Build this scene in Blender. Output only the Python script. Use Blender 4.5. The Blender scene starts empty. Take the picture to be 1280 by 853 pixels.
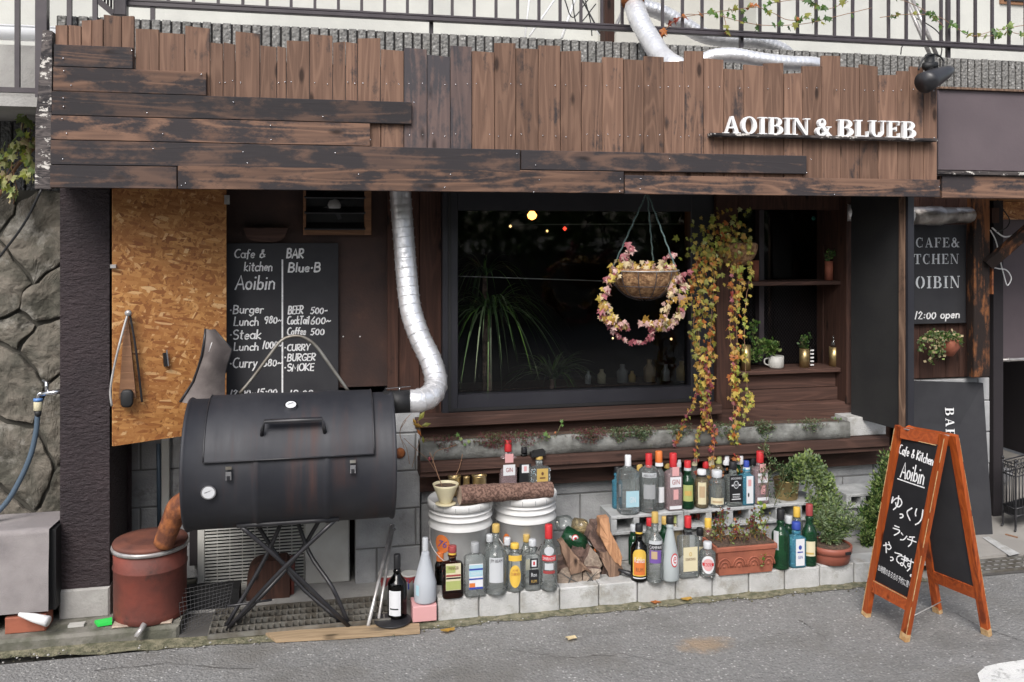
import bpy, math, random
from mathutils import Vector, Matrix, noise
random.seed(7)
S0 = bpy.context.scene
COL = S0.collection
PI = math.pi
# ---------------------------------------------------------------- camera
F, YH, CAMH, TH = 1100.0, 292.0, 1.77, math.atan(1100/5145)
CC, SS = math.cos(TH), math.sin(TH)
cd = bpy.data.cameras.new('camera'); cam = bpy.data.objects.new('camera', cd); COL.objects.link(cam)
cam.location = (0, 0, CAMH); cam.rotation_euler = (PI/2, 0, -TH)
cd.sensor_width = 36; cd.lens = F/1280*36; cd.shift_y = -(426.5-YH)/1280
cd.clip_start = .05; cd.clip_end = 2000
S0.camera = cam
# ---------------------------------------------------------------- light
w = bpy.data.worlds.new('World'); S0.world = w; w.use_nodes = True
nt = w.node_tree; bg = nt.nodes['Background']
sky = nt.nodes.new('ShaderNodeTexSky'); sky.sky_type = 'NISHITA'; sky.sun_disc = False
SUND = Vector((.40, .85, -.92)).normalized()
sky.sun_elevation = math.asin(-SUND.z); sky.sun_rotation = math.atan2(-SUND.x, -SUND.y)
sky.air_density = 1.0; sky.dust_density = 3.0; sky.ozone_density = 1.0
hs = nt.nodes.new('ShaderNodeHueSaturation'); hs.inputs['Saturation'].default_value = .55
nt.links.new(sky.outputs[0], hs.inputs['Color']); nt.links.new(hs.outputs[0], bg.inputs[0])
bg.inputs[1].default_value = .135
sd = bpy.data.lights.new('sun', 'SUN'); sun = bpy.data.objects.new('sun', sd); COL.objects.link(sun)
sd.energy = 1.6; sd.angle = math.radians(28); sd.color = (1, .97, .94)
sun.rotation_euler = SUND.to_track_quat('-Z', 'Y').to_euler(); sun.location = (0, 0, 12)
S0.view_settings.view_transform = 'Standard'; S0.view_settings.look = 'None'
S0.view_settings.exposure = .72; S0.view_settings.gamma = 1
S0.render.engine = 'CYCLES'; S0.cycles.transparent_max_bounces = 24; S0.cycles.max_bounces = 8
S0.cycles.use_denoising = True

# ---------------------------------------------------------------- helpers
def P(px, py, Y):                      # point on the plane parallel to the shop front at distance Y
    cx = (px-640)/F; t = Y/(CC-cx*SS)
    return Vector((t*(cx*CC+SS), Y, CAMH+(YH-py)/F*t))
def G(px, py, z=0.0):                  # point on the level z
    cx = (px-640)/F; t = (CAMH-z)*F/(py-YH)
    return Vector((t*(cx*CC+SS), t*(CC-cx*SS), z))
def scl(px, Y): return F*(CC-(px-640)/F*SS)/Y      # pixels per metre upright
WL = {}
def thing(name, label, cat, loc=(0, 0, 0), group=None):
    o = bpy.data.objects.new(name, None); COL.objects.link(o); o.location = loc; o.empty_display_size = .05
    o['label'] = label; o['category'] = cat
    if group: o['group'] = group
    WL[o.name] = Vector(loc); return o
def tag(o, label, cat, group=None):
    o['label'] = label; o['category'] = cat
    if group: o['group'] = group
    return o
def kind(o, k): o['kind'] = k; return o
class MB:
    def __init__(s): s.v = []; s.f = []; s.m = []; s.sm = []; s.mats = []
    def mi(s, m):
        if m not in s.mats: s.mats.append(m)
        return s.mats.index(m)
    def add(s, vs, fs, m, smooth=False):
        b = len(s.v); i = s.mi(m); s.v += [Vector(v) for v in vs]
        for f in fs: s.f.append([b+k for k in f]); s.m.append(i); s.sm.append(smooth)
        return s
    def box(s, x0, x1, y0, y1, z0, z1, m, bev=0.0, jit=0.0):
        if x0 > x1: x0, x1 = x1, x0
        if y0 > y1: y0, y1 = y1, y0
        if z0 > z1: z0, z1 = z1, z0
        if bev <= 0:
            vs = [(x, y, z) for x in (x0, x1) for y in (y0, y1) for z in (z0, z1)]
            return s.add(vs, [(0,1,3,2),(4,6,7,5),(0,4,5,1),(2,3,7,6),(0,2,6,4),(1,5,7,3)], m)
        b = bev                        # front (-y) edges chamfered
        j = lambda: random.uniform(-jit, jit)
        fr = [(x0+b+j(), y0, z0+b+j()), (x1-b+j(), y0, z0+b+j()), (x1-b+j(), y0, z1-b+j()), (x0+b+j(), y0, z1-b+j())]
        md = [(x0, y0+b, z0), (x1, y0+b, z0), (x1, y0+b, z1), (x0, y0+b, z1)]
        bk = [(x0, y1, z0), (x1, y1, z0), (x1, y1, z1), (x0, y1, z1)]
        fs = [(0,1,2,3), (11,10,9,8)]
        for k in range(4):
            n = (k+1) % 4; fs += [(4+k, 4+n, n, k), (8+k, 8+n, 4+n, 4+k)]
        return s.add(fr+md+bk, fs, m)
    def obox(s, c, ax, ay, az, m):      # oriented box: centre and three half vectors
        c = Vector(c); ax = Vector(ax); ay = Vector(ay); az = Vector(az)
        vs = [c+a*ax+b*ay+d*az for a in (-1,1) for b in (-1,1) for d in (-1,1)]
        return s.add(vs, [(0,1,3,2),(4,6,7,5),(0,4,5,1),(2,3,7,6),(0,2,6,4),(1,5,7,3)], m)
    def bar(s, a, b, wd, th, m, up=(0,0,1)):
        a = Vector(a); b = Vector(b); d = (b-a); L = d.length; d.normalize()
        u = d.cross(Vector(up))
        if u.length < .01: u = d.cross(Vector((1, 0, 0)))
        u.normalize(); v = u.cross(d).normalized()
        return s.obox((a+b)/2, d*L/2, u*wd/2, v*th/2, m)
    def tube(s, pts, r, m, n=8, cap=True, smooth=True):
        pts = [Vector(p) for p in pts]; N = len(pts); rs = r if isinstance(r, (list, tuple)) else [r]*N
        t0 = (pts[1]-pts[0]).normalized(); u = t0.orthogonal().normalized(); vs = []; fs = []
        for i, p in enumerate(pts):
            t = (pts[min(i+1, N-1)]-pts[max(i-1, 0)]); t.normalize()
            u = (u-t*u.dot(t))
            u.normalize(); w_ = t.cross(u)
            for k in range(n):
                a = 2*PI*k/n; vs.append(p+(u*math.cos(a)+w_*math.sin(a))*rs[i])
        for i in range(N-1):
            for k in range(n):
                fs.append((i*n+k, i*n+(k+1) % n, (i+1)*n+(k+1) % n, (i+1)*n+k))
        if cap: fs += [tuple(range(n))[::-1], tuple((N-1)*n+k for k in range(n))]
        return s.add(vs, fs, m, smooth)
    def lathe(s, c, prof, m, n=24, ex=None, sy=1.0, axis='z', smooth=True, cap=True, rot=0):
        vs = []; fs = []; c = Vector(c)
        for r, h in prof:
            for k in range(n):
                a = 2*PI*(k+.5)/n
                ca, sa = math.cos(a), math.sin(a)
                q = 1
                if ex: q = 1/((abs(ca)**ex+abs(sa)**ex)**(1/ex))
                x, y = r*q*ca, r*q*sa*sy
                if rot: x, y = x*math.cos(rot)-y*math.sin(rot), x*math.sin(rot)+y*math.cos(rot)
                vs.append(c+(Vector((x, y, h)) if axis == 'z' else Vector((h, x, y)) if axis == 'x' else Vector((x, h, y))))
        for i in range(len(prof)-1):
            for k in range(n):
                fs.append((i*n+k, i*n+(k+1) % n, (i+1)*n+(k+1) % n, (i+1)*n+k))
        if cap: fs += [tuple(range(n))[::-1], tuple((len(prof)-1)*n+k for k in range(n))]
        return s.add(vs, fs, m, smooth)
    def strip(s, A, B, m, closed=False, smooth=False):
        n = len(A); fs = [(i, i+1, n+i+1, n+i) for i in range(n-1)]
        return s.add(list(A)+list(B), fs, m, smooth)
    def prism(s, poly, y0, y1, m):      # poly of (x,z), ccw from the front
        n = len(poly); vs = [(x, y0, z) for x, z in poly]+[(x, y1, z) for x, z in poly]
        fs = [tuple(range(n)), tuple(range(2*n-1, n-1, -1))]+[(k, n+k, n+(k+1) % n, (k+1) % n) for k in range(n)]
        return s.add(vs, fs, m)
    def build(s, name, parent=None, origin=None):
        if not s.v: s.v = [Vector((0, 0, 0))]
        if origin is None:
            lo = Vector([min(v[i] for v in s.v) for i in range(3)]); hi = Vector([max(v[i] for v in s.v) for i in range(3)])
            origin = (lo+hi)/2
            if parent is None: origin.z = lo.z
        origin = Vector(origin)
        me = bpy.data.meshes.new(name); me.from_pydata([v-origin for v in s.v], [], s.f)
        for m in s.mats: me.materials.append(m)
        me.polygons.foreach_set('material_index', s.m); me.polygons.foreach_set('use_smooth', s.sm)
        me.update()
        o = bpy.data.objects.new(name, me); COL.objects.link(o)
        WL[o.name] = origin
        if parent: o.parent = parent; o.location = origin-WL[parent.name]
        else: o.location = origin
        return o
def inst(src, loc, parent=None, rot=None, scale=None, name=None):
    o = src.copy(); COL.objects.link(o)
    if name: o.name = name
    loc = Vector(loc); WL[o.name] = loc
    o.parent = parent; o.location = loc-WL[parent.name] if parent else loc
    if rot: o.rotation_euler = rot
    if scale: o.scale = scale
    return o
def cr(pts, n=6):                       # Catmull-Rom through points
    pts = [Vector(p) for p in pts]; q = [pts[0]*2-pts[1]]+pts+[pts[-1]*2-pts[-2]]; out = []
    for i in range(1, len(q)-2):
        a, b, c, d = q[i-1], q[i], q[i+1], q[i+2]
        for k in range(n):
            t = k/n; out.append(.5*((2*b)+(c-a)*t+(2*a-5*b+4*c-d)*t*t+(3*b-a-3*c+d)*t**3))
    out.append(pts[-1]); return out
def pb(px0, px1, pyt, pyb, Y, at=None):  # pixel box on plane Y -> x0,x1,z0,z1
    c = (px0+px1)/2 if at is None else at
    return P(px0, 0, Y).x, P(px1, 0, Y).x, P(c, pyb, Y).z, P(c, pyt, Y).z

# ---------------------------------------------------------------- materials
def lin(c): return tuple((x/12.92 if x <= .04045 else ((x+.055)/1.055)**2.4) for x in c)
def newmat(name):
    m = bpy.data.materials.new(name); m.use_nodes = True
    n = m.node_tree.nodes; l = m.node_tree.links; b = n['Principled BSDF']
    return m, n, l, b
def coords(n, l, rnd=True, gen='Object'):
    tc = n.new('ShaderNodeTexCoord'); out = tc.outputs[gen]
    if rnd:
        oi = n.new('ShaderNodeObjectInfo'); ml = n.new('ShaderNodeMath'); ml.operation = 'MULTIPLY'; ml.inputs[1].default_value = 37.0
        l.new(oi.outputs['Random'], ml.inputs[0]); ad = n.new('ShaderNodeVectorMath'); ad.operation = 'ADD'
        l.new(out, ad.inputs[0]); l.new(ml.outputs[0], ad.inputs[1]); out = ad.outputs[0]
    return out
def mapping(n, l, vec, scale=(1,1,1), rot=(0,0,0), loc=(0,0,0)):
    mp = n.new('ShaderNodeMapping'); mp.inputs['Scale'].default_value = scale; mp.inputs['Rotation'].default_value = rot
    mp.inputs['Location'].default_value = loc; l.new(vec, mp.inputs[0]); return mp.outputs[0]
def nz(n, l, vec, sc, det=4, rough=.55, dist=0.0):
    t = n.new('ShaderNodeTexNoise'); t.inputs['Scale'].default_value = sc; t.inputs['Detail'].default_value = det
    t.inputs['Roughness'].default_value = rough; t.inputs['Distortion'].default_value = dist; l.new(vec, t.inputs['Vector']); return t.outputs[0]
def ramp(n, l, fac, stops):
    r = n.new('ShaderNodeValToRGB'); e = r.color_ramp.elements
    while len(e) > 1: e.remove(e[-1])
    for i, (p, c) in enumerate(stops):
        el = e[0] if i == 0 else e.new(p)
        el.position = p; el.color = (*c, 1) if len(c) == 3 else c
    l.new(fac, r.inputs[0]); return r.outputs[0]
def mix(n, l, fac, a, b, mode='MIX'):
    x = n.new('ShaderNodeMix'); x.data_type = 'RGBA'; x.blend_type = mode
    for k, v in ((0, fac), (6, a), (7, b)):
        if isinstance(v, (int, float)): x.inputs[k].default_value = v
        elif isinstance(v, tuple): x.inputs[k].default_value = (*v, 1)
        else: l.new(v, x.inputs[k])
    return x.outputs[2]
def math_(n, l, op, a, b=None):
    x = n.new('ShaderNodeMath'); x.operation = op
    for k, v in ((0, a), (1, b)):
        if v is None: continue
        if isinstance(v, (int, float)): x.inputs[k].default_value = v
        else: l.new(v, x.inputs[k])
    return x.outputs[0]
def bump(n, l, b, h, st, dist=.01, prev=None):
    x = n.new('ShaderNodeBump'); x.inputs['Strength'].default_value = st; x.inputs['Distance'].default_value = dist
    l.new(h, x.inputs['Height'])
    if prev: l.new(prev, x.inputs['Normal'])
    l.new(x.outputs[0], b.inputs['Normal']); return x.outputs[0]
BW = lambda a, b: [(a, (0,0,0)), (b, (1,1,1))]
def mat(name, col, rough=.6, metal=0.0, col2=None, sc=6, lo=.4, hi=.62, bmp=.0, bsc=60, var=.12, spec=None, det=5, dirt=None):
    m, n, l, b = newmat(name); v = coords(n, l)
    f = nz(n, l, v, sc, det)
    c2 = col2 if col2 else tuple(x*.72 for x in col)
    c = mix(n, l, ramp(n, l, f, BW(lo, hi)), c2, col) if (col2 or var) else None
    if var and not col2:
        c = mix(n, l, var*2.5 if var < .4 else 1.0, col, c)
    if dirt:
        d = ramp(n, l, nz(n, l, v, dirt[1], 8, .7), BW(dirt[2], dirt[2]+.12)); c = mix(n, l, d, c, dirt[0])
    if c is not None: l.new(c, b.inputs['Base Color'])
    else: b.inputs['Base Color'].default_value = (*col, 1)
    b.inputs['Roughness'].default_value = rough; b.inputs['Metallic'].default_value = metal
    if spec is not None: b.inputs['Specular IOR Level'].default_value = spec
    if bmp: bump(n, l, b, nz(n, l, v, bsc, 6, .6), bmp)
    return m
def wood(name, light, dark, char, chamt=.5, axis=2, rough=.75, freq=26, gs=1.0, bmp=.35, white=0):
    m, n, l, b = newmat(name); v = coords(n, l)
    s1 = [8*gs]*3; s1[axis] = .75*gs
    f = nz(n, l, mapping(n, l, v, tuple(s1)), 1.5, 1.5, .4, .15)
    rings = math_(n, l, 'SINE', math_(n, l, 'MULTIPLY', f, freq*2.1))
    rings = math_(n, l, 'ADD', math_(n, l, 'MULTIPLY', rings, .5), .5)
    s2 = [90*gs]*3; s2[axis] = 3*gs
    fib = nz(n, l, mapping(n, l, v, tuple(s2)), 1.0, 4, .6)
    g = math_(n, l, 'ADD', math_(n, l, 'MULTIPLY', math_(n, l, 'POWER', rings, 4.0), .40), math_(n, l, 'MULTIPLY', fib, 1.05))
    base = mix(n, l, ramp(n, l, g, [(.2, (0,0,0)), (.85, (1,1,1))]), dark, light)
    s3 = [9*gs]*3; s3[axis] = 3.2*gs
    vo = n.new('ShaderNodeTexVoronoi'); vo.inputs['Scale'].default_value = 1.0; l.new(mapping(n, l, v, tuple(s3)), vo.inputs['Vector'])
    kn = ramp(n, l, vo.outputs['Distance'], [(.07, (1,1,1)), (.14, (0,0,0))])
    base = mix(n, l, kn, base, tuple(x*.4 for x in dark))
    s4 = [7]*3; s4[axis] = 3.5
    ch = ramp(n, l, math_(n, l, 'ADD', nz(n, l, mapping(n, l, v, tuple(s4)), 1.0, 8, .72), math_(n, l, 'MULTIPLY', rings, -.06)), BW(.66-chamt*.33, .76-chamt*.33))
    base = mix(n, l, ch, base, char)
    oi = n.new('ShaderNodeObjectInfo'); tone = math_(n, l, 'ADD', math_(n, l, 'MULTIPLY', oi.outputs['Random'], .42), .78)
    cmb = n.new('ShaderNodeCombineColor'); [l.new(tone, cmb.inputs[k]) for k in range(3)]
    base = mix(n, l, 1.0, base, cmb.outputs[0], 'MULTIPLY')
    if white:
        wv = ramp(n, l, nz(n, l, mapping(n, l, v, (18, 18, 30)), 1.0, 6, .7), BW(.62-white*.2, .66-white*.2)); base = mix(n, l, wv, base, (.55, .52, .48))
    l.new(base, b.inputs['Base Color']); b.inputs['Roughness'].default_value = rough
    b.inputs['Specular IOR Level'].default_value = .3
    bump(n, l, b, g, bmp, .004); return m
def speck(name, base, specks, sc, bmp=.5, rough=.9, big=None, dist=.006, rnd=False):
    m, n, l, b = newmat(name); v = coords(n, l, rnd)
    vo = n.new('ShaderNodeTexVoronoi'); vo.inputs['Scale'].default_value = sc; l.new(v, vo.inputs['Vector'])
    hsv = n.new('ShaderNodeSeparateColor'); l.new(vo.outputs['Color'], hsv.inputs[0])
    c = ramp(n, l, hsv.outputs[0], specks)
    c = mix(n, l, ramp(n, l, vo.outputs['Distance'], BW(.25, .6)), c, base)
    f = nz(n, l, v, sc*.02 if sc > 60 else sc*.1, 6, .6)
    c = mix(n, l, .38, c, mix(n, l, ramp(n, l, f, BW(.35, .65)), tuple(x*.62 for x in base), base), 'MIX')
    if big: c = mix(n, l, ramp(n, l, nz(n, l, v, big[1], 6, .65), BW(big[2], big[2]+.15)), c, big[0])
    l.new(c, b.inputs['Base Color']); b.inputs['Roughness'].default_value = rough
    h = math_(n, l, 'ADD', math_(n, l, 'MULTIPLY', vo.outputs['Distance'], -1.0), nz(n, l, v, sc*.5, 5, .6))
    bump(n, l, b, h, bmp, dist); return m
def glass(name, tint, edge=.35, rough=.02, frost_light=0.0, fcol=(.6,.65,.66)):
    m, n, l, b = newmat(name); n.remove(b); out = n['Material Output']
    tr = n.new('ShaderNodeBsdfTransparent'); gl = n.new('ShaderNodeBsdfGlossy'); gl.inputs['Roughness'].default_value = rough
    lw = n.new('ShaderNodeLayerWeight'); lw.inputs['Blend'].default_value = .35
    dk = tuple(x*edge for x in tint)
    c = mix(n, l, math_(n, l, 'POWER', lw.outputs['Facing'], 2.0), tint, dk); l.new(c, tr.inputs[0])
    fr = n.new('ShaderNodeFresnel'); fr.inputs['IOR'].default_value = 1.5
    mx = n.new('ShaderNodeMixShader'); l.new(fr.outputs[0], mx.inputs[0]); l.new(tr.outputs[0], mx.inputs[1]); l.new(gl.outputs[0], mx.inputs[2])
    res = mx.outputs[0]
    if frost_light:
        df = n.new('ShaderNodeBsdfDiffuse'); df.inputs[0].default_value = (*fcol, 1); m2 = n.new('ShaderNodeMixShader'); m2.inputs[0].default_value = frost_light
        l.new(res, m2.inputs[1]); l.new(df.outputs[0], m2.inputs[2]); res = m2.outputs[0]
    l.new(res, out.inputs[0]); return m
def leafmat(name, col, tr=.25):
    m, n, l, b = newmat(name); v = coords(n, l)
    c = mix(n, l, ramp(n, l, nz(n, l, v, 40, 3), BW(.35, .65)), tuple(x*.7 for x in col), col); l.new(c, b.inputs['Base Color'])
    b.inputs['Roughness'].default_value = .55
    tl = n.new('ShaderNodeBsdfTranslucent'); l.new(c, tl.inputs[0]); mx = n.new('ShaderNodeMixShader'); mx.inputs[0].default_value = tr
    l.new(b.outputs[0], mx.inputs[1]); l.new(tl.outputs[0], mx.inputs[2]); l.new(mx.outputs[0], n['Material Output'].inputs[0]); return m
def emis(name, col, st):
    m, n, l, b = newmat(name); b.inputs['Base Color'].default_value = (*col, 1)
    b.inputs['Emission Color'].default_value = (*col, 1); b.inputs['Emission Strength'].default_value = st; return m

W_PL = wood('cedar_plank', (.205, .120, .082), (.108, .060, .042), (.046, .036, .035), .36, 2, bmp=.4)
W_PD = wood('charred_plank', (.115, .080, .072), (.080, .058, .055), (.050, .045, .049), .72, 2, bmp=.15)
W_HL = wood('cedar_rail', (.20, .115, .078), (.070, .043, .035), (.038, .032, .034), .68, 0, gs=.9, bmp=.22)
W_HD = wood('charred_rail', (.110, .067, .050), (.046, .033, .031), (.031, .027, .029), .78, 0, gs=.9, bmp=.22)
W_WT = wood('weathered_board', (.10, .085, .08), (.035, .03, .032), (.02, .018, .02), .6, 0, gs=2.2, white=.28)
W_BR = wood('brown_board', (.072, .034, .024), (.034, .017, .013), (.016, .010, .009), .25, 2, bmp=.2)
W_BH = wood('brown_board_flat', (.095, .050, .038), (.045, .025, .02), (.03, .018, .016), .25, 0, bmp=.2)
W_OR = wood('orange_timber', (.22, .085, .032), (.05, .022, .014), (.020, .013, .011), .85, 2, bmp=.3)
W_RL = wood('paled_timber', (.25, .16, .11), (.07, .04, .03), (.05, .03, .025), .3, 2, bmp=.4)
W_YL = wood('plywood_offcut', (.33, .24, .15), (.21, .15, .09), (.16, .12, .08), .25, 0, bmp=.2)
W_FR = wood('light_frame', (.25, .13, .07), (.16, .08, .045), (.1, .05, .03), .15, 0)
W_SPL = wood('split_wood', (.48, .26, .14), (.30, .15, .08), (.15, .08, .05), .18, 2, bmp=.6)
W_END = wood('old_wood_end', (.36, .29, .23), (.20, .15, .12), (.11, .085, .07), .25, 1, bmp=.6)
BARK = mat('bark', (.19, .12, .095), .95, col2=(.075, .048, .04), sc=30, bmp=1.0, bsc=45)
BARKL = mat('scaly_bark', (.25, .15, .115), .95, col2=(.10, .055, .042), sc=95, lo=.42, hi=.58, bmp=1.0, bsc=60)
BRW = mat('brown_paint', (.052, .024, .017), .7, col2=(.030, .015, .012), sc=5, bmp=.15, bsc=90, dirt=((.095, .045, .03), 5, .60))
BRP = mat('pillar_paint', (.034, .021, .024), .55, col2=(.023, .014, .017), sc=4, bmp=0)
BRPN = mat('brown_panel', (.115, .090, .098), .75, col2=(.10, .078, .086), sc=3, bmp=.1, bsc=40)
def pillar_bump():
    n = BRP.node_tree.nodes; l = BRP.node_tree.links; v = coords(n, l, False)
    bump(n, l, n['Principled BSDF'], nz(n, l, mapping(n, l, v, (26, 26, 60)), 1.0, 4, .75), 1.0, .024)
pillar_bump()
BLK = mat('black_board', (.022, .022, .026), .75, col2=(.029, .029, .033), sc=7)
BLKF = mat('black_frame', (.018, .018, .024), .45, col2=(.024, .024, .03), sc=4)
SHUT = mat('shutter_black', (.013, .013, .014), .8, col2=(.018, .018, .018), sc=5, bmp=.1)
CHALK = mat('chalk', (.78, .78, .78), .9, col2=(.5, .5, .52), sc=90, lo=.3, hi=.5)
STEN = mat('stencil_grey', (.62, .64, .66), .8, col2=(.4, .42, .44), sc=40, lo=.3, hi=.5)
WPAINT = mat('white_letter', (.82, .82, .82), .5, var=.05)
IRON = mat('railing_iron', (.045, .036, .042), .45, col2=(.06, .05, .055), sc=8)
BLKM = mat('black_metal', (.018, .018, .021), .38, col2=(.028, .027, .03), sc=10)
AGG = speck('aggregate', (.20, .195, .185), [(0, (.05, .05, .05)), (.35, (.17, .165, .155)), (.6, (.36, .35, .33)), (.85, (.10, .10, .095)), (1, (.66, .65, .62))], 62, .9, big=((.10, .10, .09), 3, .56), dist=.008, rnd=True)
AGGD = speck('aggregate_dark', (.12, .12, .12), [(0, (.05, .05, .05)), (.5, (.14, .14, .14)), (1, (.28, .28, .27))], 75, .8, dist=.012, rnd=True)
GROOVE = mat('groove', (.03, .028, .028), .95)
CONC = mat('concrete', (.40, .39, .37), .9, col2=(.31, .30, .285), sc=5, bmp=.35, bsc=70, dirt=((.15, .14, .125), 4, .60))
CBLK = mat('block', (.40, .405, .41), .92, col2=(.30, .305, .31), sc=7, bmp=.45, bsc=110, dirt=((.20, .195, .19), 6, .60))
KERB = mat('kerb_block', (.50, .50, .49), .9, col2=(.40, .40, .39), sc=9, bmp=.45, bsc=120, dirt=((.31, .30, .27), 7, .50))
BLKB = mat('breeze_block', (.46, .47, .47), .92, col2=(.33, .34, .34), sc=12, bmp=.8, bsc=120)
MORT = mat('mortar', (.20, .20, .195), .95, bmp=.3)
MORD = mat('dark_joint', (.09, .085, .08), .95)
TROU = mat('trough_concrete', (.25, .255, .24), .9, col2=(.12, .12, .11), sc=9, bmp=.5, bsc=60, dirt=((.12, .13, .10), 12, .58))
RENDER = mat('cream_render', (.53, .53, .49), .9, col2=(.46, .46, .43), sc=2, bmp=.2, bsc=60)
RENDB = mat('cream_render_grey', (.46, .45, .41), .9, bmp=.2, bsc=60)
STONE = mat('rock', (.165, .145, .118), .95, col2=(.070, .066, .052), sc=9, lo=.38, hi=.62, bmp=1.0, bsc=34, dirt=((.25, .235, .205), 6, .55), det=14)
STONJ = mat('rock_joint', (.075, .070, .058), 1)
FOIL = mat('foil', (.84, .84, .86), .34, .62, col2=(.74, .74, .76), sc=20, bmp=.5, bsc=26)
FOILD = mat('foil_dull', (.50, .47, .44), .38, .9, col2=(.30, .27, .25), sc=14, bmp=.7, bsc=22)
WIREM = mat('duct_wire', (.75, .75, .75), .4, .6)
STEEL = mat('steel', (.52, .51, .50), .35, .45, col2=(.36, .34, .33), sc=14)
CHROME = mat('chrome', (.75, .75, .77), .15, 1.0)
GRATE = mat('galvanised', (.34, .33, .30), .5, .7, col2=(.2, .18, .15), sc=12)
DRUM = mat('drum_paint', (.018, .019, .025), .42, .1, col2=(.028, .029, .035), sc=4, bmp=.04, bsc=20)
def drumwear():
    n = DRUM.node_tree.nodes; l = DRUM.node_tree.links; b = n['Principled BSDF']; v = coords(n, l, False)
    src = b.inputs['Base Color'].links[0].from_socket
    f = nz(n, l, mapping(n, l, v, (16, 1.2, 1.2)), 1.0, 6, .65); g = nz(n, l, v, 2.4, 3)
    k = math_(n, l, 'MULTIPLY', ramp(n, l, f, BW(.50, .75)), ramp(n, l, g, BW(.42, .60)))
    l.new(mix(n, l, math_(n, l, 'MULTIPLY', k, .5), src, (.11, .045, .030)), b.inputs['Base Color'])
    l.new(math_(n, l, 'ADD', math_(n, l, 'MULTIPLY', f, .40), .40), b.inputs['Roughness'])
drumwear()
RUST = mat('rust_orange', (.34, .115, .035), .85, col2=(.12, .04, .02), sc=18, bmp=.7, bsc=50)
REDC = mat('rusted_red', (.215, .050, .033), .7, col2=(.12, .035, .026), sc=5, bmp=.25, bsc=40, dirt=((.065, .028, .022), 7, .55))
LIDC = mat('rusted_lid', (.17, .06, .038), .75, col2=(.10, .038, .028), sc=8, bmp=.3)
AC = mat('ac_plastic', (.55, .55, .52), .5, col2=(.45, .44, .41), sc=4, dirt=((.22, .20, .18), 5, .63))
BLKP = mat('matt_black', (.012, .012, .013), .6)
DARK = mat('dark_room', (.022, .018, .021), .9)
BUCK = mat('bucket_white', (.76, .76, .75), .38, col2=(.66, .66, .65), sc=6, dirt=((.48, .46, .42), 5, .60))
TERR = mat('terracotta', (.33, .105, .06), .75, col2=(.24, .075, .045), sc=12, bmp=.15)
TERRP = mat('terracotta_plastic', (.28, .085, .055), .5, var=.05)
SOIL = mat('soil', (.06, .04, .03), 1, col2=(.12, .075, .05), sc=60, bmp=1)
CREAM = mat('cream_pot', (.62, .56, .38), .45, var=.08)
GOLD = mat('gold_tin', (.62, .47, .22), .35, .85, col2=(.4, .3, .15), sc=14)
COIR = mat('coir', (.42, .25, .125), 1, col2=(.17, .085, .04), sc=45, bmp=1, bsc=90)
CLOTH = mat('grey_cloth', (.30, .275, .27), .95, col2=(.22, .20, .20), sc=5, bmp=.3, bsc=200)
LEATH = mat('worn_sheet', (.17, .145, .135), .8, col2=(.12, .10, .095), sc=14, bmp=.2)
ORNG = wood('aboard_frame', (.42, .088, .018), (.24, .046, .012), (.17, .034, .012), .45, 2, rough=.4, bmp=.15)
ORNH = wood('aboard_rail', (.36, .076, .018), (.22, .042, .012), (.16, .034, .012), .35, 0, rough=.4, bmp=.15)
RAWW = mat('bare_wood', (.55, .38, .20), .8, col2=(.42, .24, .10), sc=50)
WHITE = mat('white_plastic', (.78, .78, .78), .4, var=.04)
HOSE = mat('hose', (.075, .11, .15), .45, var=.08)
BLUEP = mat('blue_plastic', (.10, .22, .48), .4, var=.05)
GREENP = mat('green_plastic', (.03, .55, .08), .4, var=.05)
ROAD = speck('asphalt', (.215, .212, .206), [(0, (.10, .10, .10)), (.4, (.22, .218, .212)), (.75, (.31, .305, .295)), (.93, (.38, .37, .36)), (1, (.75, .74, .71))], 95, 1.0, big=((.150, .143, .132), 1.1, .50), dist=.004)
ROADM = mat('road_paint', (.72, .72, .70), .8, bmp=.6, bsc=120, dirt=((.30, .30, .29), 22, .55))
MOSS = mat('moss_crumbs', (.23, .21, .14), 1, col2=(.10, .10, .06), sc=30, bmp=1, bsc=90)
PAVE = mat('floor_concrete', (.34, .32, .29), .9, col2=(.27, .255, .235), sc=3, bmp=.2)
CABLE = mat('cable_black', (.015, .015, .016), .5, var=0)
ROPE = mat('rope_green', (.13, .20, .19), .8, col2=(.05, .08, .08), sc=200)
STEM = mat('dry_stem', (.27, .15, .09), .9)
STEMG = mat('green_stem', (.12, .13, .05), .9)
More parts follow.
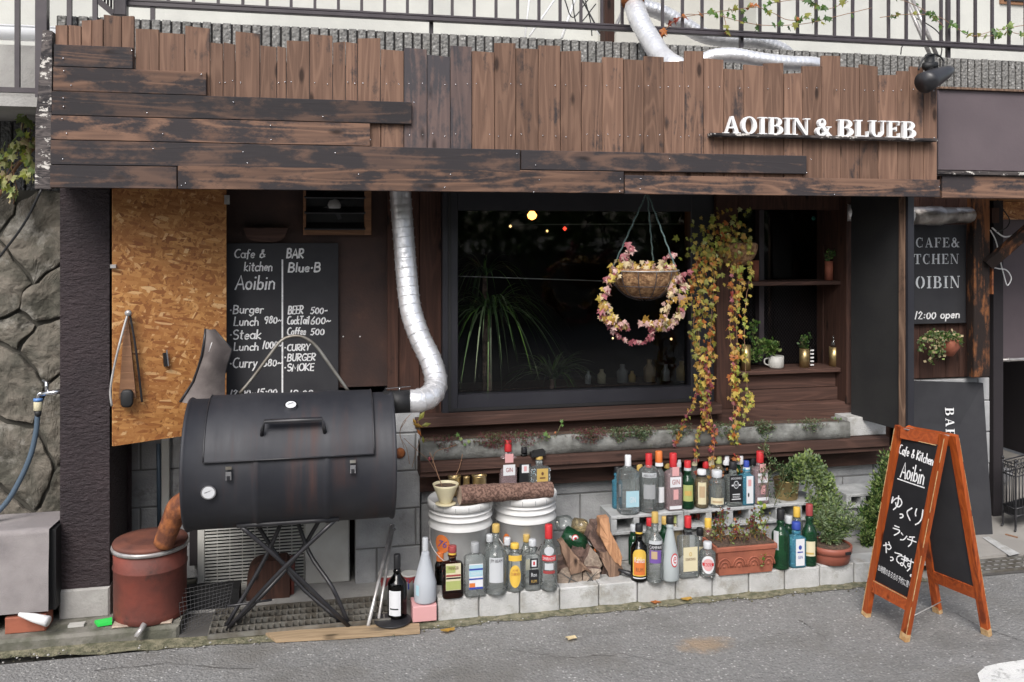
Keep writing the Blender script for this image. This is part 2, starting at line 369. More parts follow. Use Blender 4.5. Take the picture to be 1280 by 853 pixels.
def osb():
    m, n, l, b = newmat('osb'); v = coords(n, l, False); c = None; h = None
    wv = nz(n, l, v, 5, 2); 
    for i, (rz, s) in enumerate(((.25, 1.1), (1.45, 1.0), (-.75, 1.3), (2.1, 1.2), (1.1, 1.6), (-.2, 1.5))):
        mp = mapping(n, l, mapping(n, l, v, (1,1,1), (0, rz, 0)), (15*s, 5*s, 52*s), (0,0,0), (i*3.1, i, i*7.7))
        vo = n.new('ShaderNodeTexVoronoi'); vo.inputs['Scale'].default_value = 1.0; l.new(mp, vo.inputs['Vector'])
        sp = n.new('ShaderNodeSeparateColor'); l.new(vo.outputs['Color'], sp.inputs[0])
        cc = ramp(n, l, sp.outputs[0], [(0, (.24, .085, .024)), (.3, (.38, .16, .045)), (.65, (.45, .21, .065)), (.9, (.56, .28, .09)), (1, (.72, .46, .22))])
        if c is None: c = cc; h = sp.outputs[1]
        else:
            k = ramp(n, l, sp.outputs[1], [(.50, (0,0,0)), (.52, (1,1,1))]); c = mix(n, l, k, c, cc)
            h = math_(n, l, 'ADD', h, k)
    g = nz(n, l, v, 60, 3); c = mix(n, l, ramp(n, l, g, BW(.3, .42)), (.20, .07, .02), c)
    big = ramp(n, l, wv, BW(.35, .7)); c = mix(n, l, math_(n, l, 'MULTIPLY', big, .35), c, (.30, .10, .03), 'MIX')
    l.new(c, b.inputs['Base Color']); b.inputs['Roughness'].default_value = .6; bump(n, l, b, h, .35, .002); return m
OSB = osb()
def stain():
    n = ROAD.node_tree.nodes; l = ROAD.node_tree.links; b = n['Principled BSDF']; src = b.inputs['Base Color'].links[0].from_socket
    v = coords(n, l, False); ge = n.new('ShaderNodeNewGeometry'); p = G(880, 806)
    ds = n.new('ShaderNodeVectorMath'); ds.operation = 'DISTANCE'; l.new(mapping(n, l, ge.outputs['Position'], (.55, 1, 1)), ds.inputs[0]); ds.inputs[1].default_value = (p.x*.55, p.y, 0)
    d = math_(n, l, 'ADD', ds.outputs['Value'], math_(n, l, 'MULTIPLY', nz(n, l, v, 18, 6, .7), .14))
    k = ramp(n, l, d, [(.10, (.55, .55, .55)), (.155, (0, 0, 0))]); c = mix(n, l, k, src, (.36, .235, .12))
    k2 = ramp(n, l, nz(n, l, mapping(n, l, v, (1.2, 3.5, 1)), 1.3, 7, .7), BW(.52, .66)); c = mix(n, l, math_(n, l, 'MULTIPLY', k2, .45), c, (.10, .098, .092))
    l.new(c, b.inputs['Base Color'])
stain()
G_CL = glass('glass_clear', (.965, .98, .975), .55, frost_light=.09, fcol=(.72,.78,.77))  # pale diffuse share in unfrosted glass paints in the brightness of refracted light
G_GY = glass('glass_grey', (.85, .88, .86), .5, frost_light=.16, fcol=(.5,.54,.52))
G_PK = glass('glass_pink', (.90, .76, .77), .5, frost_light=.25, fcol=(.62,.48,.50))
G_BR = glass('glass_brown', (.30, .11, .06), .3)
G_DK = glass('glass_dark', (.10, .10, .07), .3)
G_GN = glass('glass_green', (.16, .42, .22), .35, frost_light=.14, fcol=(.05,.20,.10))
G_BL = glass('glass_blue', (.36, .74, .88), .45, frost_light=.3, fcol=(.14,.42,.56))
G_FR = glass('glass_frosted', (.75, .8, .8), .6, .3, .62, (.55, .60, .61))
G_FW = glass('glass_frosted_white', (.7, .75, .8), .6, .3, .8, (.50, .53, .57))
G_YL = glass('glass_amber', (.80, .70, .50), .5, frost_light=.18, fcol=(.5,.42,.28))
PANE = glass('window_glass', (.80, .84, .84), .9, .035)
C = {k: mat('print_'+k, v, .5, var=.04) for k, v in dict(
    red=(.50, .025, .03), dred=(.30, .05, .05), yel=(.68, .44, .07), black=(.012, .012, .014), white=(.66, .67, .69), silver=(.5, .52, .54),
    orange=(.62, .17, .04), green=(.06, .32, .05), blue=(.03, .06, .32), cream=(.62, .56, .38), purple=(.15, .08, .30), sky=(.36, .55, .62),
    pink=(.62, .33, .33), gold=(.50, .34, .10), brown=(.13, .06, .03), lime=(.36, .40, .14), grey=(.30, .31, .32), tan=(.45, .33, .2)).items()}
LV = {k: leafmat('leaf_'+k, v) for k, v in dict(
    yel=(.62, .47, .10), gold=(.46, .27, .05), olive=(.25, .25, .045), lime=(.36, .40, .06), green=(.10, .20, .035), orng=(.46, .15, .035),
    red=(.33, .05, .035), wine=(.20, .035, .05), pink=(.68, .44, .40), ylime=(.56, .57, .24), rose=(.42, .13, .15), pale=(.74, .60, .36), dark=(.030, .065, .020),
    mid=(.065, .13, .035), sage=(.23, .30, .16), light=(.28, .37, .12), sed=(.13, .06, .05)).items()}

# text through the built-in font, as flat polygons
_TX = {}
def textmesh(s):
    if s in _TX: return _TX[s]
    cu = bpy.data.curves.new('t', 'FONT'); cu.body = s; cu.resolution_u = 2
    o = bpy.data.objects.new('t', cu); COL.objects.link(o); bpy.context.view_layer.update()
    me = o.evaluated_get(bpy.context.evaluated_depsgraph_get()).to_mesh()
    vs = [(v.co.x, v.co.y) for v in me.vertices]; fs = [tuple(p.vertices) for p in me.polygons]
    bpy.data.objects.remove(o); bpy.data.curves.remove(cu)
    x0 = min(v[0] for v in vs); x1 = max(v[0] for v in vs); y0 = min(v[1] for v in vs); y1 = max(v[1] for v in vs)
    vs = [((x-x0)/(x1-x0), (y-y0)/(y1-y0)) for x, y in vs]; _TX[s] = (vs, fs); return _TX[s]
def text_on(mb, s, fn, m, u0=0, u1=1, v0=0, v1=1):   # fn(u,v)->point
    vs, fs = textmesh(s); mb.add([fn(u0+(u1-u0)*x, v0+(v1-v0)*y) for x, y in vs], fs, m)

# single-stroke handwriting
def arc(cx, cy, rx, ry, a0, a1, n=8):
    return [(cx+rx*math.cos(math.radians(a0+(a1-a0)*i/n)), cy+ry*math.sin(math.radians(a0+(a1-a0)*i/n))) for i in range(n+1)]
SF = {
 'A': (.7, [[(0,0),(.34,1),(.68,0)], [(.12,.35),(.56,.35)]]), 'B': (.6, [[(.05,0),(.05,1)], [(.05,1)]+arc(.25,.76,.25,.24,90,-90)+[(.05,.52)], [(.05,.52)]+arc(.28,.26,.28,.26,90,-90)+[(.05,0)]]),
 'C': (.6, [arc(.38,.5,.38,.5,60,300)]), 'E': (.5, [[(.48,1),(.05,1),(.05,0),(.48,0)], [(.05,.52),(.42,.52)]]),
 'G': (.65, [arc(.38,.5,.38,.5,55,350)+[(.4,.42)]]), 'K': (.6, [[(.05,0),(.05,1)], [(.55,1),(.07,.45),(.58,0)]]),
 'L': (.5, [[(.05,1),(.05,0),(.48,0)]]), 'M': (.8, [[(0,0),(.08,1),(.4,.3),(.7,1),(.78,0)]]), 'O': (.7, [arc(.35,.5,.34,.5,90,450,12)]),
 'R': (.6, [[(.05,0),(.05,1)], [(.05,1)]+arc(.27,.75,.26,.25,90,-90)+[(.05,.5),(.55,0)]]), 'S': (.55, [arc(.27,.76,.25,.24,40,250)+arc(.27,.26,.26,.26,80,-140)]),
 'T': (.6, [[(0,1),(.58,1)], [(.29,1),(.28,0)]]),
 'U': (.6, [[(.03,1),(.03,.3)]+arc(.29,.28,.26,.28,180,360)+[(.55,1)]]), 'Y': (.6, [[(0,1),(.3,.5),(.6,1)], [(.3,.5),(.27,0)]]),
 'a': (.5, [arc(.24,.28,.23,.28,30,330), [(.46,.55),(.45,.1),(.52,0)]]), 'b': (.5, [[(.04,1),(.04,0)], arc(.24,.27,.22,.27,170,-170)]),
 'c': (.42, [arc(.26,.28,.25,.28,50,310)]), 'e': (.45, [[(.03,.3),(.42,.32)]+arc(.23,.29,.2,.27,10,320)]),
 'f': (.38, [[(.38,.95),(.22,1),(.16,.8),(.14,-.1)], [(0,.55),(.34,.58)]]), 'g': (.48, [arc(.24,.3,.21,.27,30,330), [(.44,.55),(.44,-.15),(.2,-.32),(.04,-.18)]]),
 'h': (.48, [[(.04,1),(.04,0)], [(.04,.4),(.22,.58),(.4,.45),(.42,0)]]), 'i': (.2, [[(.08,.55),(.08,0)], [(.08,.8),(.09,.86)]]),
 'k': (.48, [[(.04,1),(.04,0)], [(.4,.6),(.06,.28),(.44,0)]]), 'l': (.2, [[(.08,1),(.08,0)]]), 'n': (.48, [[(.04,.55),(.04,0)], [(.04,.4),(.22,.58),(.4,.45),(.42,0)]]),
 'o': (.5, [arc(.24,.28,.22,.28,90,450,10)]), 'p': (.5, [[(.04,.55),(.04,-.35)], arc(.25,.27,.22,.27,170,-170)]), 'r': (.36, [[(.04,.55),(.04,0)], [(.04,.35),(.18,.56),(.34,.52)]]),
 't': (.38, [[(.16,.9),(.15,.1),(.3,0)], [(0,.62),(.34,.64)]]), 'u': (.48, [[(.04,.55),(.05,.12),(.22,0),(.4,.15)], [(.42,.55),(.42,0)]]),
 'y': (.45, [[(.03,.55),(.2,.08)], [(.42,.55),(.2,0),(.02,-.35)]]),
 '&': (.6, [[(.58,.1),(.2,.7),(.22,.92),(.38,.95),(.4,.75),(.06,.35),(.06,.1),(.25,0),(.45,.1),(.58,.4)]]),
 '0': (.5, [arc(.24,.4,.22,.4,90,450,10)]), '1': (.3, [[(.2,.95),(.08,0)]]), '2': (.5, [[(.05,.75),(.2,.95),(.42,.8),(.05,0),(.48,.03)]]),
 '5': (.5, [[(.48,.95),(.12,.92),(.1,.55),(.3,.58),(.44,.3),(.25,.02),(.03,.1)]]), '6': (.5, [[(.38,.95),(.1,.5),(.06,.2)]+arc(.26,.22,.2,.22,180,520,8)]),
 '8': (.5, [arc(.26,.7,.16,.2,-90,270,8), arc(.25,.25,.21,.25,90,450,8)]), '9': (.5, [arc(.26,.68,.2,.22,0,360,8)+[(.44,.4),(.3,0)]]),
 ':': (.22, [[(.1,.5),(.11,.56)], [(.09,.12),(.1,.18)]]), '~': (.5, [[(.03,.3),(.15,.45),(.3,.3),(.47,.42)]]), '-': (.4, [[(.05,.4),(.36,.42)]]),
 '.': (.25, [[(.08,.4),(.13,.45)]]), ' ': (.35, [])}
JP = {
 'ゆ': [[(.15,.2),(.12,.62),(.2,.45),(.45,.2),(.75,.2),(.88,.45),(.7,.7),(.5,.65),(.42,.5)], [(.55,.02),(.6,.5),(.5,.8),(.35,.98)]],
 'っ': [[(.3,.5),(.6,.42),(.75,.6),(.6,.8),(.4,.88)]], 'く': [[(.65,.05),(.3,.45),(.68,.95)]],
 'り': [[(.3,.1),(.27,.35),(.33,.5)], [(.7,.05),(.72,.5),(.6,.8),(.4,.98)]], 'ラ': [[(.25,.12),(.75,.12)], [(.15,.38),(.85,.36),(.75,.65),(.4,.95)]],
 'ン': [[(.15,.2),(.38,.35)], [(.2,.9),(.6,.75),(.88,.3)]], 'チ': [[(.7,.08),(.25,.22)], [(.1,.42),(.9,.4)], [(.52,.18),(.5,.65),(.3,.95)]],
 'や': [[(.1,.5),(.6,.25),(.85,.4),(.7,.6),(.5,.6)], [(.55,.05),(.65,.2)], [(.3,.2),(.5,.95)]], 'て': [[(.1,.2),(.85,.15),(.45,.45),(.45,.8),(.75,.95)]],
 'ま': [[(.15,.2),(.85,.2)], [(.2,.42),(.8,.42)], [(.5,.05),(.5,.75),(.35,.95),(.2,.82),(.4,.72),(.8,.95)]],
 'す': [[(.1,.22),(.9,.2)], [(.55,.03),(.56,.5),(.4,.62),(.35,.45),(.55,.42),(.58,.7),(.4,.97)]], '。': [arc(.3,.75,.15,.15,0,360,8)]}
def ribbon(mb, pts, wd, fn, m):         # pts in the plane in metres -> fn(x,y)
    if len(pts) == 1: return
    L = []; R = []
    for i in range(len(pts)):
        a = pts[max(i-1, 0)]; b = pts[min(i+1, len(pts)-1)]; dx, dy = b[0]-a[0], b[1]-a[1]; q = math.hypot(dx, dy) or 1
        w_ = wd*random.uniform(.85, 1.15)/2; nx, ny = -dy/q*w_, dx/q*w_
        x, y = pts[i]
        if i == 0: x -= dx/q*wd*.3; y -= dy/q*wd*.3
        if i == len(pts)-1: x += dx/q*wd*.3; y += dy/q*wd*.3
        L.append(fn(x+nx, y+ny)); R.append(fn(x-nx, y-ny))
    mb.strip(R, L, m)
def hand(mb, s, fn, W, H, wd, m, jit=.03):   # handwriting in a box W x H (cap height H), fn(x,y)
    tot = 0; items = []
    for ch in s:
        w0, st = SF[ch]; items.append((tot, st)); tot += w0+.12
    tot -= .12; k = W/tot; e = 0
    for x0, st in items:
        dy = random.uniform(-jit, jit)
        for pl in st:
            e += 1
            ribbon(mb, [((x0+x+random.uniform(-jit, jit)*.6)*k, (y+dy+random.uniform(-jit, jit)*.6)*H) for x, y in pl], wd, lambda x, y, q=e: fn(x, y, (q % 7)*.00015), m)

LIPC = mat('mossy_concrete', (.20, .19, .165), .95, col2=(.10, .10, .075), sc=9, bmp=.6, bsc=60)
# serif capitals: pieces R(x0,y0,x1,y1), A(cx,cy,RX,RY,rx,ry,a0,a1), Q(four points); cap height 1
def _R(*a): return ('R', a)
def _A(*a): return ('A', a)
def _Q(*a): return ('Q', a)
SER = {
 'A': (1.0, [_Q((.44,1),(.50,1),(.20,.03),(.12,.03)), _Q((.42,1),(.57,1),(.90,.03),(.67,.03)), _R(.26,.30,.70,.38), _R(0,0,.32,.06), _R(.58,0,1.0,.06)]),
 'B': (.9, [_R(.1,.0,.31,1), _R(0,0,.31,.06), _R(0,.94,.31,1), _R(.31,.94,.46,1), _R(.31,.49,.5,.55), _R(.31,0,.48,.06), _A(.45,.745,.33,.255,.12,.195,-90,90), _A(.48,.27,.38,.275,.15,.21,-90,90)]),
 'C': (.9, [_A(.48,.5,.46,.52,.25,.45,55,305), _R(.74,.66,.80,1.0), _R(.76,.02,.80,.3)]),
 'E': (.85, [_R(.1,0,.31,1), _R(0,0,.12,.06), _R(0,.94,.12,1), _R(.3,.93,.76,1), _R(.3,0,.80,.07), _R(.3,.48,.58,.55), _R(.70,.74,.76,.95), _R(.74,.05,.80,.28), _R(.54,.38,.59,.65)]),
 'F': (.8, [_R(.1,0,.31,1), _R(0,0,.42,.06), _R(0,.94,.12,1), _R(.3,.93,.76,1), _R(.3,.48,.58,.55), _R(.70,.72,.76,.95), _R(.54,.38,.59,.65)]),
 'H': (1.05, [_R(.1,0,.31,1), _R(.72,0,.93,1), _R(0,0,.41,.06), _R(0,.94,.41,1), _R(.62,0,1.03,.06), _R(.62,.94,1.03,1), _R(.3,.47,.73,.54)]),
 'I': (.48, [_R(.13,0,.34,1), _R(0,0,.47,.06), _R(0,.94,.47,1)]),
 'K': (1.0, [_R(.1,0,.31,1), _R(0,0,.41,.06), _R(0,.94,.41,1), _Q((.74,.96),(.82,.96),(.38,.42),(.31,.46)), _Q((.40,.6),(.55,.66),(.97,.04),(.72,.04)), _R(.58,0,1.0,.06), _R(.6,.94,.95,1)]),
 'L': (.82, [_R(.1,0,.31,1), _R(0,0,.12,.06), _R(0,.94,.41,1), _R(.3,0,.76,.07), _R(.70,.05,.77,.34)]),
 'N': (1.08, [_R(.12,0,.18,.97), _R(.85,.03,.91,1), _Q((.08,1),(.31,1),(.91,.0),(.78,.0)), _R(0,0,.31,.06), _R(0,.94,.2,1), _R(.72,.94,1.05,1)]),
 'O': (.98, [_A(.48,.5,.47,.52,.25,.45,-90,90), _A(.48,.5,.47,.52,.25,.45,90,270)]),
 'R': (.98, [_R(.1,0,.31,1), _R(0,0,.41,.06), _R(0,.94,.31,1), _R(.31,.94,.46,1), _R(.31,.47,.5,.53), _A(.45,.735,.34,.265,.13,.2,-90,90), _Q((.40,.5),(.58,.52),(.92,.04),(.70,.04)), _R(.68,0,.97,.06)]),
 'T': (.88, [_R(.33,0,.54,1), _R(.2,0,.67,.06), _R(.02,.93,.85,1), _R(.02,.70,.08,.95), _R(.79,.70,.85,.95)]),
 'U': (1.02, [_R(.1,.32,.31,1), _R(.78,.32,.85,1), _R(0,.94,.41,1), _R(.64,.94,.98,1), _A(.475,.33,.375,.35,.165,.27,180,360)]),
 '&': (1.05, [_A(.40,.76,.24,.26,.10,.19,-60,240), _A(.36,.26,.34,.28,.14,.2,60,350), _Q((.20,.72),(.40,.74),(.95,.05),(.70,.03)), _R(.66,.0,1.0,.06), _Q((.80,.52),(.87,.52),(.72,.16),(.66,.2)), _R(.66,.5,.98,.56)]),
}
def serif(mb, ch, x0, z0, w_, h, y, d, m, stencil=False, fn=None):
    W0, pcs = SER[ch]; kx = w_/W0
    for i, (t, a) in enumerate(pcs):
        yy = y-i*.00025; polys = []
        if t == 'R': polys = [[(a[0],a[1]),(a[2],a[1]),(a[2],a[3]),(a[0],a[3])]]
        elif t == 'Q': polys = [[a[3], a[2], a[1], a[0]]] if a[3][0] < a[2][0] else [list(a)]
        else:
            cx, cy, RX, RY, rx, ry, a0, a1 = a
            if stencil and a1-a0 == 180: a0 += 10; a1 -= 10
            n = 12
            O = arc(cx, cy, RX, RY, a0, a1, n); I = arc(cx, cy, rx, ry, a0, a1, n)
            polys = [[O[k], O[k+1], I[k+1], I[k]] for k in range(n)]
        if stencil and t == 'R' and a[2]-a[0] > .25 and a[3]-a[1] < .1 and i > 2: polys = [[(a[0]+.05,a[1]),(a[2],a[1]),(a[2],a[3]),(a[0]+.05,a[3])]]
        for p in polys:
            ar = sum(p[k][0]*p[(k+1) % 4][1]-p[(k+1) % 4][0]*p[k][1] for k in range(4))
            if ar < 0: p = p[::-1]
            q = [(x0+x*kx, z0+z*h) for x, z in p]
            if fn: mb.add([fn(x, z, i*.0002) for x, z in q], [(0,1,2,3)], m)
            else: mb.prism(q, yy, y+d, m)

# ================================================================ THE SETTING
ROADY = 4.0
g = MB()
xs = [-60, -20, -8] + [-4+i*.5 for i in range(21)] + [8, 12, 25, 60]; ys = [-60, -20, -8, -3, 0, 1, 2, 3, 3.6, 3.97]
for i in range(len(xs)-1):
    for j in range(len(ys)-1):
        g.add([(xs[i], ys[j], 0), (xs[i+1], ys[j], 0), (xs[i+1], ys[j+1], 0), (xs[i], ys[j+1], 0)], [(0,1,2,3)], ROAD)
kind(g.build('road'), 'structure')
g = MB(); g.add([(-300, -300, -.06), (300, -300, -.06), (300, 300, -.06), (-300, 300, -.06)], [(0,1,2,3)], PAVE); kind(g.build('ground'), 'structure')
# crumbling mortar edge between road and kerb
g = MB(); ed = []
for i in range(151):
    x = -1.5+i*.03; ed.append(x)
A = []; B = []
for x in ed:
    base = 3.985+.07*max(0, -x-.05)/1.0 if x < .35 else 3.985
    A.append(Vector((x, base-.055-.035*noise.noise(Vector((x*6, 0, 3)))-.012*random.random(), .004))); B.append(Vector((x, base+.02, .012+.006*noise.noise(Vector((x*12, 5, 3))))))
g.strip(A, B, MOSS); kind(g.build('mortar_edge'), 'structure')
g = MB()
for i in range(420):
    x = random.uniform(-1.3, 2.7); y = 3.93+random.gauss(0, .02)+(.06*max(0, -x)); r = random.uniform(.002, .007)
    if x < -.0: y += .02
    g.lathe((x, y, .003), [(r*.4, 0), (r, r*.5), (r*.5, r)], random.choice([MOSS, MOSS, CONC, STONE]), n=5)
kind(tag(g.build('grit'), 'loose grit and crumbs lying along the road edge', 'grit'), 'stuff')
def crack(pts, wd, name='road_crack'):
    mb = MB(); q = []
    for i in range(len(pts)-1):
        a, b = pts[i], pts[i+1]
        for k in range(8): q.append((a[0]+(b[0]-a[0])*k/8, a[1]+(b[1]-a[1])*k/8))
    L, R_ = [], []
    for x, y in q:
        p = G(x, y, .003); j = Vector((random.uniform(-.008, .008), random.uniform(-.008, .008), 0)); ww = wd*random.uniform(.4, 1.2)
        L.append(p+j+Vector((0, ww/2, 0))); R_.append(p+j-Vector((0, ww/2, 0)))
    mb.strip(R_, L, MORD); kind(mb.build(name), 'structure')
crack([(1193, 766), (1215, 778), (1245, 790), (1290, 805)], .008)
crack([(1000, 775), (1015, 785), (1045, 808)], .008)
crack([(640, 812), (700, 822), (780, 818), (850, 832)], .003)
crack([(120, 838), (210, 829), (330, 838)], .004)
crack([(1208, 815), (1232, 832)], .004)
g = MB()                                # painted mark on the road
o_ = [(1222, 842), (1232, 833), (1250, 829), (1285, 824), (1300, 850), (1290, 862), (1240, 862), (1226, 856)]
q = [G(x+random.uniform(-1, 1), y, .004) for x, y in o_]; g.add(q, [tuple(range(len(q)))[::-1]], ROADM)
kind(g.build('road_marking'), 'structure')
# low concrete lip at the left, behind it a sunken channel
g = MB()
g.box(-2.6, -.62, 4.07, 4.6, -.02, .055, LIPC, .012); kind(g.build('concrete_lip'), 'structure')
g = MB(); g.box(-.62, .3, 4.30, 5.2, -.03, .02, CONC); kind(g.build('yard_slab'), 'structure')
g = MB(); g.add([(-.62, 4.02, .006), (.3, 3.97, .006), (.3, 4.32, .006), (-.62, 4.32, .006)], [(0,1,2,3)], MORD); kind(g.build('drain_channel'), 'structure')

# kerb of small blocks: each one a part
XK0, XK1 = P(547, 749, 3.98).x, P(1110, 700, 3.98).x
kb = thing('kerb', 'low kerb of pale concrete blocks carrying the bottles and planters', 'kerb', ((XK0+XK1)/2, 3.98, 0))
m0 = None; x = XK0; i = 0
while x < XK1+.15:
    wv = .192; mb = MB(); mb.box(x+.0025, x+wv-.0025, 3.98+random.uniform(-.003, .003), 4.10, .0, .108+random.uniform(-.002, .002), KERB, .005, .001)
    mb.build('kerb_block', kb); x += wv; i += 1
XKE = x
mb = MB(); mb.box(XK0+.002, XKE, 4.0, 4.6, -.01, .098, MORT); mb.build('kerb_bed', kb)
mb = MB(); mb.box(XK0+.002, XKE, 4.102, 4.52, .05, .104, CONC, .003); mb.build('kerb_shelf', kb)

# block walls
def blockwall(th, x0, x1, z0, z1, Y, dep=.12, bw=.39, bh=.19, off=.0, m=CBLK):
    mb = MB(); mb.box(x0+.003, x1-.003, Y+.008, Y+dep+.01, z0, z1-.003, MORT); mb.build('mortar', th)
    z = z0; r = 0
    while z < z1-.02:
        x = x0-(off+(bw/2 if r % 2 else 0)) % bw
        while x < x1-.01:
            a, b = max(x, x0), min(x+bw, x1)
            if b-a > .02:
                k = MB(); k.box(a+.004, b-.004, Y+random.uniform(-.002, .002), Y+dep, z+.004, min(z+bh, z1)-.004, m, .004, .001); k.build('concrete_block', th)
            x += bw
        z += bh; r += 1
xw0 = P(443, 600, 4.5).x; xw1 = P(1066, 600, 4.5).x
bwl = thing('block_wall', 'grey concrete block wall under the window ledge behind the bottles', 'wall', ((xw0+xw1)/2, 4.5, 0))
blockwall(bwl, P(526, 0, 4.5).x, P(1105, 0, 4.5).x, 0.0, .76, 4.52, off=.12)
zc = P(480, 515, 4.46).z
bcl = thing('block_pier', 'whitewashed block pier with an orange stained hole beside the black barrel smoker', 'pier', (xw0+.1, 4.46, 0))
blockwall(bcl, xw0, P(526, 0, 4.46).x, .0, zc, 4.46, off=.28)
mb = MB(); pc = P(500, 567, 4.452); mb.lathe(pc, [(.001, -.004), (.020, -.004), (.027, .002), (.028, .02)], RUST, 14, axis='y'); mb.build('stained_hole', bcl)
bl2 = thing('back_block_wall', 'grey block wall with pipes showing under the orange chipboard panel', 'wall', (-1.0, 4.75, 0))
blockwall(bl2, P(150, 0, 4.75).x, P(262, 0, 4.75).x, 0.0, 1.0, 4.75, off=.1)

# ================================================================ SHOP BUILDING
sb = thing('shop_building', 'low brown timber shop front with a large dark window and brown wall boards', 'building', (0, 4.6, 0))
def bp(name, px0, px1, pt, pbm, Y, dep, m, parent=sb, bev=.0, at=None):
    x0, x1, z0, z1 = pb(px0, px1, pt, pbm, Y, at); mb = MB(); mb.box(x0, x1, Y, Y+dep, z0, z1, m, bev); return mb.build(name, parent)
ZS = 2.0                                # soffit level
xL = P(137, 0, 4.25).x; xR = 3.9
def wbx(name, x0, x1, y0, y1, z0, z1, m, par=sb, bev=0):
    mb = MB(); mb.box(x0, x1, y0, y1, z0, z1, m, bev); return mb.build(name, par)
wbx('soffit', xL-.2, 3.05, 4.02, 4.75, ZS, ZS+.04, BRW)
wbx('flat_roof', -1.75, 3.0, 4.02, 4.74, ZS+.30, ZS+.34, CONC)
# left recess: brown sheet wall
x0 = P(262, 0, 4.6).x; x485 = P(484, 0, 4.6).x; x553 = P(553, 0, 4.6).x
wbx('wall_panel', P(140, 0, 4.6).x-.2, x485, 4.6, 4.64, .98, ZS, BRW)
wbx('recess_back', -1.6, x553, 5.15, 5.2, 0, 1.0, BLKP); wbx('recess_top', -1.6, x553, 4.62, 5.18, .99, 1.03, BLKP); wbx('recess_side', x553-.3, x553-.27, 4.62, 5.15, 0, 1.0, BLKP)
wbx('corner_post', x485, P(497, 0, 4.6).x, 4.575, 4.65, .85, ZS, W_BR)
wbx('wall_board', P(497, 0, 4.6).x, P(524, 0, 4.6).x, 4.6, 4.65, .8, ZS, W_BR)
wbx('wall_board', P(524.6, 0, 4.6).x, x553, 4.59, 4.65, .8, ZS, W_BR)
wbx('wall_trim', P(278, 0, 4.59).x, P(284, 0, 4.59).x, 4.575, 4.6, 1.0, ZS, W_BR)
# window with black frame
YWd = 4.53
wa, wb_, wz0, wz1 = pb(553, 893, 243, 520, YWd, 700); wz1 = ZS
wz0 = P(700, 513.5, YWd).z
ga, gb, gz0, gz1 = pb(572, 862, 262, 488, YWd+.02, 716)
gz1 = P(716, 264, YWd+.02).z
win = MB(); win.box(wa, ga, YWd, YWd+.09, wz0, wz1, BLKF, .004); win.box(gb, wb_, YWd, YWd+.09, wz0, wz1, BLKF, .004)
win.box(ga, gb, YWd+.002, YWd+.088, wz0, gz0, BLKF); win.box(ga, gb, YWd+.002, YWd+.088, gz1, wz1, BLKF)
win.box(wa+.03, wa+.045, YWd-.008, YWd, wz0+.02, wz1, BLKP); win.box(wa+.045, wb_-.03, YWd-.007, YWd, wz0+.02, wz0+.035, BLKP)
wf = win.build('window', sb)
mb = MB(); mb.add([(ga, YWd+.05, gz0), (gb, YWd+.05, gz0), (gb, YWd+.05, gz1), (ga, YWd+.05, gz1)], [(0,1,2,3)], PANE); mb.build('pane', wf)
# right bay
YB = 4.60
bxa = P(893, 0, 4.55).x; bxb = P(917, 0, 4.55).x
wbx('window_post', wb_, bxb, 4.50, 4.62, .803, ZS, W_BR)
bxe = P(1052, 0, 4.6).x; bxf = P(1064, 0, 4.5).x
wbx('jamb', bxe-.04, bxf, 4.49, 4.80, .803, ZS, W_BR)
wbx('bay_head', bxb, bxe-.04, 4.56, 4.66, P(980, 262, 4.56).z, ZS, W_BR)
wbx('bay_stud', P(1026, 0, 4.74).x, P(1043, 0, 4.74).x, 4.72, 4.78, .95, ZS, W_BR)
wbx('bay_side_board', P(1043, 0, 4.76).x, bxe, 4.75, 4.79, .95, ZS, W_BR)
szA = P(990, 352, 4.56).z; szB = P(990, 462, 4.56).z
for i, (za, nm) in enumerate(((szA, 'shelf'), (szB, 'shelf'))):
    wbx(nm, bxb, bxe-.04, 4.545, 4.76, za-.022, za, W_BH, bev=.003)
mb = MB(); xq0, xq1 = bxb, P(1026, 0, 4.78).x
pf = wbx('window', P(946, 0, 4.77).x, P(952, 0, 4.77).x, 4.74, 4.79, szB, ZS, STEEL)
pf.data.materials[0] = IRON
mb = MB(); mb.add([(xq0, 4.78, szB), (xq1, 4.78, szB), (xq1, 4.78, ZS), (xq0, 4.78, ZS)], [(0,1,2,3)], PANE); mb.build('pane', pf)
mb = MB()                               # wire in the lower glass
zt = szA-.03
for i in range(-14, 34):
    for s in (1, -1):
        a = xq0+i*.018; z_a = szB
        L_ = zt-szB; b = a+s*L_*.75 if s > 0 else a
        p0 = Vector((a if s > 0 else a+L_*.75, 4.777, szB)); p1 = Vector((a+L_*.75 if s > 0 else a, 4.777, zt))
        def cl(p, q):
            d = q-p; t0, t1 = 0, 1
            if abs(d.x) > 1e-6:
                u, v_ = sorted(((xq0-p.x)/d.x, (xq1-p.x)/d.x)); t0, t1 = max(0, u), min(1, v_)
            return (p+d*t0, p+d*t1) if t1 > t0 else None
        c_ = cl(p0, p1)
        if c_: mb.tube(c_, .0006, IRON, 3, False)
mb.build('wire_mesh', pf)
zz = szB-.022
zq = [P(990, y, 4.5).z for y in (470, 489, 505, 517)]
wbx('siding_board', bxb, bxe-.04, 4.60, 4.62, zq[1], zz, W_BH)
wbx('siding_board', bxb, bxe-.04, 4.58, 4.60, zq[2], zq[1]-.003, W_BH)
wbx('sill', bxb, bxe-.04, 4.50, 4.60, zq[3], zq[2]-.003, W_BH, bev=.003)
wbx('siding_board', wb_+.002, bxf, 4.497, 4.517, .64, .80, W_BH); wbx('siding_board', bxb, bxe-.04, 4.518, 4.60, .78, zq[3]-.003, W_BH)
